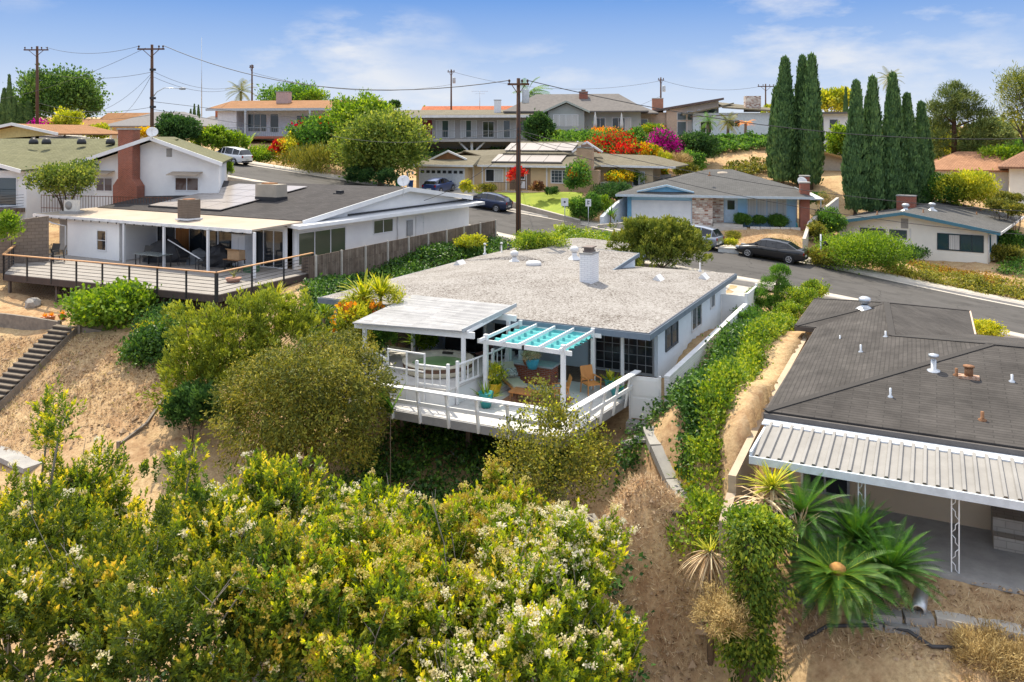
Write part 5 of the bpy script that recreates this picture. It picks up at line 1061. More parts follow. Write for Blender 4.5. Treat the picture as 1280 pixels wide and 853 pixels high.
# ------------------------------------------------------------------ vehicles
TYRE = M('tyre_rubber', (.02,.02,.02), .9); RIM = M('alloy_rim', (.55,.56,.58), .3, metal=.8); RIMD = M('dark_rim', (.10,.10,.11), .4, metal=.5)
CARGLASS = glass('car_glass', (.012,.014,.018), .04); REDL = M('red_lamp', (.30,.01,.012), .25); CLEARL = M('clear_lamp', (.62,.64,.66), .15)
def car(name, label, cat, loc, yaw, pitch, paint, L=4.7, Wd=1.82, Ht=1.45, style='sedan', rim=None):
    T = thing(name, label, cat, loc, 0, 'cars parked on the hillside street'); T.rotation_euler = (0, pitch, yaw)
    w = Wd/2
    # stations from tail to nose: x, half width, sill, beltline
    if style == 'sedan': st = [(0,.80,.42,.80),(.06,.90,.32,.98),(.35,.97,.24,1.04),(.95,1,.2,1.02),(1.5,1,.2,.98),(L*.62,1,.2,.95),(L*.72,1,.2,.93),(L-.75,.97,.22,.82),(L-.25,.90,.26,.70),(L-.04,.78,.32,.58),(L,.70,.40,.52)]
    else: st = [(0,.80,.45,.92),(.05,.92,.34,1.06),(.3,.98,.26,1.06),(.95,1,.22,1.04),(1.5,1,.22,1.02),(L*.62,1,.22,1.0),(L*.72,1,.22,.99),(L-.7,.97,.24,.92),(L-.22,.90,.28,.80),(L-.04,.80,.34,.66),(L,.72,.42,.58)]
    def ring(x, f, lo, hi): return [(x,-w*f*.90,lo),(x,-w*f,lo+.16),(x,-w*f,hi-.20),(x,-w*f*.965,hi-.06),(x,-w*f*.86,hi),(x,-w*f*.4,hi+.025),(x,w*f*.4,hi+.025),(x,w*f*.86,hi),(x,w*f*.965,hi-.06),(x,w*f,hi-.20),(x,w*f,lo+.16),(x,w*f*.90,lo)]
    mb = MB(); V = []; n = 12
    for s in st: V += ring(*s)
    fs = [(i*n+j, i*n+(j+1)%n, (i+1)*n+(j+1)%n, (i+1)*n+j) for i in range(len(st)-1) for j in range(n)]
    mb.add(V, [f[::-1] for f in fs], True); mb.add(V[:n], [tuple(range(n))], False); mb.add(V[-n:], [tuple(range(n))[::-1]], False)
    b = mb.build('body', paint, T)
    # greenhouse
    if style == 'sedan': gs = [(.42,.80,.78,1.0,1.02),(1.15,.85,.70,.99,Ht-.07),(1.9,.88,.70,.97,Ht),(2.6,.88,.69,.95,Ht-.01),(3.0,.87,.68,.94,Ht-.09),(3.75,.84,.78,.88,.90)]
    elif style == 'hatch': gs = [(.04,.80,.74,1.02,1.06),(.42,.85,.68,1.02,Ht-.16),(1.2,.88,.68,1.0,Ht-.03),(2.1,.88,.70,.98,Ht),(2.7,.87,.69,.97,Ht-.08),(3.8,.84,.78,.93,.95)]
    else: gs = [(.06,.82,.76,1.04,1.08),(.45,.87,.70,1.04,Ht-.12),(1.3,.89,.71,1.02,Ht-.01),(2.3,.89,.71,1.0,Ht),(2.75,.88,.70,.99,Ht-.08),(3.55,.85,.78,.97,.99)]
    V = []
    for x, a, c, zb, zt in gs:
        x *= L/4.7; V += [(x,-w*a,zb),(x,-w*c,zt-.03),(x,-w*c*.8,zt),(x,w*c*.8,zt),(x,w*c,zt-.03),(x,w*a,zb)]
    mb = MB(); n = 6; mb.add(V, [(i*n+j, (i+1)*n+j, (i+1)*n+j+1, i*n+j+1) for i in range(len(gs)-1) for j in range(n-1)], False)
    mb.build('windows', CARGLASS, T)
    mb = MB(); k = range(1, len(gs)-1); V = []
    for i in k:
        x, a, c, zb, zt = gs[i]; x *= L/4.7; V += [(x,-w*c-.01,zt-.05),(x,-w*c*.8,zt+.015),(x,w*c*.8,zt+.015),(x,w*c+.01,zt-.05)]
    m = len(V)//4; mb.add(V, [(4*i+j, 4*(i+1)+j, 4*(i+1)+j+1, 4*i+j+1) for i in range(m-1) for j in range(3)], True)
    for s in (-1, 1):
        for i in (1, 2, 3, 4):
            if i >= len(gs)-1: continue
            x, a, c, zb, zt = gs[i]; x *= L/4.7; mb.bar((x,s*(w*a+.004),zb-.02),(x-.04*(i==4),s*(w*c+.006),zt-.03),.07 if i != 3 else .05,.03)
    mb.build('roof', paint, T)
    for x in (.92*L/4.7, L-.95*L/4.7):
        for s in (-1, 1):
            wh = MB().lathe((x, s*(w-.19), .32), [(0,0),(.32,0),(.33,.03),(.33,.18),(.30,.21),(.22,.205)], 20, (0,s,0)).build('wheel', TYRE, T)
            r = MB(); r.lathe((x, s*(w-.19), .32), [(0,.195),(.06,.20),(.07,.18)], 10, (0,s,0)); r.lathe((x, s*(w-.19), .32), [(.18,.19),(.215,.215),(.225,.19)], 18, (0,s,0))
            for q in range(5):
                a = 2*PI*q/5; r.bar((x, s*(w+.003), .32), (x+.2*math.cos(a), s*(w+.003), .32+.2*math.sin(a)), .055, .02, (0,1,0))
            r.build('rim', rim or RIM, wh)
            MB().lathe((x, s*(w-.22), .34), [(0,0),(.39,0),(.39,.222),(.33,.222),(.33,.1)], 20, (0,s,0)).build('wheel_arch', TYRE, T)
    for s in (-1, 1):
        h = st[0][3]; MB().obox((-.015, s*w*.86-(.18 if s > 0 else -.0)*1, .74 if style == 'sedan' else .80), (.2,0,0), (0,.18 if s > 0 else .18,0), (0,0,.14 if style == 'sedan' else .2)).build('tail_light', REDL, T) if s > 0 else MB().obox((-.015,-w*.86,.74 if style == 'sedan' else .80),(.2,0,0),(0,.18,0),(0,0,.14 if style == 'sedan' else .2)).build('tail_light', REDL, T)
        MB().obox((L-.30, s*w*.84-.12, .60 if style == 'sedan' else .70), (.26,-s*.1,0), (0,.22,0), (0,0,.11)).build('headlight', CLEARL, T)
        x = 3.15*L/4.7; MB().obox((x, s*(w*.9) if s > 0 else -w*.9-.24, .98), (.1,0,0), (0,.24,0), (0,0,.14)).build('mirror', paint, T)
        mb = MB()
        for x in (1.75, 2.8): mb.box(x*L/4.7-.1, x*L/4.7+.1, s*(w+.0)-.012, s*(w+.0)+.012, .80, .835)
        mb.build('door_handles', paint, T)
    MB().box(-.02,.03,-.24,.24,.55,.68).build('number_plate', M('pale_plate', (.62,.62,.58), .5), T)
    MB().box(-.035,.1,-w*.8,w*.8,.36,.48).box(L-.08,L+.012,-w*.6,w*.6,.34,.46).build('bumper_trim', TYRE, T)
    return T
def paint(n, c, m=.3, r=.28): return M(n, c, r, tuple(x*.97 for x in c), 2, spec=.5, metal=m, coat=.6)
def parked(x, d, name, label, cat, pm, **kw):
    i = rl_near(x); p = offs(i, d, .01); t = (RL[i+1]-RL[i-1]).normalized(); f = -t       # nose uphill
    L = kw.get('L', 4.7); p = p-f*L/2
    return car(name, label, cat, tuple(p), math.atan2(f.y, f.x), -math.asin(f.z), pm, **kw)
dd = RW-1.15
def rx(u, v=0):                                                   # plan x on the far lane seen in column u
    return min((offs(i, dd) for i in range(len(RL))), key=lambda p: abs(HX+F*p.x/p.y-u)).x
def rxi(u): return RL[min(range(len(RL)), key=lambda i: abs(HX+F*offs(i, dd).x/offs(i, dd).y-u))].x
parked(rxi(961), dd, 'black_sedan', 'black sedan parked at the kerb in front of the dry yard of the blue house', 'car', paint('black_paint', (.012,.012,.014), .2), L=4.9, Wd=1.85, Ht=1.46)
parked(rxi(873), dd, 'silver_suv', 'silver grey sport utility car parked half behind the pine bush', 'car', paint('silver_paint', (.30,.33,.38), .6), L=4.7, Wd=1.88, Ht=1.66, style='suv', rim=RIMD)
parked(rxi(611), dd, 'navy_hatchback', 'navy blue hatchback parked at the kerb below the green lawn', 'car', paint('navy_paint', (.012,.025,.07), .3), L=4.5, Wd=1.76, Ht=1.50, style='hatch')
parked(rxi(289), dd-.2, 'white_suv', 'white sport utility car parked far up the street at the left', 'car', paint('white_car_paint', (.72,.73,.75), .0), L=4.6, Wd=1.86, Ht=1.66, style='suv')
p = FB.w(3.9, -4.6, 4.72); q = FB.w(3.9, -.3, 4.8); p.z = max(gz(p.x, p.y)+.08, 4.4)
car('blue_hatchback', 'blue hatchback with roof reflections parked in the tan house driveway facing the garage', 'car', tuple(p), FB.a+PI/2, -.06, paint('blue_paint', (.02,.05,.16), .3), L=4.4, Wd=1.75, Ht=1.5, style='hatch')
# ------------------------------------------------------------------ utility poles and wires
TOP = {}
def pole(key, label, u, vt, Y, zb, arm=None, r=.15, transformer=0, arms2=False, angle=0.0):
    t = W(u, vt, Y); o = thing('utility_pole', label, 'utility pole', (t.x, t.y, zb), angle, 'wooden utility poles'); h = t.z-zb
    MB().tube([(0,0,-.5),(0,0,h*.5),(0,0,h)], [r*1.15, r, r*.75], 10).build('shaft', POLEW, o)
    TOP[key] = lambda dx, dz: Vector((t.x+dx*math.cos(angle), t.y+dx*math.sin(angle), t.z+dz))
    if arm:
        m = MB(); m.box(-arm,arm,-r-.1,-r,-.0+h-.5,h-.36); m.bar((-arm*.6,-r-.05,h-.48),(0,-r-.02,h-1.15),.05); m.bar((arm*.6,-r-.05,h-.48),(0,-r-.02,h-1.15),.05); a = m.build('crossarm', POLEW, o)
        for x in ((-arm+.12, -arm*.35, arm*.45, arm-.12) if not arms2 else (-arm+.12, arm-.12, arm-.5)): MB().lathe((x,-r-.05,h-.36), [(0,0),(.05,.0),(.035,.08),(.085,.12),(.085,.18),(.05,.26),(0,.28)], 10).build('insulator', M('brown_porcelain', (.06,.03,.02), .3), a)
    if transformer:
        MB().lathe((.48,-.1,h-2.3), [(0,0),(.24,0),(.26,.05),(.26,.85),(.2,.95),(0,1.0)], 14).build('transformer', M('pale_grey_steel', (.42,.45,.47), .5), o)
        MB().bar((.1,-.05,h-1.8),(.4,-.1,h-1.8),.1).build('bracket', GALV, o)
    return o
p5 = pole('p5', 'tall brown utility pole in the middle beside the street, with a single crossarm', 648, 98, 57.5, 2.6, .75, .17, arms2=True)
h5 = W(648,98,57.5).z-2.6
MB().lathe((.5,-.1,h5-1.75), [(0,0),(.24,0),(.25,.05),(.25,.95),(0,1.0)], 14).build('transformer', M('pale_grey_steel', (.42,.45,.47), .5), p5)
MB().tube([(.02,-.2,h5-1.0),(.05,-.22,h5-3),(.0,-.2,h5-6),(.0,-.19,0)], .03, 5).build('cable_conduit', BLACK, p5)
for z in (h5-3.6, h5-4.0, h5-4.4): MB().cbox(0,-.2,z,.16,.2,.18).build('cable_bracket', BLACK, p5)
pole('p2', 'brown utility pole with a curved street light arm left of the orange roof house', 190, 56, 76, 6.8, 1.25, .16, arms2=True, angle=-.05)
o2 = [o for o in C.objects if o.name.startswith('utility_pole')][-1]; zt = W(190,56,76).z
hL = zt-6.8
mb = MB(); k = W(228,111,75); dx = k.x-W(190,56,76).x; zz0 = k.z-6.8
mb.tube([(0,-.1,zz0-.9),(.5,-.1,zz0-.25),(1.2,-.1,zz0+.12),(dx-.6,-.1,zz0+.05)], .04, 6); lp = mb.build('lamp_arm', GALV, o2)
MB().lathe((dx-.65,-.1,zz0+.04), [(0,0),(.07,.05),(.12,.3),(.10,.62),(0,.7)], 10, (1,0,0)).build('lamp_head', M('lamp_grey', (.32,.33,.34), .5), lp)
for z in (hL-2.4, hL-5.0, hL-5.8): MB().cbox(.15,-.15,z,.5,.2,.2).build('cable_bracket', BLACK, o2)
pole('p1', 'brown utility pole with crossarm at the far left before the leafy tree', 46.5, 58, 92, 8, 1.35, .17, arms2=False)
pole('p3', 'slim bare utility pole behind the orange roof house', 315, 81, 128, 9.5, .35, .14, arms2=True)
pole('p4', 'utility pole with transformer behind the orange tile roof', 564, 87, 138, 9, .6, .15, 1, True)
pole('p6', 'utility pole with transformer behind the modern house', 826, 97, 134, 9, .5, .15, 1, True)
pole('p7', 'thin utility pole with wide crossarm beside the pale blue house', 957, 105, 132, 9, 1.3, .13)
def wire(a, b, sag, label, r=.018, n=18):
    a, b = Vector(a), Vector(b); q = a; pts = [a.lerp(b, i/n)-q-Z1*sag*4*(i/n)*(1-i/n) for i in range(n+1)]
    o = MB().tube(pts, r, 4, False).build('overhead_wire', M('black_wire', (.05,.05,.055), .6)); o.location = q
    return tag(o, label, 'wire', 'overhead wires')
t = TOP
wire(t['p5'](-.63,-.15), t['p2'](1.1,-.1), 2.0, 'heavy overhead wire from the middle pole to the street light pole', .03)
wire(t['p5'](.63,-.15), W(1350,170,66), 1.6, 'heavy overhead wire running right from the middle pole across the sky', .028)
wire(t['p5'](0,-3.6), W(1380,268,48), 1.2, 'lower service wire running right from the middle pole past the blue house', .018)
wire(t['p5'](0,-4.1), W(1400,300,50), 1.4, 'lowest service wire running right from the middle pole over the cream roof', .018)
wire(t['p5'](0,-4.4), FL.w(.5,12,5.6), .5, 'service drop from the middle pole down to the charcoal roof house', .018)
wire(t['p5'](0,-3.4), W(415,170,74), .8, 'thin wire from the middle pole running left in front of the big green tree', .016)
wire(t['p5'](0,-4.0), FB.w(9,4,9.2), .5, 'service drop from the middle pole to the tan house roof', .016)
wire(t['p5'](0,-3.7), FB.w(17,3,9.0), .4, 'sloping service wire over the solar roof of the tan house', .016)
for i, (dz, lb) in enumerate(((0,'topmost'),(-2.4,'second'),(-5.6,'third'),(-6.3,'lowest'))):
    wire(t['p1'](.9 if i == 0 else .1, -.1+dz*1.1), t['p2'](-1.1 if i == 0 else 0, -.1+dz), .7, f'{lb} wire between the two poles at the left', .018)
for i, (dz, lb) in enumerate(((-2.4,'upper'),(-2.9,'lower'))):
    wire(t['p2'](0,dz), t['p3'](0,-1.5+dz*.3), 1.6, f'{lb} wire from the street light pole to the slim pole', .018)
wire(t['p2'](0,-5.2), W(700,166,190), 1.0, 'low wire from the street light pole along the ridge roofs', .02)
wire(t['p2'](0,-5.9), W(640,173,160), 1.6, 'lowest long wire from the street light pole along the ridge', .02)
wire(t['p2'](0,-2.6), W(110,142,96), .8, 'service wire dropping left from the street light pole', .018)
wire(t['p2'](0,-2.7), W(150,146,110), .6, 'service wire dropping toward the far grey bungalow', .018)
wire(t['p2'](-.6,-.3), W(-60,130,100), 1.2, 'wire from the street light pole leaving past the left edge', .018)
wire(t['p3'](0,-1.2), t['p4'](0,-2.5), 1.8, 'far wire between the slim pole and the tile roof pole', .022)
wire(t['p4'](.3,-.4), t['p6'](-.3,-.6), 2.0, 'far wire between the two transformer poles', .022)
wire(t['p6'](.3,-.5), t['p7'](-.8,-.4), 1.0, 'far wire from the transformer pole to the wide crossarm pole', .022)
wire(t['p6'](0,-3.0), W(640,180,120), .8, 'service wire sloping left from the modern house pole', .02)
o = MB().tube([(0,0,0),(0,0,9.5)], [.06,.025], 5).build('radio_mast', GALV); o.location = W(252,146,100); tag(o, 'thin bare radio mast against the sky at the left', 'mast')
# ------------------------------------------------------------------ signs, bollards, bins
def signpost(name, label, u, vb, Y, h, w_, hs, marks):
    p = W(u, vb, Y); p.z = min(p.z, gz(p.x, p.y)+.05); T = thing(name, label, 'sign', tuple(p), -.25)
    MB().tube([(0,0,-.1),(0,0,h)], .035, 6).build('post', GALV, T)
    s = MB().box(-w_/2,w_/2,-.06,-.045,h-hs,h).build('plate', M('sign_white', (.76,.76,.76), .5), T)
    mb = MB()
    for a, b, c, d in marks: mb.box(a*w_,b*w_,-.066,-.061,h-hs+c*hs,h-hs+d*hs)
    mb.build('marking', M('sign_dark', (.03,.03,.05), .6), s); return T
signpost('kerb_sign', 'small white roadside sign with dark marking standing in the round hedge below the lawn end', 735.5, 262, 70.6, 2.4, .48, .62, ((-.16,-.02,.25,.8),(.02,.2,.62,.78),(.02,.18,.3,.42)))
signpost('kerb_sign', 'white square sign with small blue mark in front of the tan house window', 706, 247, 71, 2.3, .62, .68, ((-.12,.12,.4,.62),))
T = thing('sign_post', 'bare galvanised sign post with an oval plate seen edge on beside the big round shrub', 'sign', tuple(onground(W(1026,331,60))))
MB().tube([(0,0,-.2),(0,0,2.45)], .06, 8).build('post', GALV, T); MB().lathe((.32,0,1.75), [(0,0),(.2,0),(.2,.02),(0,.02)], 14, (0,-1,0)).build('plate', BLACK, T)
for u, lb in ((626,'left'),(635.5,'right')):
    q = W(u,290,55.5); q.z = gz(q.x, q.y); o = thing('bollard', f'{lb} dark metal post of the pair beside the middle pole', 'bollard', tuple(q), 0, 'dark posts beside the pole')
    MB().tube([(0,0,-.2),(0,0,1.0)], .09, 8).lathe((0,0,1.0), [(.09,0),(.07,.05),(0,.07)], 8).build('shaft', M('dark_bollard', (.05,.05,.055), .6), o)
def bin_(label, p, col, rz=0):
    o = thing('wheelie_bin', label, 'bin', tuple(p), rz, 'wheeled refuse bins'); m = M('bin_'+label.split()[0], col, .5)
    MB().prism([(-.24,-.3,.06),(.24,-.3,.06),(.3,-.36,.95),(-.3,-.36,.95)], (0,.66,0)).build('body', m, o); MB().box(-.32,.32,-.4,.34,.952,1.02).box(-.26,.26,.34,.42,.93,1.0).build('lid', m, o)
    for s in (-1,1): MB().cyl((s*.25,.3,.1), .1, s*.05, 10, (1,0,0)).build('wheel', TYRE, o)
bin_('blue wheeled bin beside the red chimneys of the blue house', onground(W(1012,268,77)), (.03,.08,.30))
bin_('green wheeled bin against the left end of the tan house', onground(W(498,233,86)), (.02,.22,.10))
bin_('cobalt wheeled bin beside the green one at the tan house', onground(W(513,238,85)), (.02,.10,.34), .1)
T = thing('lamp_post', 'white post with bracket lamp at the left end of the tan house', 'lamp post', tuple(onground(W(509.5,236,82))))
MB().cbox(0,0,-.1,.14,.14,2.1).build('post', WHITE, T); MB().bar((0,0,1.9),(.5,0,2.0),.05).build('bracket', WHITE, T); MB().lathe((.5,0,1.65), [(0,0),(.09,.02),(.12,.22),(.02,.32)], 8).build('lantern', GALV, T)
for i, (u, v, lb) in enumerate(((744,163,'left'),(777,164,'right'))):
    o = thing('closed_umbrella', f'{lb} closed white patio umbrella on the terrace of the low taupe wing', 'umbrella', tuple(W(u, v+6, 112)), 0, 'closed patio umbrellas')
    MB().tube([(0,0,0),(0,0,3.1)], .04, 6).build('pole', GALV, o); MB().lathe((0,0,1.0), [(.05,0),(.30,.05),(.26,.6),(.18,1.4),(.05,2.05)], 10).build('canopy', CURTAIN, o)
o = thing('garden_cushion', 'round turquoise pool toy leaning beside the clipped green balls of the blue house', 'garden toy', tuple(onground(W(990,284,71.5))))
MB().lathe((0,0,.0), [(.0,0),(.42,.05),(.5,.35),(.46,.7),(.3,.85),(0,.9)], 14).build('shell', M('turquoise_plastic', (.10,.52,.60), .5), o)
# ------------------------------------------------------------------ things on the white deck
def pot(name, label, p, r, h, col, cat='flower pot', group='planted pots on the white deck', mat=None):
    o = thing(name, label, cat, tuple(p), 0, group)
    MB().lathe((0,0,0), [(0,0),(r*.62,0),(r*.9,h*.6),(r,h*.95),(r*1.06,h),(r*.92,h),(r*.88,h*.9),(0,h*.88)], 18).build('pot', mat or M('glaze_'+name+label[:6].replace(' ','_'), col, .3, spec=.5), o)
    return o
TEALG = (.03,.30,.30)
POTS = {}
def fz(u, v, z): return FM.w(*FM.z(u, v, z))
POTS['blue'] = pot('plant_pot', 'bright blue glazed pot of dried brown flowers on the brick counter', fz(665.5,461,.80), .29, .42, (.06,.40,.56))
POTS['clay'] = pot('plant_pot', 'small clay pot behind the blue pot on the brick counter', fz(658,456,.80), .16, .26, (.40,.15,.06))
POTS['orange'] = pot('plant_pot', 'wide bright orange pot on the deck by the brick counter', fz(683.5,478,.02), .40, .45, (.62,.10,.02))
POTS['yellow'] = pot('plant_pot', 'yellow pot with a yellow green plant beside the lounger', fz(618.5,494,.02), .27, .48, (.75,.47,.02))
POTS['teal'] = pot('plant_pot', 'tall teal pot behind the leaning rail at the deck edge', fz(607.5,509,.02), .28, .55, TEALG)
POTS['aqua'] = pot('plant_pot', 'aqua pot with spotted yellow leaves at the right end of the deck', fz(764,487,.02), .28, .42, (.04,.34,.36))
POTS['rail'] = pot('plant_pot', 'dark teal pot with a cactus close to the right railing', fz(771,497,.02), .26, .40, (.02,.22,.24))
POTS['tub'] = pot('plant_pot', 'pale pot with a leafy plant behind the hot tub', fz(531,452,.02), .25, .6, (.5,.5,.48))
def lounger(label, p, rz, tilt=.62, cushion=True):
    o = thing('sun_lounger', label, 'sun lounger', tuple(p), rz, 'wooden seats on the white deck')
    mb = MB()
    for s in (-.3,.3): mb.bar((-1.0,s,.32),(.75,s,.32),.05,.08)
    mb.build('frame', WOODH, o)
    for x in (-.85,.45):
        for s in (-.3,.3): MB().bar((x,s,0),(x+.06,s,.30),.05).build('leg', WOODH, o)
    MB().slab([(-1.0,-.28,.42),(.25,-.28,.42),(.25,.28,.42),(-1.0,.28,.42)], .07).build('seat_cushion', M('sand_cushion', (.50,.44,.33), .9), o)
    c, s_ = math.cos(tilt), math.sin(tilt)
    MB().obox((.27,-.28,.37),(.78*c,0,.78*s_),(0,.56,0),(-.07*s_,0,.07*c)).build('back_cushion', M('sand_cushion', (.50,.44,.33), .9), o)
    if cushion: MB().obox((.12,-.24,.45),(.36*c,0,.36*s_),(0,.46,0),(-.13*s_,0,.13*c)).build('pillow', brick('black_white_pattern', (.65,.64,.6), (.05,.05,.06), (.3,.3,.3), .06, .05, .006), o)
    return o
lounger('wooden sun lounger with sand cushion and patterned pillow beside the brick counter', fz(641,487,.02), FM.a+2.35)
def chair(name, label, p, rz, frame, seat, h=.42, group=None, cat='chair', arms=True):
    o = thing(name, label, cat, tuple(p), rz, group)
    MB().slab([(-.27,-.26,h),(.27,-.26,h),(.27,.26,h),(-.27,.26,h)], .05).build('seat', seat, o)
    MB().slab([(-.27,.26,h+.08),(.27,.26,h+.08),(.27,.42,h+.58),(-.27,.42,h+.58)], .04).build('backrest', seat, o)
    for x in (-.28,.28):
        MB().bar((x,-.25,0),(x,-.25,h+.2),.035).build('leg', frame, o); MB().bar((x,.34,0),(x,.27,h+.2),.035).build('leg', frame, o)
        if arms: MB().bar((x,-.27,h+.21),(x,.32,h+.22),.05,.03).build('armrest', frame, o)
    return o
G2 = 'wooden seats on the white deck'
chair('folding_chair', 'folding wooden chair with slanted arms near the right pergola post', fz(739,492,.02), FM.a+.9, WOODH, WOODH, .42, G2)
chair('folding_chair', 'folding wooden chair half hidden by the thin tree in front of the deck', fz(700,503,.02), FM.a-1.0, WOODH, WOODH, .42, G2)
o = thing('coffee_table', 'low reddish wooden table between the lounger and the railing', 'table', tuple(fz(655,503,.02)), FM.a)
MB().box(-.5,.5,-.32,.32,.38,.43).build('tabletop', M('teak_orange', (.46,.19,.06), .6, (.36,.14,.045), 6), o)
for x in (-.44,.44):
    for y in (-.26,.26): MB().cbox(x,y,0,.05,.05,.379).build('leg', WOODB, o)
o = thing('floor_rug', 'worn terracotta coloured rug on the white deck boards', 'rug', tuple(fz(672,500,.004)), FM.a); MB().box(-1.2,1.2,-.8,.8,0,.012).build('rug', M('terracotta_rug', (.34,.16,.09), .95, (.22,.12,.08), 6), o)
o = thing('round_table', 'round black table with a cream candle under the patio cover', 'table', tuple(FM.w(-6.55,.9,.03)), FM.a)
MB().lathe((0,0,.70), [(0,0),(.5,0),(.5,.04),(0,.04)], 20).build('tabletop', BLACK, o); MB().tube([(0,0,0),(0,0,.70)], .05, 8).build('stem', BLACK, o); MB().lathe((0,0,0), [(0,0),(.25,0),(.25,.03),(0,.03)], 14).build('base', BLACK, o)
o = thing('candle', 'cream pillar candle on the round black table', 'candle', tuple(FM.w(-6.55,.9,.771))); MB().cyl((0,0,0), .1, .16, 12).build('wax', M('cream_wax', (.72,.66,.48), .6), o)
ROSE = M('rose_fabric', (.42,.22,.19), .9)
chair('armchair', 'dusty pink armchair right of the round black table', FM.w(-5.85,1.5,.03), FM.a+.5, BLACK, ROSE, .42, 'pink armchairs under the patio cover')
chair('armchair', 'dusty pink armchair behind the hot tub', FM.w(-8.0,1.3,.03), FM.a-.3, BLACK, ROSE, .42, 'pink armchairs under the patio cover')
o = thing('barbecue_grill', 'covered black barbecue in the dark corner of the patio', 'grill', tuple(FM.w(-9.7,1.9,.03)), FM.a); MB().prism([(-.5,-.3,.3),(.5,-.3,.3),(.45,-.3,.95),(.3,-.3,1.15),(-.3,-.3,1.15),(-.45,-.3,.95)], (0,.6,0)).build('hood', BLACK, o)
for x in (-.42,.42):
    for y in (-.24,.24): MB().cbox(x,y,0,.05,.05,.32).build('leg', BLACK, o)
# ------------------------------------------------------------------ things on the long deck
def lw(x, y, z=2.5): return FL.w(x, y, z)
MESHC = M('dark_mesh_fabric', (.07,.065,.06), .8)
gL = 'dark chairs on the long deck'
for x, y, a, lb in ((-14.9,-5.2,.3,'dark mesh chair at the left end of the long deck by the small window'),(-13.9,-5.4,-.5,'second dark mesh chair at the left end of the long deck, turned away'),
                  (-9.0,-3.0,.5,'dark mesh chair beside the covered heap under the porch'),(-6.4,-2.4,2.6,'dark mesh chair behind the second porch post from the right'),(-4.2,-3.0,-.4,'dark mesh chair in front of the sliding glass under the porch'),
                  (-2.9,-2.0,.6,'dark mesh chair nearest the cardboard box')): chair('patio_chair', lb, lw(x,y), FL.a+a, BLACK, MESHC, .42, gL)
o = thing('patio_table', 'long glass topped patio table under the porch in front of the covered heap', 'table', tuple(lw(-7.6,-3.6)), FL.a)
MB().box(-1.1,1.1,-.5,.5,.70,.735).build('tabletop', M('grey_glass_top', (.20,.23,.23), .15), o)
for x in (-1,1):
    for y in (-.42,.42): MB().cbox(x,y,0,.05,.05,.699).build('leg', BLACK, o)
def heap(name, label, cat, p, rx_, ry, rz_, mat, seed, rz=0):
    r = random.Random(seed); n, m = 14, 7; V = []; 
    for j in range(m):
        t_ = j/(m-1)
        for i in range(n):
            a = 2*PI*i/n; k = math.cos(t_*PI/2)**.6*(1+.18*math.sin(3*a+seed)+r.uniform(-.1,.1)); V.append((rx_*k*math.cos(a), ry*k*math.sin(a), rz_*t_*(1+r.uniform(-.06,.06))))
    o = thing(name, label, cat, tuple(p), rz); MB().add(V, [(j*n+i, j*n+(i+1)%n, (j+1)*n+(i+1)%n, (j+1)*n+i) for j in range(m-1) for i in range(n)], False).build('cover', mat, o); return o
heap('covered_furniture', 'heap of patio furniture under a black cover below the porch', 'covered furniture', lw(-8.6,-1.8), 1.3, .8, 1.5, M('black_tarpaulin', (.03,.03,.033), .5), 3)
heap('cushion_pile', 'pile of grey cushions beside the long table under the porch', 'cushion pile', lw(-6.2,-1.5), .8, .6, .9, M('grey_cushion', (.17,.18,.19), .9), 8)
heap('covered_furniture', 'low black covered lounge against the sliding doors under the porch', 'covered furniture', lw(-4.3,-1.6), .9, .6, 1.3, MT['black_tarpaulin'], 11)
o = thing('wall_cabinet', 'white cabinet standing by the sliding doors under the porch', 'cabinet', tuple(lw(-3.0,-1.1)), FL.a); MB().box(-.55,.55,-.3,.3,.05,1.9).build('body', WHITE2, o); MB().box(-.54,-.01,-.33,-.302,.1,1.86).build('door', WHITE, o); MB().box(.01,.54,-.33,-.302,.1,1.86).build('door', WHITE, o)
CARD = M('cardboard', (.42,.27,.15), .9)
o = thing('side_table', 'small dark table carrying a cardboard box under the porch', 'table', tuple(lw(-2.0,-2.6)), FL.a); MB().box(-.6,.6,-.3,.3,.66,.70).build('tabletop', WOODB, o)
for x in (-.54,.54):
    for y in (-.24,.24): MB().cbox(x,y,0,.05,.05,.659).build('leg', BLACK, o)
o = thing('cardboard_box', 'brown cardboard box with printed panel on the small porch table', 'box', tuple(lw(-1.85,-2.6,3.203)), FL.a+.1); MB().box(-.42,.42,-.24,.24,0,.5).build('carton', CARD, o); MB().slab([(-.42,-.24,.505),(.42,-.24,.505),(.42,-.42,.62),(-.42,-.42,.62)], .01).build('flap', CARD, o)
o = thing('storage_crate', 'green and clear storage tub below the cardboard box table', 'crate', tuple(lw(-1.0,-2.3)), FL.a); MB().prism([(-.35,-.25,0),(.35,-.25,0),(.4,-.25,.4),(-.4,-.25,.4)], (0,.5,0)).build('tub', M('green_tub', (.05,.12,.06), .5), o); MB().box(-.42,.42,-.28,.28,.401,.46).build('lid', M('clear_lid', (.4,.42,.42), .3), o)
o = thing('white_pipe', 'long white pole leaning across the clutter under the porch', 'pole', tuple(lw(-7.2,-2.9,4.0)), FL.a); MB().tube([(0,0,0),(3.2,-.3,-.9)], .035, 6).build('shaft', WHITE, o)
o = thing('clay_planter', 'shallow clay planter with a sparse plant at the right end of the long deck', 'flower pot', tuple(lw(.6,-5.0)), 0); MB().lathe((0,0,0), [(0,0),(.3,0),(.42,.22),(.38,.22),(0,.18)], 16).build('pot', M('dusty_clay', (.40,.22,.16), .9), o); POTS['planter'] = o
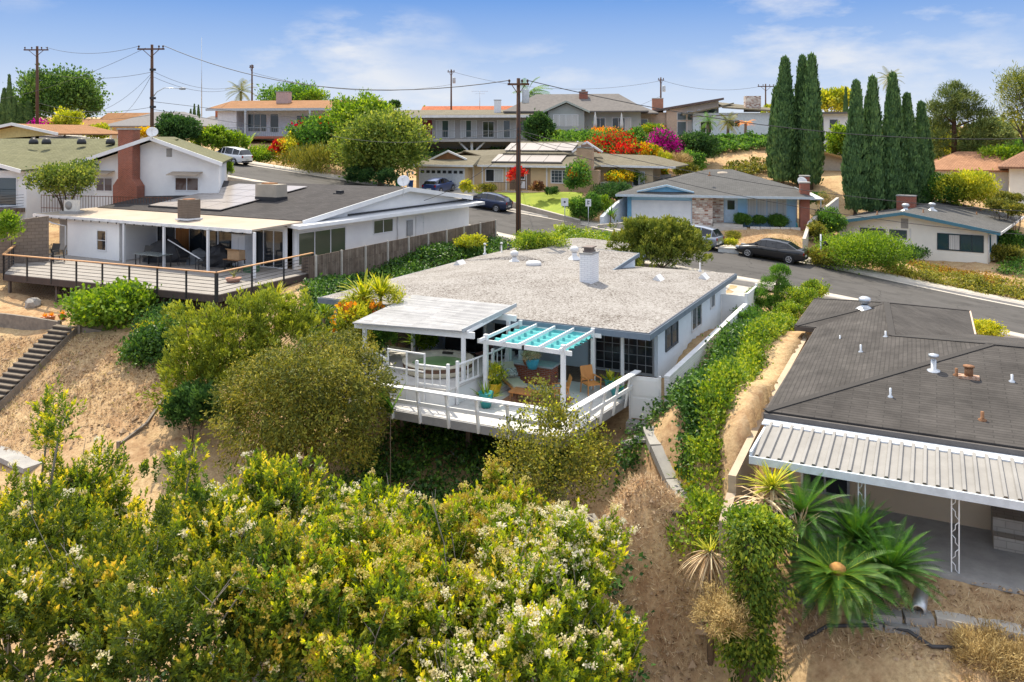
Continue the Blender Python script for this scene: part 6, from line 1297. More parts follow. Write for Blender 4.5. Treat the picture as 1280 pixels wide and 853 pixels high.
# ------------------------------------------------------------------ hillside steps, timbers and pipes
T = thing('timber_steps', 'long flight of dark timber steps down the bare slope at the left edge', 'steps', tuple(W(84,407,39.7)), 0)
a = Vector((0,0,0)); b = W(-25,512,35.6)-W(84,407,39.7); n = 17
d = Vector((b.x, b.y, 0)); sd_ = Vector((-d.y, d.x, 0)).normalized()
for i in range(n):
    q = a.lerp(b, i/n); st_ = d.normalized()*.30
    MB().obox(q-sd_*.62-Z1*.05+d.normalized()*.0, st_, sd_*1.24, Z1*.05).build('tread', M('step_timber', (.20,.165,.13), .9, (.14,.115,.09), 5, streak=.3), T)
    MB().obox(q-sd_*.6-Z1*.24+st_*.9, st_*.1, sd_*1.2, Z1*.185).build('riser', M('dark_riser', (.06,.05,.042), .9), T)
for s in (-.66,.62): MB().prism([a+sd_*s-Z1*.45, a+sd_*s+Z1*.02, b+sd_*s+Z1*.02, b+sd_*s-Z1*.45], sd_*.05).build('stringer', PLANK, T)
def timber(label, pts, h=.45, t_=.14):
    o = wallrun('timber_edging', label, [tuple(p) for p in pts], h, t_, PLANK, 'retaining timber', None, 'weathered timbers on the slope', .5)
    for p in (pts[0], pts[-1]): MB().cbox(p[0]-pts[0][0], p[1]-pts[0][1]-.12, p[2]-pts[0][2]-.4, .12, .12, h+.5).build('stake', PLANK, o)
gp = lambda u, v, Y: W(u, v, Y)
timber('low weathered timber edging left of the top of the steps', [gp(-20,401,41.2), gp(10,404,41), gp(40,408,40.6), gp(76,414,40.2)])
timber('low weathered timber edging right of the top of the steps', [gp(101,419,39.6), gp(150,427,39.4)], .4)
timber('short weathered timber end piece beside the dark vine shrub', [gp(151,431,39.2), gp(172,431,39)], .35)
timber('long narrow timber rail running down the bare slope below the vine shrub', [hit(213,488), hit(183,535), hit(150,560)], .12, .1)
o = thing('drain_channel', 'pale concrete drainage channel at the foot of the bare slope behind the bushes', 'drain', tuple(hit(20,575))); 
q = [hit(-40,548)-hit(20,575), hit(20,570)-hit(20,575), hit(48,585)-hit(20,575)]
mb = MB()
for a, b in zip(q[:-1], q[1:]):
    d = (b-a); n_ = Vector((-d.y, d.x, 0)).normalized()*.55; mb.slab([a-n_+Z1*.08, b-n_+Z1*.08, b+n_+Z1*.08, a+n_+Z1*.08], .2)
mb.build('channel', CONC2, o)
for u, v, c_, lb in ((56,398,(.5,.16,.05),'orange'),(64,399,(.45,.2,.08),'rust coloured'),(78,402,(.62,.62,.6),'white')):
    o = pot('plant_pot', f'small {lb} pot of succulents on the soil above the timber steps', W(u, v, 41.2)+Z1*.0, .2, .24, c_, group='succulent pots above the steps'); o.location.z = gz(o.location.x, o.location.y)+.02; POTS['s'+lb[:3]] = o
def rock(label, p, s, mat, seed, name='rock', cat='rock', group=None):
    r = random.Random(seed); me = bpy.data.meshes.new(name); import bmesh
    bm = bmesh.new(); bmesh.ops.create_icosphere(bm, subdivisions=2, radius=1)
    for v in bm.verts: v.co = Vector((v.co.x*s[0], v.co.y*s[1], v.co.z*s[2]))*(1+r.uniform(-.18,.18))
    bm.to_mesh(me); bm.free(); me.materials.append(mat); o = link(name, me); o.location = p; o.rotation_euler.z = r.uniform(0,6); return tag(o, label, cat, group)
ROCK = M('grey_rock', (.40,.37,.33), .95, (.28,.26,.23), 4, .6, 14)
q = W(41,372,43.5); q.z = gz(q.x,q.y)+.1; rock('pale rough stone lying in the shade under the long deck', q, (.5,.4,.35), ROCK, 2)
q = W(2,400,41.5); 
T = thing('stone_steps', 'pale stone steps at the left edge under the deck corner', 'steps', tuple(W(-8,388,44)))
for i in range(4): MB().box(-.8,.8,-.4*i-.4,-.4*i,-.2*i-.18-.4,-.2*i-.18).build('step', CONC, T)
# pipes and slabs on the bare earth, lower right
o = MB().tube([hit(560,567)+Z1*.1-hit(560,567), hit(585,586)+Z1*.12-hit(560,567), hit(606,594)+Z1*.12-hit(560,567), hit(640,597)+Z1*.1-hit(560,567)], .035, 6).build('white_hose', WHITE2); o.location = hit(560,567); tag(o, 'white pipe lying across the dark ground below the white deck', 'pipe')
p0 = hit(1005,806); o = MB().tube([hit(u,v)+Z1*.06-p0 for u,v in ((1005,806),(1035,795),(1075,787),(1100,788),(1135,798),(1165,812),(1208,816))], .045, 8).build('black_hose', M('black_poly_pipe', (.06,.06,.065), .5)); o.location = p0; tag(o, 'black flexible hose lying on the bare earth in front of the cycad', 'hose')
o = thing('standpipe', 'short rusty stand pipe beside the black hose', 'pipe', tuple(hit(1090,788))); MB().tube([(0,0,-.1),(0,0,.55)], .03, 6).build('riser', RUST, o); MB().cbox(0,0,.55,.1,.1,.06).build('cap', RUST, o)
def slabrun(label, pts, w_, mat, name='stone_edging', cat='stone edging', h=.07):
    p0 = hit(*pts[0]); o = thing(name, label, cat, tuple(p0)); P = [hit(*q)-p0 for q in pts]
    for a, b in zip(P[:-1], P[1:]):
        d = b-a; n_ = Vector((-d.y, d.x, 0)).normalized()*w_/2; MB().prism([a-n_+d*.02-Z1*.25, b-n_-d*.02-Z1*.25, b-n_-d*.02+Z1*h, a-n_+d*.02+Z1*h], n_*2).build('slab', mat, o)
    return o
slabrun('broken grey concrete slabs along the bare earth below the porch slab', [(1085,768),(1128,772),(1165,777)], .55, CONC2)
slabrun('pale concrete edging blocks at the right edge above the black hose', [(1168,772),(1222,781),(1278,795),(1330,806)], .5, M('pale_block', (.50,.47,.42), .95, (.42,.39,.35), 2, .2))
slabrun('narrow grey kerb stones in front of the cycad and hose', [(1060,778),(1105,789),(1150,796)], .22, CONC2)
slabrun('weathered timber log in front of the ivy covered stump', [(970,738),(1000,752),(1018,760)], .2, PLANK, 'timber_log', 'log')
o = thing('drain_pipe_end', 'short grey drain pipe end lying by the concrete slabs', 'pipe', tuple(hit(1148,776))); MB().lathe((0,0,.16), [(.12,0),(.17,0),(.17,.7),(.12,.7),(.12,.0)], 12, (.5,.8,.15)).build('tube', GALV, o)
slabrun('old grey concrete path strip running down the earth beside the ivy hedge', [(815,535),(826,565),(845,600),(868,635),(890,655),(915,672)], .75, CONC2, 'concrete_path_strip', 'path', .05)
for i, (u, v) in enumerate(((798,538),(806,552),(790,556))):
    o = MB().box(-.35,.35,-.22,.22,-.05,.06).build('stepping_stone', CONC2); o.location = hit(u, v)+Z1*.05; o.rotation_euler.z = .4*i-.3
    tag(o, ('stepping stone nearest the garden gate','stepping stone furthest right below the garden gate','stepping stone furthest left below the garden gate')[i], 'stepping stone', 'stepping stones below the gate')
o = MB().tube([hit(840,648)+Z1*.06-hit(840,648), hit(860,650)+Z1*.08-hit(840,648)], [.07,.05], 7).build('log', BARK); o.location = hit(840,648); tag(o, 'short dead branch lying beside the concrete path strip', 'log')
p0 = hit(750,672); mb = MB(); r = random.Random(4)
for i in range(14):
    a = r.uniform(0, 6.28); l = r.uniform(.5,1.3); mb.tube([(0,0,.25),(l*.4*math.cos(a),l*.4*math.sin(a),.3+r.uniform(-.1,.2)),(l*math.cos(a),l*math.sin(a),r.uniform(-.05,.2))], [.10,.06,.025], 6)
o = mb.build('tree_stump_roots', BARKL); o.location = p0; tag(o, 'tangle of bare dead roots on the slope below the thin tree', 'roots')
# ------------------------------------------------------------------ vegetation kit
def nrm(a): return a/np.maximum(np.linalg.norm(a, axis=-1, keepdims=True), 1e-6)
def kites(P, D, L, asp, rng, fold=.12, N=None):
    """one folded kite per leaf: base P, axis D, length L"""
    n = len(P); D = nrm(D); R = rng.normal(0, 1, (n, 3)) if N is None else N+rng.normal(0, .45, (n, 3))
    S = nrm(np.cross(D, R)); U = np.cross(S, D); L = np.broadcast_to(np.asarray(L), (n,))[:, None]; w = L*asp*.5
    V = np.stack([P, P+D*L*.48+S*w+U*L*fold, P+D*L, P+D*L*.48-S*w+U*L*fold], 1).reshape(-1, 3)
    return V, np.arange(n*4).reshape(n, 4)
class Cloud:
    def __init__(s): s.V = []; s.Q = []; s.T = []; s.k = 0
    def add(s, V, Q, T): s.V.append(V); s.Q.append(Q+s.k); s.T.append(T); s.k += len(V)
    def build(s, name, mat, parent=None, label=None):
        return np_mesh(name, np.concatenate(s.V), np.concatenate(s.Q), mat, np.concatenate(s.T), parent=parent, label=label)
def blob_pts(blobs, n, rng, shell=.55, lump=.22, cut=-.75):
    B = np.array(blobs, float); a = (B[:,3]*B[:,4]+B[:,4]*B[:,5]+B[:,3]*B[:,5]); k = rng.choice(len(B), n, p=a/a.sum())
    d = nrm(rng.normal(0, 1, (n, 3))); d[:, 2] = np.where(d[:, 2] < cut, -d[:, 2], d[:, 2])
    ph = rng.uniform(0, 6.28, (len(B), 4)); fr = rng.uniform(2.0, 4.5, (len(B), 4))
    b = sum(np.sin(d[:, i % 3]*fr[k, i]*1.6+d[:, (i+1) % 3]*fr[k, (i+2) % 4]+ph[k, i]) for i in range(4))*.5
    r = (shell+(1-shell)*rng.uniform(0, 1, n)**.45)*(1+lump*b)
    return B[k, :3]+d*B[k, 3:6]*r[:, None], nrm(d/B[k, 3:6]), k
def foliage(name, mat, parent, blobs, clumps, per, cr, leaf, asp=.5, seed=1, up=.35, shell=.55, lump=.22, flat=.6, tvar=.22, out=.7, cut=-.75, fold=.12, droop=0.):
    rng = np.random.RandomState(seed); P, Nn, k = blob_pts(blobs, clumps, rng, shell, lump, cut)
    tc_ = rng.uniform(.12, .88, clumps); C_ = np.repeat(P, per, 0); O = np.repeat(Nn, per, 0); n = len(C_)
    g = rng.normal(0, 1, (n, 3))*cr; g -= O*(g*O).sum(1, keepdims=True)*(1-flat)
    D = O*out+nrm(rng.normal(0, 1, (n, 3)))*.8+np.array([0, 0, up]); Z = np.array([0, 0, 1.])
    if droop: D = D*(1-droop)+np.array([0, 0, -1.2])*droop
    V, Q = kites(C_+g, D, leaf*rng.uniform(.65, 1.25, n), asp, rng, fold, N=O+Z*.6)
    c = Cloud(); c.add(V, Q, np.clip(np.repeat(tc_, per)+rng.normal(0, tvar, n), 0, 1)); return c.build(name, mat, parent)
def sprigs(parent, blobs, n, leaf, mat, seed, k=13, sl=.32, asp=.42, flowers=.0, fmat=None, shell=.6, lump=.25, cut=-.3, fl_size=.05, up=.9, cloud=None, clump=1, spread=.0):
    """shoots standing on the crown: leaves spiral up each stem, pale young leaves at the tip, a flower panicle on some"""
    rng = np.random.RandomState(seed); m_ = max(1, n//clump); P, Nn, _ = blob_pts(blobs, m_, rng, shell, lump, cut)
    P = np.repeat(P, clump, 0)+rng.normal(0, 1, (m_*clump, 3))*spread; Nn = np.repeat(Nn, clump, 0); n = m_*clump; tb = np.repeat(rng.normal(0, .16, m_), clump)
    d = nrm(Nn*.55+np.array([0, 0, up])+rng.normal(0, .33, (n, 3))); l = sl*rng.uniform(.6, 1.4, n)
    a = nrm(np.cross(d, rng.normal(0, 1, (n, 3)))); b = np.cross(d, a)
    t = (np.arange(k)+.5)/k; ang = np.arange(k)*2.4
    base = P[:, None]+d[:, None]*(l[:, None]*t)[..., None]
    side = a[:, None]*np.cos(ang)[None, :, None]+b[:, None]*np.sin(ang)[None, :, None]
    dir_ = side*(.95-.55*t)[None, :, None]+d[:, None]*(.35+.75*t)[None, :, None]+rng.normal(0, .16, (n, k, 3))
    tint = np.clip((rng.uniform(.0, .42, n)+tb)[:, None]+.48*t[None]**2+rng.normal(0, .10, (n, k)), 0, 1)
    V, Q = kites(base.reshape(-1, 3), dir_.reshape(-1, 3), (leaf*rng.uniform(.7, 1.25, (n, k))).ravel(), asp, rng, .14, N=np.repeat(d, k, 0))
    c = cloud or Cloud(); c.add(V, Q, tint.ravel())
    if flowers and fmat:
        m = rng.uniform(0, 1, n) < flowers; m &= (Nn[:, 2] > .05); idx = np.where(m)[0]; q = 50
        if len(idx):
            ctr = P[idx]+d[idx]*(l[idx]*1.08)[:, None]; sz = rng.uniform(.6, 1.3, len(idx))
            sub = rng.normal(0, 1, (len(idx), 5, 3))*np.array([1, 1, .5])*(fl_size*1.15*sz)[:, None, None]
            off = sub[:, np.arange(q) % 5]+rng.normal(0, 1, (len(idx), q, 3))*(fl_size*.5*sz)[:, None, None]
            FV, FQ = kites((ctr[:, None]+off).reshape(-1, 3), rng.normal(0, 1, (len(idx)*q, 3))+np.array([0,0,.6]), fl_size*.95, .95, rng, .05)
            tt = np.clip(np.repeat(rng.uniform(0, 1, len(idx)), q)+rng.normal(0, .1, len(idx)*q), 0, 1)
            fc = Cloud(); fc.add(FV, FQ, tt); fo = fc.build('flower_clusters', fmat, parent)
    return c
def limbs(parent, base, tops, r=.12, seed=1, mat=None, name='trunk', fork=.35):
    rng = random.Random(seed); mb = MB(); base = Vector(base); cen = Vector((0,0,0))
    for t in tops: cen += Vector(t)
    cen /= len(tops); f = base.lerp(cen, fork); f.x = base.x+(cen.x-base.x)*.3; f.y = base.y+(cen.y-base.y)*.3
    mb.tube([base-Z1*.3, base.lerp(f, .5)+Vector((rng.uniform(-.1,.1)*r*4, rng.uniform(-.1,.1)*r*4, 0)), f], [r*1.35, r*1.05, r*.9], 9)
    for t in tops:
        t = Vector(t); m = f.lerp(t, .5)+Vector((rng.uniform(-.3,.3), rng.uniform(-.3,.3), rng.uniform(0,.3)))*(t-f).length*.35
        mb.tube([f, m, t], [r*.6, r*.38, r*.12], 7)
        for _ in range(3):
            e = m.lerp(t, rng.random())+Vector((rng.uniform(-1,1), rng.uniform(-1,1), rng.uniform(-.2,1)))*(t-f).length*.35; mb.tube([m, e], [r*.25, r*.07], 5, False)
    return mb.build(name, mat or BARK, parent)
OLIVE = leafmat('olive_leaves', [(0,(.035,.046,.009)),(.4,(.088,.100,.017)),(.7,(.165,.165,.024)),(1,(.28,.24,.04))], trans=.24)
DKGREEN = leafmat('dark_green_leaves', [(0,(.012,.034,.010)),(.5,(.030,.075,.018)),(1,(.075,.14,.030))], trans=.25)
MIDGREEN = leafmat('mid_green_leaves', [(0,(.022,.060,.012)),(.5,(.055,.13,.022)),(1,(.13,.22,.035))])
BRIGHT = leafmat('bright_green_leaves', [(0,(.045,.10,.012)),(.5,(.12,.21,.022)),(1,(.26,.34,.04))], gain=1.2)
LIME = leafmat('yellow_green_leaves', [(0,(.11,.15,.015)),(.5,(.26,.28,.03)),(1,(.46,.42,.05))])
SHRUBL = leafmat('flowering_shrub_leaves', [(0,(.026,.052,.010)),(.35,(.070,.108,.014)),(.62,(.165,.190,.020)),(.86,(.34,.30,.032)),(1,(.45,.33,.055))], rough=.45, trans=.40, spec=.22, gain=1.95)
SHRUBG = leafmat('flowering_shrub_green_leaves', [(0,(.032,.064,.010)),(.4,(.105,.150,.014)),(.75,(.25,.27,.022)),(1,(.40,.35,.035))], rough=.45, trans=.40, spec=.22, gain=1.95)
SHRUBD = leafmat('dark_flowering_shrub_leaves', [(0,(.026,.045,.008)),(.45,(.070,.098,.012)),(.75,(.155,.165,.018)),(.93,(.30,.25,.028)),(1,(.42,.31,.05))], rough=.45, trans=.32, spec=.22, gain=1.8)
CREAMF = leafmat('cream_flowers', [(0,(.56,.47,.21)),(.5,(.66,.60,.37)),(1,(.76,.72,.56))], rough=.8, trans=.25, spec=.1, gain=1.0)
GOLDF = leafmat('gold_flower_buds', [(0,(.36,.26,.035)),(.5,(.46,.37,.075)),(1,(.58,.51,.20))], rough=.8, trans=.25, spec=.1, gain=1.0)
JUNI = leafmat('juniper_foliage', [(0,(.06,.085,.012)),(.5,(.15,.19,.022)),(1,(.33,.34,.04))], trans=.2)
PINEL = leafmat('pine_needles', [(0,(.040,.062,.010)),(.5,(.11,.14,.02)),(1,(.29,.29,.045))], trans=.15)
CYPR = leafmat('cypress_foliage', [(0,(.024,.050,.020)),(.5,(.048,.090,.032)),(1,(.085,.14,.042))], gain=2.0, trans=.12, spec=.2)
IVY = leafmat('ivy_leaves', [(0,(.014,.040,.010)),(.5,(.036,.088,.016)),(1,(.10,.18,.026))], rough=.45, trans=.28, spec=.28)
IVYB = leafmat('bright_ivy_leaves', [(0,(.040,.085,.010)),(.5,(.12,.19,.020)),(1,(.30,.33,.04))], rough=.45, trans=.32, spec=.25)
REDF = leafmat('red_blossom', [(0,(.30,.012,.012)),(.5,(.50,.030,.015)),(1,(.62,.12,.03))], spec=.1, gain=1.0)
MAGF = leafmat('magenta_blossom', [(0,(.26,.008,.13)),(.5,(.45,.015,.24)),(1,(.62,.06,.36))], spec=.1, gain=1.0)
YELF = leafmat('yellow_blossom', [(0,(.40,.26,.01)),(.5,(.60,.40,.015)),(1,(.72,.56,.05))], spec=.1, gain=1.0)
ORGF = leafmat('orange_leaves', [(0,(.30,.09,.015)),(.5,(.50,.20,.02)),(1,(.60,.36,.04))])
DEAD = leafmat('dead_straw_leaves', [(0,(.22,.14,.08)),(.5,(.38,.28,.17)),(1,(.56,.45,.30))], rough=.9, trans=.15, spec=.1)
CYCAD = leafmat('cycad_fronds', [(0,(.020,.070,.012)),(.4,(.055,.14,.018)),(1,(.15,.22,.025))], rough=.5, trans=.2, spec=.25)
CYCADY = leafmat('yellow_cycad_fronds', [(0,(.018,.06,.012)),(.35,(.05,.12,.015)),(.6,(.13,.20,.02)),(1,(.36,.33,.03))], rough=.5, trans=.25, spec=.2)
DRYG = leafmat('dry_brush', [(0,(.14,.10,.045)),(.5,(.26,.19,.08)),(1,(.40,.31,.14))], rough=.9, trans=.2, spec=.1)
PURPL = leafmat('bronze_leaves', [(0,(.05,.03,.02)),(.5,(.13,.06,.03)),(1,(.22,.15,.05))])
def px_blob(u, v, Y, wpx, hpx, dpx=None):          # an ellipsoid of photograph size wpx x hpx at distance Y, relative to its own centre
    s = Y/F; return W(u, v, Y), wpx*s/2, (dpx or wpx)*s/2, hpx*s/2
def plant(name, label, cat, u, v, Y, wpx, hpx, mat, clumps=60, per=60, cr=None, leaf=.1, asp=.5, seed=1, group=None, n_blob=7, trunk=True, dpx=None, r=None, shell=.5, lump=.25, up=.35, spread=.55, bs=.58, tmat=None, root=None, flat=.6, out=.7, droop=0., cut=-.75, fname='crown', extra=None):
    c, rx_, ry, rz_ = px_blob(u, v, Y, wpx, hpx, dpx); rng = random.Random(seed)
    gzv = gz(c.x, c.y) if root is None else root
    gzv = min(gzv, c.z-rz_*.6) if trunk else gzv
    T = thing(name, label, cat, (c.x, c.y, gzv), 0, group); zc = c.z-gzv
    blobs = [(0, 0, zc, rx_*.72, ry*.72, rz_*.72)]
    for i in range(n_blob):
        a = i*2.4+rng.uniform(-.4,.4); h = rng.uniform(-.55,.65); q = math.sqrt(max(0, 1-h*h))*spread
        k = rng.uniform(.8,1.15)*bs; blobs.append((rx_*q*math.cos(a), ry*q*math.sin(a), zc+rz_*h*spread*1.05, rx_*k, ry*k, rz_*k))
    sc_ = max(rx_, rz_); cr = cr or sc_*.16
    foliage(fname, mat, T, blobs, clumps, per, cr, leaf, asp, seed, up, shell, lump, flat, out=out, droop=droop, cut=cut)
    if extra:
        em, frac, el, nm = extra[:4]; foliage(nm, em, T, blobs if len(extra) < 5 else [b for b in blobs if b[2] > zc+rz_*extra[4]] or blobs[:1], max(3, int(clumps*frac)), max(8, per//3), cr*.9, el, .8, seed+50, .5, .85, lump, .5)
    if trunk:
        tops = [b[:3] for b in blobs[1:6]]; limbs(T, (0,0,0), tops, r or sc_*.06, seed, tmat)
    return T
def bush(label, u, v, Y, wpx, hpx, mat, **kw):
    kw.setdefault('name', 'shrub'); kw.setdefault('cat', 'shrub'); kw.setdefault('group', 'garden shrubs'); nm, ct = kw.pop('name'), kw.pop('cat')
    kw.setdefault('trunk', False); return plant(nm, label, ct, u, v, Y, wpx, hpx, mat, **kw)
def tree(label, u, v, Y, wpx, hpx, mat, **kw):
    kw.setdefault('name', 'tree'); kw.setdefault('cat', 'tree'); kw.setdefault('group', 'trees on the hillside'); nm, ct = kw.pop('name'), kw.pop('cat')
    return plant(nm, label, ct, u, v, Y, wpx, hpx, mat, **kw)
def cover(name, label, fn, n, leaf, mat, seed, h=.35, asp=.75, bump=.25, per=26, kind=None, cat='ground cover', cr=.25, up=.5):
    rng = np.random.RandomState(seed); XY = fn(rng, n); z = ground(XY[:,0], XY[:,1])
    hb = h*(.65+bump*np.sin(XY[:,0]*1.9+seed)*np.cos(XY[:,1]*1.6)+bump*rng.normal(0,.5,n)); P = np.column_stack([XY, z+np.maximum(hb,.02)]); o = P[0].copy(); o[2] = z[0]
    C_ = np.repeat(P-o, per, 0); m = len(C_); g = rng.normal(0,1,(m,3))*cr*np.array([1,1,.45])
    D = nrm(rng.normal(0,1,(m,3)))*.9+np.array([0,-.25,up]); V, Q = kites(C_+g, D, leaf*rng.uniform(.6,1.3,m), asp, rng, .1, N=np.tile(np.array([0,-.2,1.]),(m,1)))
    ob = np_mesh(name, V, Q, mat, np.clip(np.repeat(rng.uniform(.1,.9,n),per)+rng.normal(0,.18,m),0,1)); ob.location = o
    if kind: struct(ob, kind, label, cat)
    else: tag(ob, label, cat)
    return ob
# ------------------------------------------------------------------ flowering shrubs in the foreground
FS = [ # u, v, Y, width px, height px, sprigs, leaf material, flower share, flower material, label
 (20,690,21.0,230,200,1300,SHRUBL,.05,CREAMF,'flowering shrub at the left edge with thin upright shoots'),
 (165,692,21.6,240,185,1500,SHRUBL,.07,CREAMF,'flowering shrub in front of the drainage channel, second from the left edge'),
 (312,700,20.6,230,180,1500,SHRUBL,.06,CREAMF,'yellow tinged flowering shrub below the short dark juniper'),
 (432,724,20.0,195,170,1500,SHRUBG,.16,CREAMF,'flowering shrub with many cream heads in front of the big round olive shrub'),
 (620,698,20.6,160,138,1200,SHRUBG,.42,GOLDF,'golden budded flowering shrub below the white pipe'),
 (60,800,17.0,290,230,1500,SHRUBD,.03,CREAMF,'darker flowering shrub in the bottom left corner'),
 (255,795,16.5,280,220,1600,SHRUBD,.04,CREAMF,'flowering shrub with bare grey twigs at the bottom, right of the darker corner shrub'),
 (425,800,16.5,240,210,1400,SHRUBG,.30,GOLDF,'golden budded flowering shrub at the bottom edge left of centre'),
 (560,768,17.8,215,185,1400,SHRUBG,.38,GOLDF,'golden budded flowering shrub at the bottom centre'),
 (678,742,18.5,175,185,1300,SHRUBG,.22,CREAMF,'flowering shrub on the right of the thicket beside the bare earth'),
 (625,832,16.0,215,160,1200,SHRUBG,.26,CREAMF,'white flowering shrub at the bottom edge right of centre'),
 (738,815,17.5,90,130,600,SHRUBG,.06,CREAMF,'small bright green flowering shrub at the right end of the thicket')]
for i, (u, v, Y, wp, hp, n, lm, fl, fm, lb) in enumerate(FS):
    c, rx_, ry, rz_ = px_blob(u, v, Y, wp, hp); rng = random.Random(i+20); g_ = min(gz(c.x, c.y), c.z-rz_-1.0)
    T = thing('flowering_shrub', lb, 'shrub', (c.x, c.y, g_), 0, 'flowering shrubs in the foreground thicket'); zc = c.z-g_
    bl = [(0,0,zc-.2,rx_*.8,ry*.7,rz_*.75)]; cl_ = Cloud()
    for q in range(9):
        a = q*2.4+rng.random(); h = rng.uniform(-.3,.75); w_ = math.sqrt(max(0,1-h*h))*.72; kk = rng.uniform(.32,.50)
        bl.append((rx_*w_*math.cos(a), ry*w_*math.sin(a), zc+rz_*h*.72, rx_*kk, ry*kk, rz_*kk*1.1))
    cl_ = sprigs(T, bl, int(n*1.35), .112, lm, i+3, 14, .34, .52, fl*1.05, fm, .62, .36, -.45, .05, cloud=cl_, clump=12, spread=.125)
    sprigs(T, [(b[0],b[1],b[2]-.1,b[3]*.82,b[4]*.82,b[5]*.82) for b in bl], int(n*.26), .14, SHRUBD, i+103, 12, .4, .46, 0, None, .3, .2, -.6).build('inner_leaves', SHRUBD, T)  # darker leaf colour inside the crown paints the shade of the gaps
    cl_.build('leaves', lm, T)
    limbs(T, (0,0,0), [b[:3] for b in bl[1:8]], .07, i, BARKL, 'stems', .3)
    P_, N_, _ = blob_pts(bl, 13, np.random.RandomState(i+400), .75, .3, .1)
    for p_, n_ in zip(P_, N_):
        mb = MB(); d_ = Vector(n_)*.5+Vector((rng.uniform(-.4,.4), rng.uniform(-.4,.4), .7)); q_ = Vector(p_)-d_*.6; s_ = rng.uniform(.8,1.45)
        m_ = q_+d_*s_*.55+Vector((rng.uniform(-.12,.12), rng.uniform(-.12,.12), 0)); e_ = q_+d_*s_
        mb.tube([q_, m_, e_], [.018,.014,.006], 4, False)
        for _ in range(2): mb.tube([m_, m_+Vector((rng.uniform(-.35,.35), rng.uniform(-.35,.35), rng.uniform(.1,.4)))], [.010,.005], 3, False)
        mb.build('bare_twig', BARKL, T)
cover('thicket_undergrowth', 'dark undergrowth at the foot of the flowering thicket', lambda rng, n: np.column_stack([rng.uniform(-13,3.2,n), rng.uniform(13.5,22.5,n)]), 1500, .17, DKGREEN, 40, 1.1, per=24, kind='stuff')
# bare shoots rising above the thicket
for u, v0, v1, Y, lb in ((57,590,492,22,'tall thin leafy shoot at the left rising against the bare slope'),(232,640,560,22,'tall thin leafy shoot rising in front of the bare slope below the juniper'),(70,575,520,21,'short leaning leafy shoot beside the tall thin one at the left')):
    b = W(u-14,v0,Y); t_ = W(u+12,v1,Y+.3); T = thing('leafy_shoot', lb, 'shrub', tuple(b), 0, 'thin shoots above the thicket'); d = t_-b
    MB().tube([(0,0,-1.5), d*.5+Vector((.08,0,0)), d], [.035,.025,.01], 6).build('stem', BARKL, T)
    cl_ = sprigs(T, [(d.x*f, d.y*f, d.z*f, .30, .30, .26) for f in (.35,.55,.75,.92)], 70, .12, SHRUBL, int(u), 11, .3, cut=-.9); cl_.build('leaves', SHRUBL, T)
# ------------------------------------------------------------------ plants around the white deck
T = tree('big round olive green shrub tree left of the white deck', 381, 503, 29.0, 224, 198, OLIVE, name='olive_shrub', clumps=620, per=70, cr=.24, leaf=.135, asp=.42, seed=4, n_blob=12, spread=.56, bs=.5, shell=.7, lump=.24, droop=.3, up=.2, r=.14, group=None, cat='shrub')
T = plant('thin_tree', 'thin airy small tree with yellow green leaves in front of the white deck', 'tree', 692, 563, 26.4, 132, 172, OLIVE, clumps=330, per=26, cr=.2, leaf=.11, asp=.6, seed=9, n_blob=10, spread=.75, bs=.42, shell=.35, lump=.35, r=.07, tmat=BARKL)
foliage('yellow_leaves', LIME, T, [(0,0,3.2,1.8,1.5,1.6),(1.4,0,2.6,.6,.6,.4),(-1.6,0,2.9,.6,.5,.4)], 90, 9, .18, .10, .7, 77, .3, .6)
def juniper(label, parts, Y, seed, mat=JUNI, group='juniper bushes', n=110, leaf=.17, name='juniper', trunkto=None):
    c = W(parts[0][0], parts[0][1], Y); T = thing(name, label, 'shrub', tuple(onground(c)) , 0, group); o = Vector(T.location); bl = []
    for u, v, wp, hp in parts:
        q, a, b, h = px_blob(u, v, Y, wp, hp); q -= o; bl.append((q.x, q.y+random.Random(seed+u).uniform(-.8,.8), q.z, a, b, h))
    rng = np.random.RandomState(seed); N = n*len(bl); P, Nn, k = blob_pts(bl, N, rng, .6, .48, -.6); cl_ = Cloud(); per = 30
    d = nrm(Nn*.8+np.array([0,0,1.0])+rng.normal(0,.25,(N,3))); tt = rng.uniform(0,1,(N,per)); A = np.repeat(P,per,0).reshape(N,per,3)+d[:,None]*(tt*.42)[...,None]+rng.normal(0,1,(N,per,3))*(.15*(1-tt*.75))[...,None]
    V, Q = kites(A.reshape(-1,3), (d[:,None]+rng.normal(0,.38,(N,per,3))).reshape(-1,3), leaf*1.15*rng.uniform(.6,1.2,N*per), .42, rng)
    cl_.add(V, Q, np.clip(.12+.7*tt+rng.uniform(-.25,.25,N)[:,None],0,1).ravel()); cl_.build('foliage', mat, T)  # tint runs from dark tuft base to pale tip, painting shaded gaps
    limbs(T, (0,0,0), [b[:3] for b in bl], .07, seed, BARK, 'branches', .25); return T
juniper('large yellow green juniper sprawling on the slope left of the white deck', [(300,432,90,90),(255,430,80,64),(345,404,84,50),(270,470,100,60),(235,465,55,60),(360,426,76,50),(315,470,80,60),(302,396,56,36),(250,490,50,40)], 34.5, 3, n=85)
juniper('short dark juniper below the narrow timber rail', [(237,520,50,36),(222,528,30,25),(255,515,26,30)], 31.5, 6, DKGREEN, n=90)
bush('dark leafy vine shrub at the right end of the timber edging', 191, 445, 37.5, 58, 84, IVY, clumps=130, per=55, leaf=.16, asp=.75, seed=3, shell=.75)
bush('big leaved green shrub in front of the chain link skirt of the long deck', 134, 385, 40.3, 92, 54, BRIGHT, clumps=150, per=45, leaf=.22, asp=.7, seed=12, shell=.7)
bush('low dark bush under the right end of the long deck', 205, 400, 39.5, 70, 34, DKGREEN, clumps=80, per=45, leaf=.14, seed=13)
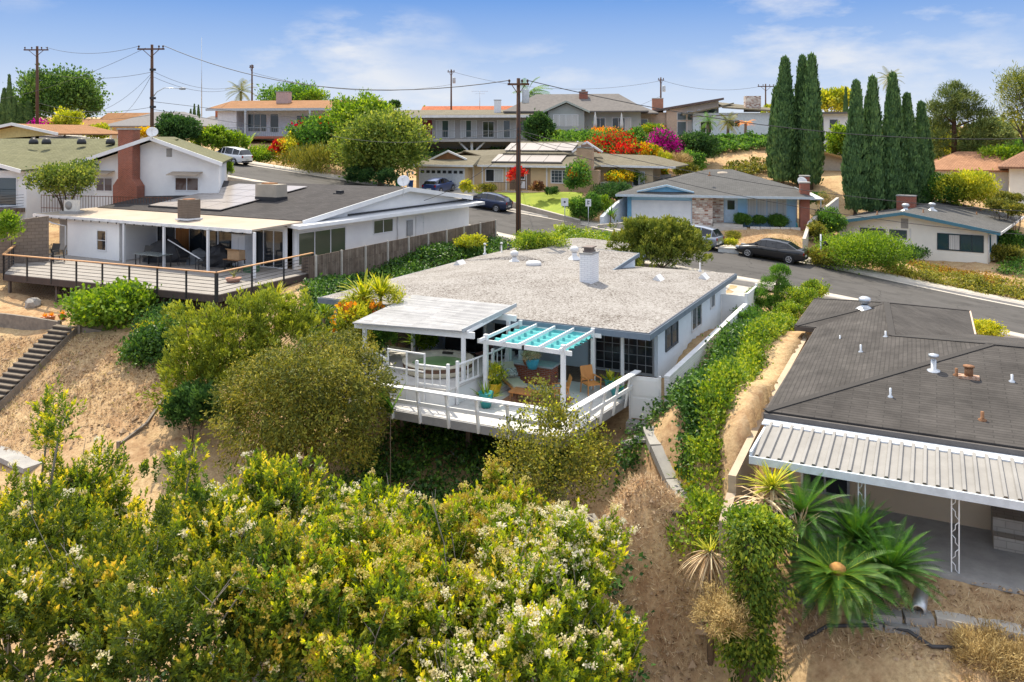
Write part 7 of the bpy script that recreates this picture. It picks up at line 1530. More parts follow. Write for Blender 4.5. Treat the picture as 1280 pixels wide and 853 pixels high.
bush('small bright yellow green bush at the base of the vine shrub', 195, 410, 38.5, 40, 18, LIME, clumps=50, per=40, leaf=.10, seed=14)
def blades(T, mat, n, length, width, seed, lo=.1, hi=1.3, droop=.5, base=(0,0,0), name='leaves', seg=4, tlo=0, thi=1):
    """strap leaves radiating from one point and arching over"""
    rng = np.random.RandomState(seed); V = []; Q = []; Tn = []
    for i in range(n):
        a = rng.uniform(0, 6.28); e = rng.uniform(lo, hi); l = length*rng.uniform(.7, 1.15); p = np.array(base)+rng.normal(0, .03, 3); d = np.array([math.cos(a)*math.cos(e), math.sin(a)*math.cos(e), math.sin(e)])
        s = np.array([-math.sin(a), math.cos(a), 0]); k = len(V)
        for j in range(seg+1):
            t = j/seg; w_ = width*(.5+.6*math.sin(min(1, t*1.6)*PI/2))*(1-t**2.2)*.5+.002; V += [p-s*w_, p+s*w_]; p = p+d*l/seg; d = d+np.array([0,0,-droop*l/seg*(.4+t)]); d /= np.linalg.norm(d)
        for j in range(seg): Q.append([k+2*j, k+2*j+1, k+2*j+3, k+2*j+2]); Tn.append(rng.uniform(tlo, thi))
    return np_mesh(name, np.array(V), np.array(Q), mat, np.array(Tn), parent=T)
def spiky(label, u, v, Y, mat, n, l, w_, seed, h=.6, name='spiky_plant', group='spiky plants', sr=.09, **kw):
    q = W(u, v, Y); g_ = gz(q.x, q.y); g_ = min(g_, q.z-.1); T = thing(name, label, 'plant', (q.x, q.y, g_), 0, group)
    MB().tube([(0,0,-.2),(0,0,q.z-g_)], [sr,sr*.66], 7).build('stem', TRUNKP, T); blades(T, mat, n, l, w_, seed, base=(0,0,q.z-g_), **kw); return T
spiky('tall yellow green spiky plant in front of the left corner of the gravel roof', 455, 376, 37.0, LIME, 150, 1.35, .12, 3, droop=.9, lo=-.1)
spiky('second yellow green spiky plant just right of the tall one by the patio cover', 476, 370, 36.5, LIME, 110, 1.1, .10, 5, droop=.8)
spiky('bright spiky plant on the ivy bank above the juniper', 345, 372, 42.0, LIME, 50, 1.0, .1, 7, droop=.6)
spiky('small bright spiky plant below the left corner of the gravel roof', 405, 392, 40.0, BRIGHT, 45, .8, .08, 8, droop=.5)
spiky('green fan leaved plant behind the hot tub railing', 520, 430, 36.4, BRIGHT, 60, .8, .13, 9, droop=1.0)
bush('orange and yellow croton bush below the tall spiky plant', 447, 398, 36.0, 55, 50, LIME, clumps=90, per=30, leaf=.22, asp=.3, seed=21, extra=(ORGF,.35,.22,'orange_leaves'))
bush('thin yellow leaved shrub against the roof edge by the patio cover', 494, 377, 36.3, 26, 42, LIME, clumps=40, per=24, leaf=.12, asp=.35, seed=22, lump=.4)
bush('dense yellow green shrub filling the gap left of the patio cover', 438, 434, 34.0, 50, 44, OLIVE, clumps=160, per=50, leaf=.12, seed=23)
bush('dark green shrub behind the left spa railing', 465, 428, 35.5, 55, 55, MIDGREEN, clumps=120, per=40, leaf=.14, seed=24)
for key, mat, n, l, w_ in (('yellow',BRIGHT,36,.55,.12),('teal',BRIGHT,26,.75,.07),('aqua',LIME,34,.55,.16),('rail',MIDGREEN,14,.6,.10),('orange',OLIVE,24,.5,.08),('clay',MIDGREEN,20,.3,.06),('planter',OLIVE,18,.6,.03),('sora',ORGF,20,.2,.06),('srus',ORGF,20,.22,.06),('swhi',ORGF,20,.2,.06)):
    blades(POTS[key], mat, n, l, w_, 31+len(key), base=(0,0,.25), name='plant', droop=.8, lo=.2)
foliage('plant', BRIGHT, POTS['tub'], [(0,0,1.0,.42,.42,.45)], 40, 30, .1, .15, .6, 5)
foliage('plant', DEAD, POTS['blue'], [(0,0,.52,.36,.36,.16)], 40, 40, .07, .06, .6, 6, .6)
foliage('plant', LIME, POTS['yellow'], [(0,0,.8,.34,.34,.3)], 26, 22, .08, .13, .55, 8)
T = spiky('big paddle leaved plant between the olive shrub and the deck rail', 488, 516, 28.9, MIDGREEN, 6, 1.1, .45, 4, sr=.018, droop=.3, lo=.8, hi=1.4)
# ------------------------------------------------------------------ ground cover
def quadf(a, b, c, d):                              # sampler over a plan quadrilateral
    A = [np.array(p[:2], float) for p in (a, b, c, d)]
    def f(rng, n):
        s, t = rng.uniform(0,1,(2,n)); return (A[0]*(1-s)[:,None]+A[1]*s[:,None])*(1-t)[:,None]+(A[3]*(1-s)[:,None]+A[2]*s[:,None])*t[:,None]
    return f
def linef(pts, w_):                                 # sampler along a plan polyline of half width w_
    P = [np.array(p[:2], float) for p in pts]; Ls = np.array([np.linalg.norm(b-a) for a, b in zip(P[:-1], P[1:])])
    def f(rng, n):
        k = rng.choice(len(Ls), n, p=Ls/Ls.sum()); t = rng.uniform(0,1,n)[:,None]; A = np.array(P)[k]; B = np.array(P)[k+1]; d = nrm(B-A)
        return A+(B-A)*t+np.stack([-d[:,1], d[:,0]],1)*rng.normal(0,.5,n).clip(-1,1)[:,None]*w_
    return f
S_ = 'stuff'
cover('ivy_bank', 'dark green ivy covering the bank between the board fence and the gravel roof house', quadf(FL.w(2.9,-2,0), FL.w(2.0,18,0), FM.w(-16.3,21,0), FM.w(-16.6,-1,0)), 1500, .17, IVY, 3, .45, kind=S_)
cover('ivy_bank_tip', 'brighter ivy at the street end of the bank behind the gravel roof', quadf(FM.w(-15.9,26,0), FM.w(-9,26.5,0), FM.w(-8.5,29,0), FM.w(-17,30.5,0)), 420, .17, IVYB, 4, .9, kind=S_)
cover('ivy_slope', 'dark ivy on the slope beside the white block wall', quadf(FM.w(1.35,-.6,0), FM.w(1.5,13.5,0), FR.w(-2.6,15,0), FR.w(-2.2,-.6,0)), 1500, .15, IVY, 5, .22, per=30, kind=S_)
T = thing('ivy_hedge', 'bright yellow green ivy hedge running along the top of the tan retaining wall strip', 'hedge', tuple(onground(FR.w(-1.95,6,0))), FR.a); z0_ = T.location.z; bl = []
for i in range(46):
    y = -4.2+i*.5; x = float(np.interp(y, [-4,0,9,19], [-1.15,-1.75,-2.15,-2.1]))+.07*math.sin(i*1.9); q = FR.w(x, y, 0); bl.append((x+1.95, y-6, gz(q.x,q.y)-z0_+.12, .50+.06*math.sin(i*2.3), .5, .40+.05*math.sin(i*1.3)))
foliage('leaves', IVYB, T, bl, 1150, 30, .16, .12, .75, 6, .6, .7, .3)
cover('underdeck_ivy', 'dark ivy and weeds in the shade below the white deck', quadf(FM.w(-10,-1.5,0), FM.w(-1.5,-1.5,0), FM.w(-2.2,-7.4,0), FM.w(-9.5,-9.2,0)), 620, .15, IVY, 7, .5, kind=S_)
cover('slope_plants', 'mixed ivy and dry vines at the right of the white deck above the earth', quadf(FM.w(-.4,-3,0), FM.w(.7,-.2,0), FM.w(1.0,-1.0,0), FM.w(.1,-4.2,0)), 40, .14, IVY, 8, .3, kind=S_)
cover('bank_hedge', 'low green and yellow ground cover on the bank above the pavement at the right', linef([offs(rl_near(23), RW+3.0), offs(rl_near(29), RW+3.1), offs(rl_near(36), RW+3.3), offs(rl_near(46), RW+3.3)], 1.7), 1000, .15, leafmat('ochre_green_cover', [(0,(.06,.07,.012)),(.5,(.14,.15,.025)),(1,(.30,.26,.05))]), 9, .85, kind=S_)
cover('orange_cover', 'rust orange ground cover on the bank below the cream house wall', quadf(FW.w(-5,-3.2,0), FW.w(1,-3.0,0), FW.w(2.5,-5.4,0), FW.w(-4,-5.6,0)), 190, .13, leafmat('rust_cover', [(0,(.14,.10,.015)),(.5,(.27,.16,.025)),(1,(.36,.25,.05))], gain=1.0), 10, .22, kind=S_)
cover('green_cover', 'green ground cover around the right corner of the cream house', quadf(FW.w(.6,-2,0), FW.w(3.4,10,0), FW.w(7,8,0), FW.w(5,-4,0)), 330, .16, MIDGREEN, 11, .5, kind=S_)
cover('dark_slope_ivy', 'dark ivy slope below the long braced balcony', quadf(W(505,200,100), W(648,200,100), W(648,180,111), W(505,180,111)), 500, .26, DKGREEN, 12, .5, kind=S_)
cover('ridge_ivy', 'green ivy hanging below the timber fence on the ridge', quadf(W(872,196,101), W(990,196,101), W(990,180,106), W(872,180,106)), 420, .28, MIDGREEN, 13, .9, kind=S_)
cover('slope_shrubs', 'mixed low shrubs on the dry slope behind the blue house', quadf(W(905,208,92), W(985,205,92), W(985,200,96), W(905,198,96)), 150, .24, OLIVE, 14, .8, kind=S_)
cover('dry_weeds', 'scattered green weeds on the bare slope at the left', quadf(hit(10,440), hit(165,440), hit(230,520), hit(0,560)), 60, .12, OLIVE, 15, .16, per=9, cr=.12, asp=.25, kind=S_)
def straw(name, label, fn, n, seed, l=.22, mat=DEAD, per=7):
    rng = np.random.RandomState(seed); XY = fn(rng, n); XY = np.repeat(XY, per, 0)+rng.normal(0,.10,(n*per,2)); z = ground(XY[:,0],XY[:,1]); P = np.column_stack([XY,z-.01]); o = P[0].copy(); m = len(P)
    V, Q = kites(P-o, rng.normal(0,.7,(m,3))+np.array([0,0,.65]), l*rng.uniform(.5,1.4,m), .07, rng, .02); ob = np_mesh(name, V, Q, mat, rng.uniform(0,1,m)); ob.location = o; return struct(ob, 'stuff', label, 'dry grass')
straw('dry_grass', 'dry straw grass on the earth slope below the garden gate', quadf(hit(720,650), hit(900,640), hit(890,845), hit(760,845)), 1500, 3)
straw('dry_grass_slope', 'dry straw on the bare slope at the left', quadf(hit(-10,425), hit(190,430), hit(300,520), hit(0,580)), 2200, 4)
straw('dry_grass_yard', 'dry straw on the bare earth at the lower right', quadf(hit(960,760), hit(1290,745), hit(1290,850), hit(930,850)), 420, 5)
straw('dry_grass_front', 'dry yellow grass in front of the blue house', quadf(FC.w(6.8,-2,0), FC.w(14.2,-2,0), FC.w(13.6,-7.5,0), FC.w(7.4,-5,0)), 1100, 6, .18)
def litter(name, label, fn, n, seed, l, mat, asp=.45):
    rng = np.random.RandomState(seed); XY = fn(rng, n); P = np.column_stack([XY, ground(XY[:,0],XY[:,1])+.02+rng.uniform(0,.04,n)]); o = P[0].copy(); D = rng.normal(0,1,(n,3))*np.array([1,1,.25])
    V, Q = kites(P-o, D, l*rng.uniform(.5,1.5,n), asp, rng, .15, N=np.tile(np.array([0,0,1.]),(n,1))); ob = np_mesh(name, V, Q, mat, rng.uniform(0,1,n)); ob.location = o; return struct(ob, 'stuff', label, 'leaf litter')
LITT = leafmat('leaf_litter', [(0,(.10,.06,.032)),(.5,(.24,.15,.08)),(1,(.44,.32,.18))], rough=.9, trans=.05, spec=.05, gain=1.0)
litter('leaf_litter', 'dead leaves scattered over the earth below the garden gate', quadf(hit(690,600), hit(905,560), hit(900,850), hit(760,850)), 2200, 3, .085, LITT)
litter('leaf_litter_yard', 'dead leaves scattered over the bare earth at the lower right', quadf(hit(940,740), hit(1290,740), hit(1290,852), hit(920,852)), 1100, 4, .07, LITT)
litter('leaf_litter_slope', 'dead leaves and clods on the bare slope at the left', quadf(hit(-10,420), hit(190,425), hit(330,540), hit(0,590)), 3000, 5, .11, LITT)
def stones(name, label, fn, n, seed, s0):
    rng = np.random.RandomState(seed); XY = fn(rng, n); z = ground(XY[:,0],XY[:,1]); base = np.array([[1,0,0],[0,1,0],[-1,0,0],[0,-1,0],[0,0,.8],[0,0,-.4]],float); tri = np.array([[0,1,4],[1,2,4],[2,3,4],[3,0,4],[1,0,5],[2,1,5],[3,2,5],[0,3,5]])
    s_ = s0*rng.lognormal(0,.55,n); V = base[None]*s_[:,None,None]*rng.uniform(.6,1.4,(n,6,3)); a = rng.uniform(0,6.28,n); c, q = np.cos(a)[:,None], np.sin(a)[:,None]; x, y = V[...,0]*c-V[...,1]*q, V[...,0]*q+V[...,1]*c
    o = np.array([XY[0,0],XY[0,1],z[0]]); V = np.stack([x+XY[:,:1], y+XY[:,1:], V[...,2]+z[:,None]],-1)-o
    ob = np_mesh(name, V.reshape(-1,3), (tri[None]+np.arange(n)[:,None,None]*6).reshape(-1,3), M('earth_clod', (.46,.33,.21), 1, (.34,.23,.14), 2)); ob.location = o; return struct(ob, 'stuff', label, 'stones')
stones('earth_clods', 'small stones and clods on the earth below the garden gate', quadf(hit(690,600), hit(905,560), hit(900,850), hit(760,850)), 1500, 6, .035)
stones('earth_clods_slope', 'small stones and clods on the bare slope at the left', quadf(hit(-10,420), hit(190,425), hit(330,540), hit(0,590)), 1500, 7, .045)
stones('earth_clods_yard', 'small stones and clods on the bare earth at the lower right', quadf(hit(940,740), hit(1290,740), hit(1290,852), hit(920,852)), 900, 8, .03)
# ------------------------------------------------------------------ lower right garden
def cycad(label, p, r, n, seed, mat, cone=False, lo=.05, hi=1.25, trunk=.5):
    T = thing('cycad', label, 'cycad', tuple(p), 0, 'cycads by the porch'); rng = np.random.RandomState(seed); V = []; Q = []; Tn = []
    MB().lathe((0,0,-.3), [(0,0),(.24,0),(.28,.3),(.22,trunk+.3),(0,trunk+.42)], 12).build('trunk', TRUNKP, T)
    for i in range(n):
        a = i*2.39996+rng.uniform(-.1,.1); e = lo+(hi-lo)*((i+.5)/n)**1.1; l = r*rng.uniform(.85,1.1); p_ = np.array([0,0,trunk+.05]); d = np.array([math.cos(a)*math.cos(e), math.sin(a)*math.cos(e), math.sin(e)]); m = 34; tn = rng.uniform(.2,.8)
        for j in range(m):
            t = j/m; p_ = p_+d*l/m; d = d+np.array([0,0,-.38*l/m*(.5+t)]); d /= np.linalg.norm(d); s = nrm(np.cross(d, [0,0,1.])); u_ = np.cross(s, d)
            ll = r*.125*math.sin(PI*min(1,.12+t*.95))**.7+.01
            for sg in (-1,1):
                b = p_; q = s*sg*.75+d*.62+u_*.3; q /= np.linalg.norm(q); k = len(V); w_ = d*.010*r; V += [b-w_, b+w_, b+q*ll+w_*.3, b+q*ll-w_*.3]; Q.append([k,k+1,k+2,k+3]); Tn.append(np.clip(tn*.45+rng.normal(0,.10)+.12*(i > n*.75),0,1))
            if j % 4 == 0 and j < 20: k = len(V); w_ = s*.011*r*(1-t)+s*.004; e2 = p_+d*l/m*4; V += [p_-w_, p_+w_, e2+w_*.8, e2-w_*.8]; Q.append([k,k+1,k+2,k+3]); Tn.append(.8)
    np_mesh('fronds', np.array(V), np.array(Q), mat, np.array(Tn), parent=T)
    if cone: MB().lathe((0,0,trunk+.05), [(0,0),(.16,.02),(.21,.12),(.19,.24),(.1,.31),(0,.33)], 16).build('cone', M('tan_cone', (.50,.27,.09), .95, (.38,.19,.06), 14, .8, 30), T)
    return T
q = W(1047,712,20.6); cycad('big cycad with a round tan cone in its centre, in front of the porch', (q.x,q.y,q.z-.72), 1.62, 104, 3, CYCADY, True, -.3, .72, .5)
q = W(1112,682,20.9); cycad('dark cycad beside the porch post behind the coned one', (q.x,q.y,gz(q.x,q.y)), 1.35, 80, 4, CYCAD, False, -.1, 1.2, .55)
q = W(1070,655,21.7); cycad('bright green cycad between the porch post and the dead leafed plant', (q.x,q.y,gz(q.x,q.y)), 1.25, 66, 5, CYCAD, False, .0, 1.25, .7)
q = W(1003,622,22.1); cycad('tall cycad with brown lower fronds against the low retaining wall', (q.x,q.y,gz(q.x,q.y)), 1.3, 64, 6, CYCAD, False, -.5, 1.1, 1.5)
q = W(965,612,22.4); T = thing('dracaena', 'spiky plant with a skirt of dead straw leaves below the metal porch corner', 'plant', (q.x,q.y,gz(q.x,q.y)), 0); h = q.z-T.location.z
MB().tube([(0,0,-.3),(.05,0,h*.6),(0,0,h)], [.12,.1,.08], 8).build('trunk', TRUNKP, T); blades(T, DEAD, 110, 1.35, .08, 3, -1.4, -.2, 1.2, (0,0,h), 'dead_leaves'); blades(T, LIME, 70, .85, .06, 4, .0, 1.3, .5, (0,0,h+.05), 'green_leaves'); blades(T, DEAD, 60, 1.0, .06, 6, -.4, .5, 1.4, (-.3,-.2,h-.2), 'dead_leaves')
q = W(1000,655,21.4); T = spiky('small dead spiky plant in front of the tall cycad', 998, 660, 21.6, DEAD, 40, .7, .04, 12, droop=.4, lo=-.8, name='dead_yucca')
q = W(888,690,21.3); T = thing('dead_yucca', 'hanging dead straw yucca on the left of the ivy covered stump', 'plant', (q.x,q.y,gz(q.x,q.y)), 0, 'spiky plants'); h = max(.6, q.z-T.location.z)
MB().tube([(0,0,-.3),(0,0,h)], [.1,.07], 7).build('stem', TRUNKP, T); blades(T, DEAD, 110, 1.0, .035, 13, -1.5, -.2, 1.6, (0,0,h), 'dead_leaves'); blades(T, LIME, 24, .5, .04, 14, .2, 1.3, .3, (0,0,h), 'green_leaves')
q = W(938,735,20.2); T = thing('ivy_stump', 'tall stump smothered in hanging yellow green ivy at the lower right', 'ivy', (q.x,q.y,gz(q.x,q.y)), 0); h = W(938,655,20.2).z-T.location.z
MB().tube([(0,0,-.5),(0,0,h*.9)], [.3,.2], 9).build('stump', BARK, T)
foliage('leaves', leafmat('vine_leaves', [(0,(.026,.055,.009)),(.5,(.070,.118,.014)),(1,(.20,.23,.028))]), T, [(0,0,h*.86,.52,.5,.42),(.1,-.1,h*.64,.48,.46,.6),(-.08,-.1,h*.42,.44,.42,.6),(.18,0,h*.26,.36,.36,.45),(-.42,.1,h*.36,.28,.3,.45),(.5,.5,h*.86,.42,.35,.26)], 300, 40, .17, .11, .6, 5, -.1, .7, .5, droop=.5)
bush('bright leafy vine between the ivy covered stump and the dead leafed plant', 948, 656, 21.0, 70, 40, IVYB, clumps=130, per=40, leaf=.11, asp=.7, seed=31)
bush('tangled dry brush at the foot of the ivy covered stump', 905, 770, 19.8, 66, 44, DRYG, clumps=80, per=50, leaf=.16, asp=.1, seed=32, up=.1)
bush('dry brown brush at the bottom right corner', 1248, 824, 19.0, 80, 46, DRYG, clumps=120, per=60, leaf=.2, asp=.08, seed=33)
for i, (u, v, wp, lb) in enumerate(((855,592,22,'yellow green tuft beside the upper end of the concrete path strip'),(868,610,26,'larger yellow green tuft below the first along the path strip'),(948,672,20,'small bright tuft at the left foot of the dead leafed plant'))):
    bush(lb, u, v, hit(u, v).y, wp, wp*.8, LIME, clumps=24, per=30, leaf=.14, asp=.12, seed=40+i, name='grass_tuft', cat='grass tuft', group='grass tufts on the earth', up=1.2)
bush('clipped dark shrub on the slope above the ivy hedge by the white block wall', 940, 400, 44.0, 40, 36, MIDGREEN, clumps=90, per=36, leaf=.12, seed=45)
# cloud pruned pine and its neighbours
def cloudpine(label, base, pads, Y, mat, seed):
    b = W(base[0], base[1], Y); b.z = gz(b.x, b.y); T = thing('cloud_pruned_tree', label, 'tree', tuple(b), 0); o = b; mb = MB(); prev = Vector((0,0,-.2))
    for i, (u, v, wp, hp) in enumerate(pads):
        q, a, c_, h = px_blob(u, v, Y+random.Random(i+seed).uniform(-.4,.4), wp, hp); q -= o
        foliage('foliage_pad', mat, T, [(q.x,q.y,q.z,a,a,h)], 60, 34, .13, .11, .35, seed+i, .6, .75, .08, cut=-.35)
        mb.tube([Vector((q.x*.2,q.y*.2,max(.1,q.z-.8))), q], [.06,.03], 6, False)
    top = W(pads[0][0], pads[0][1], Y)-o; mb.tube([(0,0,-.3),(top.x*.3,0,top.z*.5),top], [.12,.09,.04], 8); mb.build('trunk', BARK, T); return T
cloudpine('cloud pruned pine with round pads beside the driveway', (968,402), [(975,341,19,14),(968,356,32,17),(948,371,26,15),(981,366,24,14),(955,385,30,15),(938,380,22,12),(972,379,26,13)], 46.5, MIDGREEN, 5)
for i, (u, v, Y, wp, hp, m, lb) in enumerate(((1003,376,45,44,34,IVYB,'bright leafy shrub between the cloud pruned pine and the grey roof corner'),(1018,362,46.5,30,24,IVYB,'small bright leafy shrub touching the far corner of the grey roof'),(938,408,42,36,40,MIDGREEN,'dark leafy shrub in front of the side gate screen'),(1235,413,43,36,16,LIME,'yellow green shrub beyond the grey roof near the street'),(985,390,44,34,24,IVYB,'low bright shrub in front of the cloud pruned pine'),(950,425,40,46,26,DRYG,'dry brown brush above the ivy hedge'))):
    bush(lb, u, v, Y, wp, hp, m, clumps=100, per=36, leaf=.12, asp=.55, seed=60+i)
juniper('dense pine bush beside the driveway in front of the parked silver car', [(826,300,70,40),(800,292,50,26),(844,292,44,24),(820,322,80,30),(856,310,34,22),(792,306,40,22),(866,306,18,12),(838,315,60,26)], 53.0, 21, PINEL, 'juniper bushes', 95, .2)
# ------------------------------------------------------------------ middle distance
tree('small leafy tree with dark trunk in front of the olive roof house', 83, 226, 55.5, 70, 44, leafmat('street_tree_leaves', [(0,(.035,.065,.014)),(.5,(.085,.125,.024)),(1,(.20,.22,.04))]), clumps=190, per=40, leaf=.20, asp=.6, seed=3, spread=.7, bs=.45, shell=.5, lump=.3, r=.11, root=gz(-29.5,55.5))
bush('leafy shrub at the left edge beside the brown block wall', 6, 285, 47.5, 36, 42, BRIGHT, clumps=60, per=36, leaf=.18, seed=4)
bush('bright green upright shrub at the corner of the olive roof house by the street', 279, 213, 70, 22, 20, BRIGHT, clumps=50, per=36, leaf=.28, asp=.25, seed=5, up=1.2)
tree('big bushy yellow green tree at the bend of the street', 475, 185, 80, 108, 92, leafmat('soft_green_leaves', [(0,(.050,.085,.016)),(.5,(.11,.155,.028)),(1,(.25,.27,.05))]), clumps=520, per=42, leaf=.34, asp=.55, seed=6, n_blob=10, spread=.55, bs=.5, shell=.6, lump=.25, r=.3)
tree('tall bright green tree rising behind the bushy street tree', 455, 150, 86, 76, 62, BRIGHT, clumps=220, per=36, leaf=.36, asp=.6, seed=7, spread=.75, bs=.42, lump=.35, r=.25)
bush('dark green hedge shrub with red blossom below the orange roof house', 395, 172, 92, 70, 48, MIDGREEN, clumps=200, per=40, leaf=.36, seed=8, extra=(REDF,.10,.3,'blossom',.1))
bush('bright green shrub with red tips along the orange house terrace', 425, 158, 93, 70, 26, BRIGHT, clumps=130, per=36, leaf=.34, seed=9, extra=(REDF,.12,.3,'blossom',.0))
bush('yellow orange shrub left of the dark hedge shrub', 362, 190, 90, 34, 44, LIME, clumps=100, per=36, leaf=.3, seed=10, extra=(ORGF,.25,.28,'orange_leaves'))
bush('red flowering shrub at the bend of the street by the stone bank', 347, 187, 90, 20, 22, REDF, clumps=30, per=30, leaf=.26, seed=11)
bush('tall grassy green shrub below the dark hedge shrub', 395, 203, 84, 74, 34, OLIVE, clumps=170, per=36, leaf=.45, asp=.16, seed=12, up=1.2)
for i, (u, v, wp, hp) in enumerate(((443,218,22,22),(459,220,15,20),(482,222,28,20))):
    bush(('rounded clipped shrub, leftmost of three under the bushy street tree','small rounded clipped shrub in the middle of three under the bushy street tree','wide clipped shrub, rightmost of three under the bushy street tree')[i], u, v, 78-i, wp, hp, DKGREEN, clumps=60, per=40, leaf=.2, seed=13+i, shell=.85, lump=.08)
bush('low yellow green plants on the bank beside the white parked car', 318, 195, 90, 50, 18, BRIGHT, clumps=70, per=36, leaf=.3, seed=17)
spiky('young banana like plant on the bare bank below the orange roof house', 308, 185, 92, BRIGHT, 22, 2.6, .4, 18, droop=.35, lo=.2, group=None, name='broad_leaf_plant')
tree('dark rounded tree behind the satellite dish of the olive roof house', 222, 163, 84, 46, 36, DKGREEN, clumps=180, per=44, leaf=.34, seed=18, shell=.75, lump=.15)
bush('bright green bushes right of the dark rounded tree', 262, 172, 86, 40, 26, BRIGHT, clumps=90, per=36, leaf=.36, seed=19)
bush('bright green bushes at the wall corner of the orange roof house', 284, 178, 88, 36, 26, BRIGHT, clumps=80, per=36, leaf=.36, seed=20)
tree('yellow green young tree above the yellow gable house', 81, 152, 100, 38, 32, LIME, clumps=100, per=34, leaf=.36, seed=21, spread=.7, bs=.45)
bush('magenta blossom bush beside the yellow gable house', 57, 160, 100, 30, 14, MAGF, clumps=50, per=34, leaf=.34, seed=22)
bush('clipped yellow green box hedge behind the olive roof', 120, 165, 96, 28, 16, LIME, clumps=70, per=40, leaf=.28, seed=23, shell=.85, lump=.05)
bush('yellow blossom shrub to the right of the red brick chimney', 184, 167, 92, 24, 12, YELF, clumps=40, per=34, leaf=.3, seed=24)
tree('large dark leafy tree on the skyline at the far left', 72, 122, 132, 84, 60, leafmat('skyline_leaves', [(0,(.024,.055,.014)),(.5,(.05,.10,.022)),(1,(.11,.18,.04))]), clumps=280, per=42, leaf=.55, asp=.6, seed=25, n_blob=14, spread=.88, bs=.34, lump=.5, r=.4)
tree('small green tree behind the roof of the orange house', 365, 122, 140, 68, 30, MIDGREEN, clumps=130, per=36, leaf=.5, seed=26, spread=.7, bs=.42, lump=.35)
tree('bright green tree behind the right part of the orange roof', 385, 126, 138, 44, 22, BRIGHT, clumps=80, per=34, leaf=.5, seed=27, spread=.7, bs=.42)
tree('small round dark tree on the skyline left of the tile roof', 492, 132, 150, 13, 12, DKGREEN, clumps=40, per=30, leaf=.45, seed=28)
tree('round dark green tree right of the middle pole beside the sage gable', 672, 162, 106, 32, 38, DKGREEN, clumps=170, per=44, leaf=.36, seed=29, shell=.8, lump=.12)
# tan house garden
bush('climbing shrub with orange top beside the tan brick chimney', 722, 223, 76, 28, 38, MIDGREEN, clumps=110, per=40, leaf=.22, seed=30, extra=(ORGF,.2,.2,'orange_leaves',.4))
tree('small red leafed tree at the tan house entry', 648, 218, 78.5, 26, 22, REDF, clumps=24, per=26, leaf=.25, seed=31, lump=.4, tmat=BARK)
bush('yellow green bush with white flowers beside the tan garage', 583, 234, 80, 18, 16, LIME, clumps=50, per=36, leaf=.2, seed=32)
bush('small clipped dark ball under the right window of the tan house', 690, 239, 78, 16, 9, DKGREEN, clumps=40, per=40, leaf=.16, seed=33, shell=.85, lump=.05)
bush('purple brown bush in front of the tan house wall', 671, 234, 78, 16, 14, PURPL, clumps=45, per=36, leaf=.2, seed=34)
bush('low plants under the left window of the tan house', 607, 236, 80, 22, 10, OLIVE, clumps=40, per=34, leaf=.2, seed=35)
bush('round green hedge at the foot of the lawn around the white sign', 733, 263, 72.4, 34, 36, MIDGREEN, clumps=130, per=44, leaf=.18, seed=36, shell=.8, lump=.12)
bush('bright green shrub right of the round hedge by the stepped white wall', 752, 256, 73, 22, 22, BRIGHT, clumps=60, per=40, leaf=.18, seed=37)
bush('bright low plants at the right end of the green lawn', 715, 256, 73.0, 26, 8, BRIGHT, clumps=50, per=34, leaf=.18, seed=38)
bush('dark shrub below the terrace wall beside the tan house', 765, 240, 76, 44, 22, DKGREEN, clumps=110, per=40, leaf=.2, seed=39)
bush('yellow flowering plants along the terrace wall, left half', 775, 222, 80.5, 30, 14, YELF, clumps=60, per=30, leaf=.25, seed=40, extra=(BRIGHT,.9,.28,'leaves'))
bush('broad leaved green plants along the terrace wall, right half', 797, 221, 81, 26, 14, BRIGHT, clumps=60, per=30, leaf=.3, seed=41)
bush('yellow flowers at the end of the terrace wall', 822, 213, 84, 26, 10, YELF, clumps=45, per=30, leaf=.25, seed=42, extra=(BRIGHT,.6,.25,'leaves'))
spiky('pale agave beside the stepped white wall', 763, 270, 71, MIDGREEN, 30, 1.0, .12, 43, droop=.2, lo=.2, group=None, name='agave')
# bougainvillea slope
bush('red bougainvillea mass left of the round green slope shrub', 766, 183, 97, 60, 34, REDF, clumps=100, per=30, leaf=.30, seed=44, lump=.45, extra=(MIDGREEN,1.8,.3,'leaves'))
bush('scattered red bougainvillea spray lower on the slope behind the tan roof', 790, 192, 93, 40, 20, REDF, clumps=60, per=30, leaf=.30, seed=45, extra=(DKGREEN,.8,.3,'leaves'))
bush('round green slope shrub between red and magenta bougainvillea', 791, 175, 99, 30, 26, MIDGREEN, clumps=100, per=40, leaf=.32, seed=46)
bush('golden yellow bougainvillea on the slope above the blue house', 807, 193, 93, 34, 28, YELF, clumps=90, per=34, leaf=.30, seed=47, extra=(BRIGHT,.7,.3,'leaves'))
bush('vivid magenta bougainvillea on the slope below the modern house', 834, 180, 97, 40, 36, MAGF, clumps=120, per=34, leaf=.30, seed=48, lump=.4, extra=(DKGREEN,.9,.3,'leaves'))
bush('dark green shrub mass right of the magenta bougainvillea', 872, 183, 98, 50, 40, DKGREEN, clumps=180, per=40, leaf=.34, seed=49)
bush('bushy mid green shrub below the magenta bougainvillea', 866, 202, 91, 30, 28, MIDGREEN, clumps=90, per=40, leaf=.30, seed=50)
bush('low green hedge in front of the sage gable house', 720, 176, 104, 64, 16, MIDGREEN, clumps=130, per=36, leaf=.34, seed=51)
bush('bright bush left of the sage gable at the ridge garden', 700, 170, 106, 22, 14, BRIGHT, clumps=50, per=34, leaf=.34, seed=52)
bush('straw coloured ornamental grass on the slope above the blue house', 850, 204, 89, 26, 16, DRYG, clumps=60, per=40, leaf=.5, asp=.1, seed=53, up=1.2)
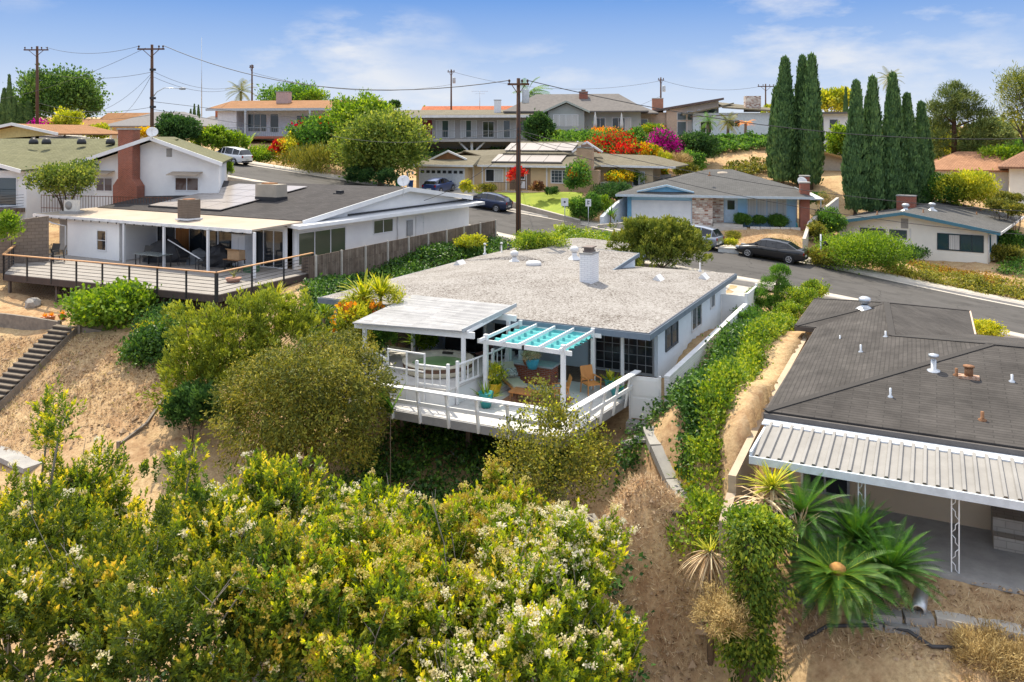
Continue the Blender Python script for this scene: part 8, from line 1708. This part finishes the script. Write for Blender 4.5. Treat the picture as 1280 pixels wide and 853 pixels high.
bush('pale yellow grass clump next to the ornamental grass', 834, 202, 90, 18, 18, LIME, clumps=45, per=36, leaf=.5, asp=.1, seed=54, up=1.2)
bush('olive shrub at the foot of the dry slope', 858, 213, 86, 26, 14, OLIVE, clumps=60, per=36, leaf=.28, seed=55)
bush('yellow flowering garden plants below the closed umbrellas', 757, 168, 108, 40, 10, ORGF, clumps=60, per=30, leaf=.3, seed=56, extra=(MIDGREEN,1.,.3,'leaves'))
bush('green garden shrubs in front of the modern house', 815, 163, 108, 30, 12, BRIGHT, clumps=60, per=30, leaf=.3, seed=57, extra=(YELF,.4,.25,'blossom'))
def palm(label, u, v, Y, base, r, n, seed, mat=MIDGREEN, lean=0, hi=1.2, lo=-.7, wind=0):
    t_ = W(u, v, Y); T = thing('palm_tree', label, 'palm', (t_.x-lean, t_.y, base), 0, 'palm trees'); h = t_.z-base; rng = np.random.RandomState(seed); V = []; Q = []; Tn = []
    MB().tube([(0,0,-.3),(lean*.4,0,h*.5),(lean,0,h)], [.24,.19,.17], 9).build('trunk', TRUNKP, T)
    for i in range(n):
        a = i*2.4+rng.uniform(-.3,.3); e = lo+(hi-lo)*((i+.5)/n); p_ = np.array([lean,0,h]); d = np.array([math.cos(a)*math.cos(e)+wind, math.sin(a)*math.cos(e), math.sin(e)]); d /= np.linalg.norm(d); m = 14; tn = rng.uniform(.1,.8); l = r*rng.uniform(.85,1.1)
        for j in range(m):
            t = j/m; p_ = p_+d*l/m; d = d+np.array([wind*.12,0,-1.1/m*(.5+t)]); d /= np.linalg.norm(d); s = nrm(np.cross(d, [0,.01,1.])); ll = r*.26*math.sin(PI*min(1,.15+t*.85))**.6+.02
            for sg in (-1,1):
                q = s*sg*.75+d*.6+np.array([0,0,-.35]); q /= np.linalg.norm(q); k = len(V); w_ = d*r*.022; V += [p_-w_, p_+w_, p_+q*ll+w_*.2, p_+q*ll-w_*.2]; Q.append([k,k+1,k+2,k+3]); Tn.append(np.clip(tn+rng.normal(0,.1),0,1))
    np_mesh('fronds', np.array(V), np.array(Q), mat, np.array(Tn), parent=T); return T
palm('small palm behind the left end of the orange roof', 301, 114, 130, 9.5, 2.6, 20, 3, OLIVE)
palm('tiny palm top on the skyline above the orange roof end', 432, 128, 150, 9.5, 1.9, 16, 4, MIDGREEN)
palm('windswept palm behind the middle pole', 661, 118, 128, 9.5, 3.6, 20, 5, MIDGREEN, wind=.55)
palm('tall fan palm rising above the row of cypresses', 1112, 98, 112, 4, 1.9, 26, 6, OLIVE, lo=-1.3)
palm('squat palm in front of the glazed end wall of the modern house', 885, 152, 110, 9.6, 1.7, 22, 7, MIDGREEN)
palm('squat bronze palm left of the pale blue house', 910, 153, 109, 9.6, 1.9, 24, 8, OLIVE)
palm('flat topped small palm in front of the pale blue house', 932, 154, 109, 9.6, 1.3, 14, 9, ORGF, lo=0, hi=.7)
# ------------------------------------------------------------------ cypresses
CYM = []
def cymesh(seed, n=1500, per=20, waist=.5):
    """unit column: 1 high, radius 1, packed with upright tufts"""
    rng = np.random.RandomState(seed); z = rng.uniform(.0,1,n); a = rng.uniform(0,6.283,n)
    prof = np.clip(np.minimum(1,((1-z)*1.5)**.8)*np.minimum(1,.72+z*1.6),.05,1); lob = 1+.15*np.sin(a*3+seed+z*3)+.10*np.sin(a*5+z*14+seed)+.06*np.sin(z*40+a*2)
    r = prof*lob*(.80+.2*rng.uniform(0,1,n)**.5); P = np.stack([r*np.cos(a), r*np.sin(a), z*1.0],1)
    C_ = np.repeat(P,per,0); m = len(C_); O = nrm(np.repeat(np.stack([np.cos(a),np.sin(a),np.zeros(n)],1),per,0)); S = np.array([1,1,.14])
    g = rng.normal(0,.10,(m,3))*np.array([1,1,.10]); D = nrm(O*.45+np.array([0,0,1.1])+rng.normal(0,.33,(m,3)))
    Sd = nrm(np.cross(D, O+rng.normal(0,.4,(m,3)))); L_ = .30*rng.uniform(.6,1.2,m)[:,None]; A = C_+g
    V = np.stack([A, A+D*S*L_*.5+Sd*S*L_*.26, A+D*S*L_, A+D*S*L_*.5-Sd*S*L_*.26],1).reshape(-1,3)
    me_o = np_mesh('foliage', V, np.arange(m*4).reshape(m,4), CYPR, np.clip(np.repeat(rng.uniform(.1,.9,n),per)+rng.normal(0,.15,m),0,1)); me = me_o.data; bpy.data.objects.remove(me_o); return me
for s in (1,2,3,4,5): CYM.append(cymesh(s))
def cypress(label, u, vb, vt, Y, wpx, k, group='italian cypresses', base=None):
    t_, b = W(u,vt,Y), W(u,vb,Y); h = t_.z-b.z; g_ = min(b.z, gz(b.x,b.y)) if base is None else base; r = wpx*Y/F/2
    T = thing('cypress', label, 'cypress', (b.x,b.y,g_), k*1.7, group); MB().tube([(0,0,-.3),(0,0,(t_.z-g_)*.8)], [r*.22,r*.05], 8).build('trunk', BARK, T)
    o = link('foliage', CYM[k%5], T); o.scale = (r, r, h); o.location = (0,0,b.z-g_); o.rotation_euler = (.018*math.sin(k*3.1), .022*math.cos(k*2.3), 0); return T
for i, (u, vb, vt, Y, wp, lb) in enumerate(((978,226,77,88,27,'left column of the big cypress pair behind the blue house'),(1002,229,76,88.6,24,'middle column of the big cypress group behind the blue house'),(1014,230,74,87,25,'right column of the big cypress group behind the blue house'),(969,222,112,90,18,'short outer column at the left foot of the big cypress group'))): cypress(lb,u,vb,vt,Y,wp,i)
for i, (u, vb, vt, wp, lb) in enumerate(((1069,262,107,25,'leftmost cypress of the row of five behind the cream house'),(1090,264,102,25,'second cypress from the left in the row of five'),(1114,262,97,26,'middle and tallest cypress in the row of five, in front of the fan palm'),(1136,260,122,24,'fourth cypress from the left in the row of five'),(1153,260,132,23,'rightmost and shortest cypress in the row of five'))): cypress(lb,u,vb,vt,79+i*.4,wp,i+1)
for i, (u, vb, vt, wp, lb) in enumerate(((1056,170,111,6,'slim far cypress just left of the row of five'),(1082,170,122,7,'slim far cypress in the gap right of the first column of the row'),(1124,190,123,7,'slim far cypress in the gap beside the tallest column'))): cypress(lb,u,vb,vt,112,wp,i)
for i, (u, vt, wp, lb) in enumerate(((4,112,9,'far left cypress at the picture edge'),(12,96,8,'tallest far cypress at the left edge'),(18,122,9,'far cypress right of the tallest at the left edge'),(27,130,10,'short far cypress at the left edge'),(36,128,12,'broad short far cypress beside the leafy skyline tree'))): cypress(lb,u,162,vt,126,wp,i,'far cypresses at the left edge')
for i, (u, vt, wp, lb) in enumerate(((238,137,4,'left one of three tiny far cypresses near the radio mast'),(243,131,4,'middle one of three tiny far cypresses near the radio mast'),(248,132,4,'right one of three tiny far cypresses near the radio mast'))): cypress(lb,u,158,vt,150,wp,i,'tiny far cypresses')
# ------------------------------------------------------------------ trees at the right
T = thing('pine_tree', 'tall open crowned pine behind the pink tile roof', 'pine', tuple(W(1193,222,99)), 0); b = Vector(T.location); b.z = gz(b.x,b.y); T.location = b
pb = []
for u, v, wp, hp in ((1193,115,34,18),(1180,125,40,20),(1208,128,44,22),(1172,142,38,20),(1195,142,50,24),(1220,148,36,20),(1178,160,46,20),(1212,165,48,20),(1168,178,30,26),(1222,184,34,28),(1170,200,26,26),(1205,185,36,22),(1215,205,24,24)):
    q, a, c_, h = px_blob(u,v,99,wp,hp); q -= b; pb.append((q.x, q.y+random.Random(u+v).uniform(-2,2), q.z, a*.72, a*.72, h*.8))
foliage('crown', leafmat('pine_crown', [(0,(.030,.050,.014)),(.5,(.065,.095,.022)),(1,(.15,.18,.045))], trans=.18), T, pb, 420, 40, .38, .55, .14, 9, .5, .5, .25)
mb = MB(); tp = W(1192,118,99)-b; mb.tube([(0,0,-.4),(tp.x*.3,0,tp.z*.5),tp], [.42,.3,.08], 9)
for x in pb[3:]: mb.tube([(x[0]*.12,0,x[2]*.86),(x[0]*.6,x[1]*.5,x[2]*.95),(x[0],x[1],x[2])], [.13,.09,.04], 6, False)
mb.build('trunk', M('red_brown_bark', (.15,.075,.05), .95, (.09,.045,.03), 5, .4, 20, streak=.25), T)
tree('yellow green tree crown on the skyline behind the white balcony house', 1042, 128, 128, 44, 34, LIME, clumps=120, per=36, leaf=.5, seed=60, spread=.7, bs=.42)
tree('sunlit yellow green tree below the white balcony house', 1052, 178, 98, 28, 46, BRIGHT, clumps=120, per=36, leaf=.38, seed=61, lump=.35)
tree('yellow tree crown behind the utility pole beside the pale blue house', 966, 142, 130, 20, 20, LIME, clumps=50, per=30, leaf=.5, seed=62)
tree('dark pine cut off by the right picture edge', 1290, 130, 92, 62, 90, PINEL, clumps=240, per=40, leaf=.5, asp=.16, seed=63, spread=.75, bs=.4, lump=.35, r=.3)
tree('feathery grey green tree right of the open crowned pine', 1240, 170, 112, 44, 46, leafmat('grey_green_leaves', [(0,(.05,.08,.03)),(.5,(.10,.14,.05)),(1,(.20,.24,.09))]), clumps=150, per=40, leaf=.5, asp=.3, seed=64, lump=.3)
tree('bright green broad tree behind the pink tile roof at the right', 1252, 203, 94, 60, 38, BRIGHT, clumps=190, per=42, leaf=.4, seed=65, spread=.6)
tree('far green tree behind the bright broad tree at the right edge', 1270, 188, 120, 40, 26, MIDGREEN, clumps=90, per=36, leaf=.5, seed=66)
tree('yellow green tree filling the gap left of the open crowned pine', 1170, 190, 108, 22, 60, LIME, clumps=110, per=38, leaf=.42, seed=67)
tree('dull green shrubs below the open crowned pine', 1200, 214, 96, 70, 18, OLIVE, clumps=110, per=40, leaf=.4, seed=68, name='shrub', cat='shrub')
bush('large round golden green shrub behind the cream house roof', 1210, 236, 78, 62, 44, LIME, clumps=260, per=46, leaf=.24, seed=69, shell=.82, lump=.12)
bush('darker round shrub tucked left of the golden green one', 1182, 239, 79, 46, 44, MIDGREEN, clumps=140, per=44, leaf=.24, seed=70, shell=.82, lump=.1)
for i, (u, v, wp, hp, lb) in enumerate(((1262,248,26,10,'clipped garden tree with flat pads at the right edge, upper'),(1250,258,30,14,'clipped garden tree with flat pads in the middle of the right edge group'),(1270,262,24,12,'clipped garden tree with flat pads lowest at the right edge'))):
    bush(lb, u, v, 74-i*2, wp, hp, OLIVE, clumps=70, per=40, leaf=.2, seed=71+i, shell=.8, trunk=True)
bush('clipped hedge along the right side of the cream house', 1262, 300, 70, 34, 26, MIDGREEN, clumps=110, per=40, leaf=.2, seed=74)
bush('dense shrub right of the cream house corner', 1258, 318, 66, 36, 22, OLIVE, clumps=110, per=40, leaf=.2, seed=75)
bush('big round bright green shrub left of the cream house by the pavement', 1072, 315, 60.5, 98, 40, BRIGHT, clumps=420, per=46, leaf=.17, seed=76, shell=.8, lump=.12, n_blob=9)
bush('olive shrub spreading at the left foot of the big round bright shrub', 1030, 322, 60, 44, 22, OLIVE, clumps=130, per=44, leaf=.16, seed=77)
bush('tall green shrub behind the pale block yard wall', 1038, 276, 70, 34, 34, MIDGREEN, clumps=110, per=40, leaf=.22, seed=78)
bush('leafy shrub behind the sign post left of the cream house', 1020, 290, 66, 20, 28, OLIVE, clumps=70, per=40, leaf=.2, seed=79)
bush('low dark shrub against the cream house wall', 1138, 318, 66, 34, 14, DKGREEN, clumps=70, per=40, leaf=.18, seed=80)
for i, (u, v, wp, hp, lb) in enumerate(((928,275,23,15,'leftmost clipped green ball in front of the blue house window'),(949,275,17,11,'smallest clipped green ball, in the middle, in front of the blue house'),(972,276,28,16,'largest clipped green ball at the right corner of the blue house'))):
    bush(lb, u, v, 70.2, wp, hp, MIDGREEN, clumps=120, per=46, leaf=.11, asp=.6, seed=81+i, shell=.9, lump=.04, bs=.5, spread=.42, name='clipped_ball', cat='clipped shrub', group='clipped balls of the blue house')
bush('grey green mound in the dry yard behind the silver car', 916, 296, 65.5, 22, 10, OLIVE, clumps=60, per=40, leaf=.12, seed=84)
bush('low clipped mound beside the white box by the silver car', 913, 303, 63.6, 17, 8, LIME, clumps=50, per=40, leaf=.12, seed=85)
bush('long clipped mound behind the black sedan', 972, 309, 63.4, 46, 12, OLIVE, clumps=130, per=44, leaf=.11, seed=86, shell=.85, lump=.06, dpx=20)
o = thing('utility_box', 'pale box at the kerb between the silver car and the black sedan', 'utility box', tuple(onground(W(911,313,62.4))), -.3); MB().box(-.75,.75,-.35,.35,-.2,.55).build('body', M('pale_box', (.60,.60,.57), .8), o); MB().box(-.78,.78,-.38,.38,.553,.62).build('lid', CONC, o)
bush('bare twiggy tree in the side yard right of the blue house', 1034, 250, 78, 18, 26, DRYG, clumps=40, per=12, leaf=.5, asp=.06, seed=87, trunk=True, name='bare_tree', cat='tree', tmat=BARKL)
bush('green shrubs at the end of the side yard behind the blue house', 1022, 248, 80, 22, 16, MIDGREEN, clumps=60, per=36, leaf=.24, seed=88)
bush('hedge at the street end of the ivy bank beside the middle pole', 668, 303, 54, 60, 18, IVYB, clumps=160, per=42, leaf=.16, seed=89)
bush('yellowing shrub on the ivy bank near the end of the board fence', 588, 302, 56, 36, 12, LIME, clumps=70, per=36, leaf=.16, seed=90)

def treeline(name, label, u0, u1, Y, z0, h, n, mat, seed):
    rng = random.Random(seed); a, b = W(u0,HY,Y), W(u1,HY,Y); bl = []
    for i in range(n):
        t = (i+rng.random())/n; k = rng.uniform(.6,1.25)*h/2; bl.append(((b.x-a.x)*t, rng.uniform(-6,6), z0+k*.8, k*1.3, k*1.2, k))
    o = foliage(name, mat, None, bl, n*16, 30, h*.12, h*.10, .6, seed, .5, .6, .3); o.location = (a.x, Y, 0); return struct(o, 'stuff', label, 'far trees')
treeline('far_treeline', 'hazy far tree line behind the houses at the left', -60, 620, 190, 6.0, 7, 60, MIDGREEN, 3)
treeline('far_treeline_right', 'hazy far tree line behind the pine at the right', 1010, 1400, 170, 4.5, 8, 40, OLIVE, 4)
